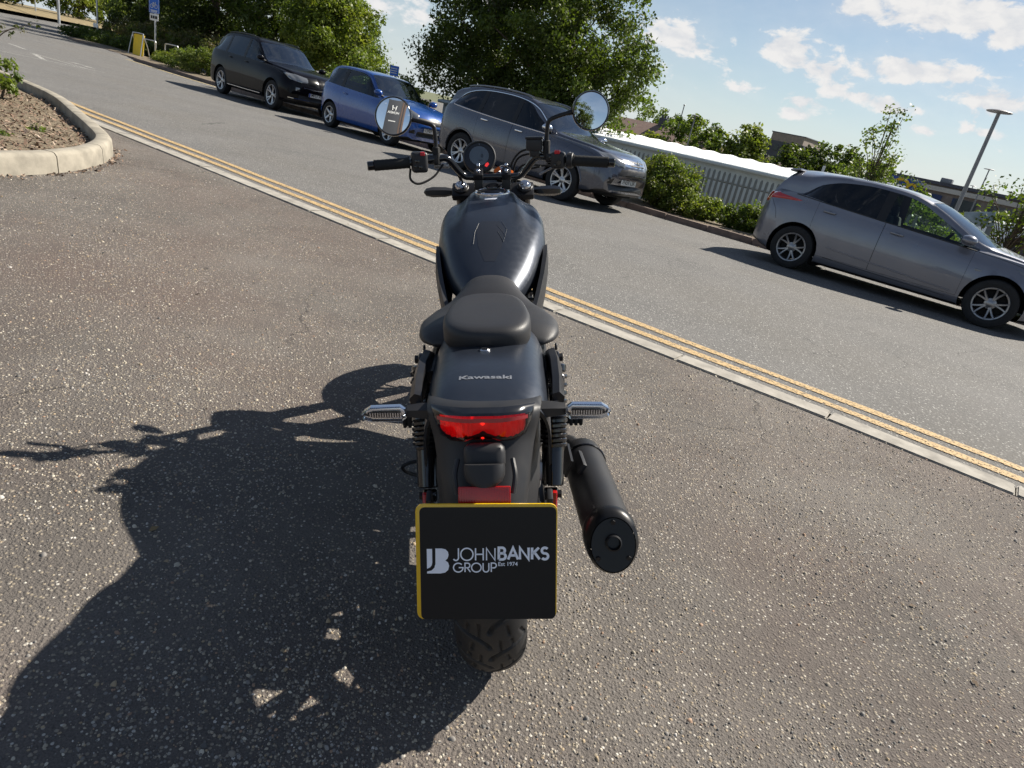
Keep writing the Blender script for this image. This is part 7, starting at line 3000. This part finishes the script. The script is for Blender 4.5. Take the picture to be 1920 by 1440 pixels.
# mirrors
TOTEM = Vector((-6.0, -13.6, 5.3))
SKYDIR = Vector((.46, -1, .25)).normalized()
CAM_P = Vector((0, 0, 1.22))
for s_, mc in ((-1, Vector((-.307, .930, 1.220))), (1, Vector((.317, .930, 1.228)))):
    Bi = B_M.to_3x3().transposed()
    wpos = B_M @ mc
    tgt = (TOTEM - wpos).normalized() if s_ < 0 else SKYDIR
    n = Bi @ (((CAM_P - wpos).normalized() + tgt).normalized())
    Mm = axis_matrix(mc, n, (1, 0, 0))
    mb = MB()
    zb3 = 1.096 if s_ < 0 else 1.112
    stem = catmull([(s_ * .178, .945, zb3 - .02), (s_ * .179, .945, zb3 + .02), (s_ * .180, .944, 1.170), (s_ * .186, .942, 1.190 if s_ < 0 else 1.200), (s_ * .215, .940, 1.200 if s_ < 0 else 1.214), (s_ * .262, .944, 1.212 if s_ < 0 else 1.226)], 5)
    mb.tube(stem, [.0095] * 4 + [.009] * 2 + [.0068] * (len(stem) - 8) + [.0085, .010], 12)
    mr_o = bp(mb, 'mirror', M_sat)
    mb = MB()
    mb.cyl((s_ * .178, .945, zb3 - .025), (s_ * .179, .945, zb3 + .03), .0115, seg=16, bevel=.002)
    mb.cyl((s_ * .178, .945, zb3 + .012), (s_ * .178, .945, zb3 + .026), .0125, seg=6)
    bp(mb, 'stem_boot', M_rubb, mr_o)
    mb = MB()
    mb.lathe([(.0545, .0035), (.0575, .004), (.0595, .001), (.060, -.006), (.055, -.018), (.040, -.028), (.018, -.033), (0, -.034)], 44, Mm)
    bp(mb, 'mirror_shell', M_gl, mr_o)
    mb = MB()
    Rc = 1.25
    mb.lathe([(r, .0028 - (Rc - math.sqrt(Rc * Rc - r * r))) for r in (.0001, .008, .016, .024, .032, .040, .048, .0552)], 64, Mm)
    bp(mb, 'mirror_glass', M_mirror, mr_o, smooth=80)

# instrument, offset to the left, with the key on the right
Mg = axis_matrix((-.043, 1.045, 1.084), (.02, -.90, .43), (1, 0, 0)) @ Matrix.Scale(1.08, 4)
mb = MB()
mb.lathe([(0, -.035), (.030, -.034), (.044, -.026), (.0505, -.008), (.052, .004), (.0515, .010), (.049, .013), (.0455, .0115), (.044, .006), (0, .006)], 48, Mg)
ga = bp(mb, 'instrument', M_plast)
mb = MB()
mb.lathe([(.0455, .0085), (0, .0095)], 40, Mg)
bp(mb, 'instrument_glass', M_gl, ga)
mb = MB()
mb.lathe([(.0305, .0098), (0, .0104)], 40, Mg @ Matrix.Translation((-.001, .003, 0)))
bp(mb, 'display', M_lcd, ga)
for txt, x, y, sz in (('0', .008, .002, .016), ('km/h', .004, -.012, .006), ('1', 0, .0385, .008)):
    t_o = text_obj('display_lettering', txt, Mg @ Matrix.Translation((x, y, .0112)), M_lcdt if txt != '1' else M_wordmark, ga, sz, .0001, .0001)
mb = MB()
mb.prism([(.016, -.030), (.023, -.033), (.030, -.024), (.026, -.018), (.019, -.022)], Mg @ Matrix.Translation((0, 0, .0095)), .0006)
bp(mb, 'warning_light', mat('lit_warning_red', (.7, .04, .04), .4, emit=(1, .05, .05, .35)), ga, smooth=0)
mb = MB()
mb.lathe([(0, .0), (.016, 0), (.018, .004), (.018, .022), (.014, .026), (0, .026)], 24, axis_matrix((.028, 1.055, 1.010), (0, -.4, .9)))
ig = bp(mb, 'ignition_switch', M_sat)
ky = empty('ignition_key', M=B_M @ Matrix.Translation((.03, 1.045, 1.035)))
tag(ky, 'key with an orange tag in the ignition beside the round instrument', 'key')
mb = MB()
mb.box((0, 0, .004), (.012, .003, .03), Matrix.Rotation(R_(-20), 3, 'X'), bevel=.001)
mb.obj('blade', M_bolt, ky)
mb = MB()
mb.tube([(.012 * math.cos(a) + .004, -.008, .012 + .012 * math.sin(a)) for a in np.linspace(0, 6.283, 18)[:-1]], .0016, 6, closed=True)
mb.obj('ring', M_bolt, ky)
mb = MB()
mb.prism(rrect(.042, .016, .005), axis_matrix((.020, -.014, .004), (.1, -.85, .5), (.85, .1, -.30)), .003, .001)
mb.prism(rrect(.026, .013, .005), axis_matrix((-.014, -.012, .010), (-.1, -.85, .5), (.7, .1, .5)), .003, .001)
mb.obj('tag', M_orange, ky)

# front brake reservoir and hoses, wiring loops
mb = MB()
mb.box((.140, .955, 1.128), (.052, .046, .036), Matrix.Rotation(R_(-8), 3, 'Z'), bevel=.006)
mb.box((.140, .955, 1.104), (.034, .034, .026), bevel=.008)
rs_ = bp(mb, 'brake_reservoir', M_plast)
mb = MB()
mb.box((.140, .955, 1.149), (.056, .050, .008), Matrix.Rotation(R_(-8), 3, 'Z'), bevel=.003)
bp(mb, 'reservoir_lid', M_sat, rs_)
for i, pth in enumerate([[(.19, .96, 1.085), (.15, 1.02, 1.110), (.095, 1.06, 1.10), (.062, 1.075, 1.05), (.06, 1.09, .98)], [(.20, .95, 1.07), (.14, 1.03, 1.095), (.085, 1.075, 1.075), (.065, 1.09, 1.0)],
                         [(.235, .93, 1.06), (.17, 1.0, 1.06), (.10, 1.06, 1.055), (.075, 1.09, .99)], [(.16, .97, 1.06), (.12, 1.02, 1.045), (.085, 1.05, 1.02)],
                         [(-.262, .915, 1.062), (-.262, .905, 1.030), (-.235, .905, 1.016), (-.19, .93, 1.035), (-.16, .955, 1.07)], [(-.20, .95, 1.085), (-.15, 1.0, 1.07), (-.11, 1.04, 1.02), (-.09, 1.08, .96)],
                         [(-.215, .96, 1.08), (-.165, 1.02, 1.075), (-.12, 1.06, 1.03), (-.10, 1.10, .95)]]):
    mb = MB()
    mb.tube(catmull(pth, 6), .0036, 8)
    bp(mb, 'cable', M_rubb)
mb = MB()
mb.box((-.165, .975, 1.066), (.05, .02, .018), bevel=.004)
for k in range(4):
    mb.cyl((-.185 + k * .012, .962, 1.066), (-.180 + k * .012, .962, 1.066), .0085, seg=12)
bp(mb, 'clutch_adjuster', M_cast)

# ------------------------------------------------------------------ what the mirrors see, behind the camera
tt = empty('totem_sign', (TOTEM.x, TOTEM.y, 0))
tag(tt, 'tall dark dealership totem sign behind the camera, seen in the round mirror', 'sign')
M_tdark = mat('totem_charcoal', (.055, .058, .065), .5)
M_tbr = mat('totem_bronze_edge', (.16, .11, .085), .45, metal=.3)
Mt_ = Matrix.Translation((TOTEM.x, TOTEM.y, 0)) @ Matrix.Rotation(math.atan2(TOTEM.x, -TOTEM.y) + math.pi + R_(20), 4, 'Z')
for nm, (x, y, w, d, h0, h1), m_ in (('panel', (0, 0, 1.7, .30, 0, 7.0), M_tdark), ('edge_strip', (-.93, 0, .16, .34, 0, 7.1), M_tbr), ('edge_strip', (-1.09, -.05, .10, .2, 0, 7.0), M_tdark), ('edge_strip', (-1.22, 0, .16, .34, 0, 7.0), M_tbr)):
    mb = MB()
    c = Mt_ @ Vector((x, y, (h0 + h1) / 2))
    mb.box(c, (w, d, h1 - h0), Mt_.to_3x3(), bevel=.01)
    o = mb.obj(nm, m_)
    under(o, tt)
mb = MB()
Mface = Mt_ @ Matrix.Translation((0, -.153, 0)) @ Matrix.Rotation(R_(90), 4, 'X')
for pth in ([(-.24, 6.40), (-.17, 5.9)], [(.24, 6.40), (.17, 5.9)], [(-.2, 6.12), (.2, 6.12)]):
    mb.tube([Mface @ Vector((x, y, .01)) for x, y in pth], .05, 4)
under(mb.obj('emblem', M_wh), tt)
for txt, y, sz in (('HONDA', 5.62, .36),):
    to_ = text_obj('lettering', txt, Mface @ Matrix.Translation((0, y, .012)), M_wh, tt, sz, .006, .004)
    to_.matrix_parent_inverse = Matrix.Translation(-tt.location)
wm_ = B_M @ Vector((.317, .930, 1.228))
tb_ = wm_ + SKYDIR * 26
tree('broadleaf_tree', 'round dark tree behind the camera, seen at the foot of the other mirror', (tb_.x - 1.9, tb_.y - .3, 0), 7.2, .25, [(0, 0, tb_.z - .6, 1.9, 1.9, 1.9), (1.2, 0, tb_.z - 1.5, 1.6, 1.6, 1.6)], 110, 80, .16, PAL_DARK, 120, .5)

for k in range(5):
    mb = MB()
    mb.prism([(-.42 + k * .17, 4.66), (-.29 + k * .17, 4.66), (-.29 + k * .17, 4.76), (-.42 + k * .17, 4.76)], Mface @ Matrix.Translation((0, 0, .01)), .006)
    under(mb.obj('text_block', M_wh, smooth=0), tt)
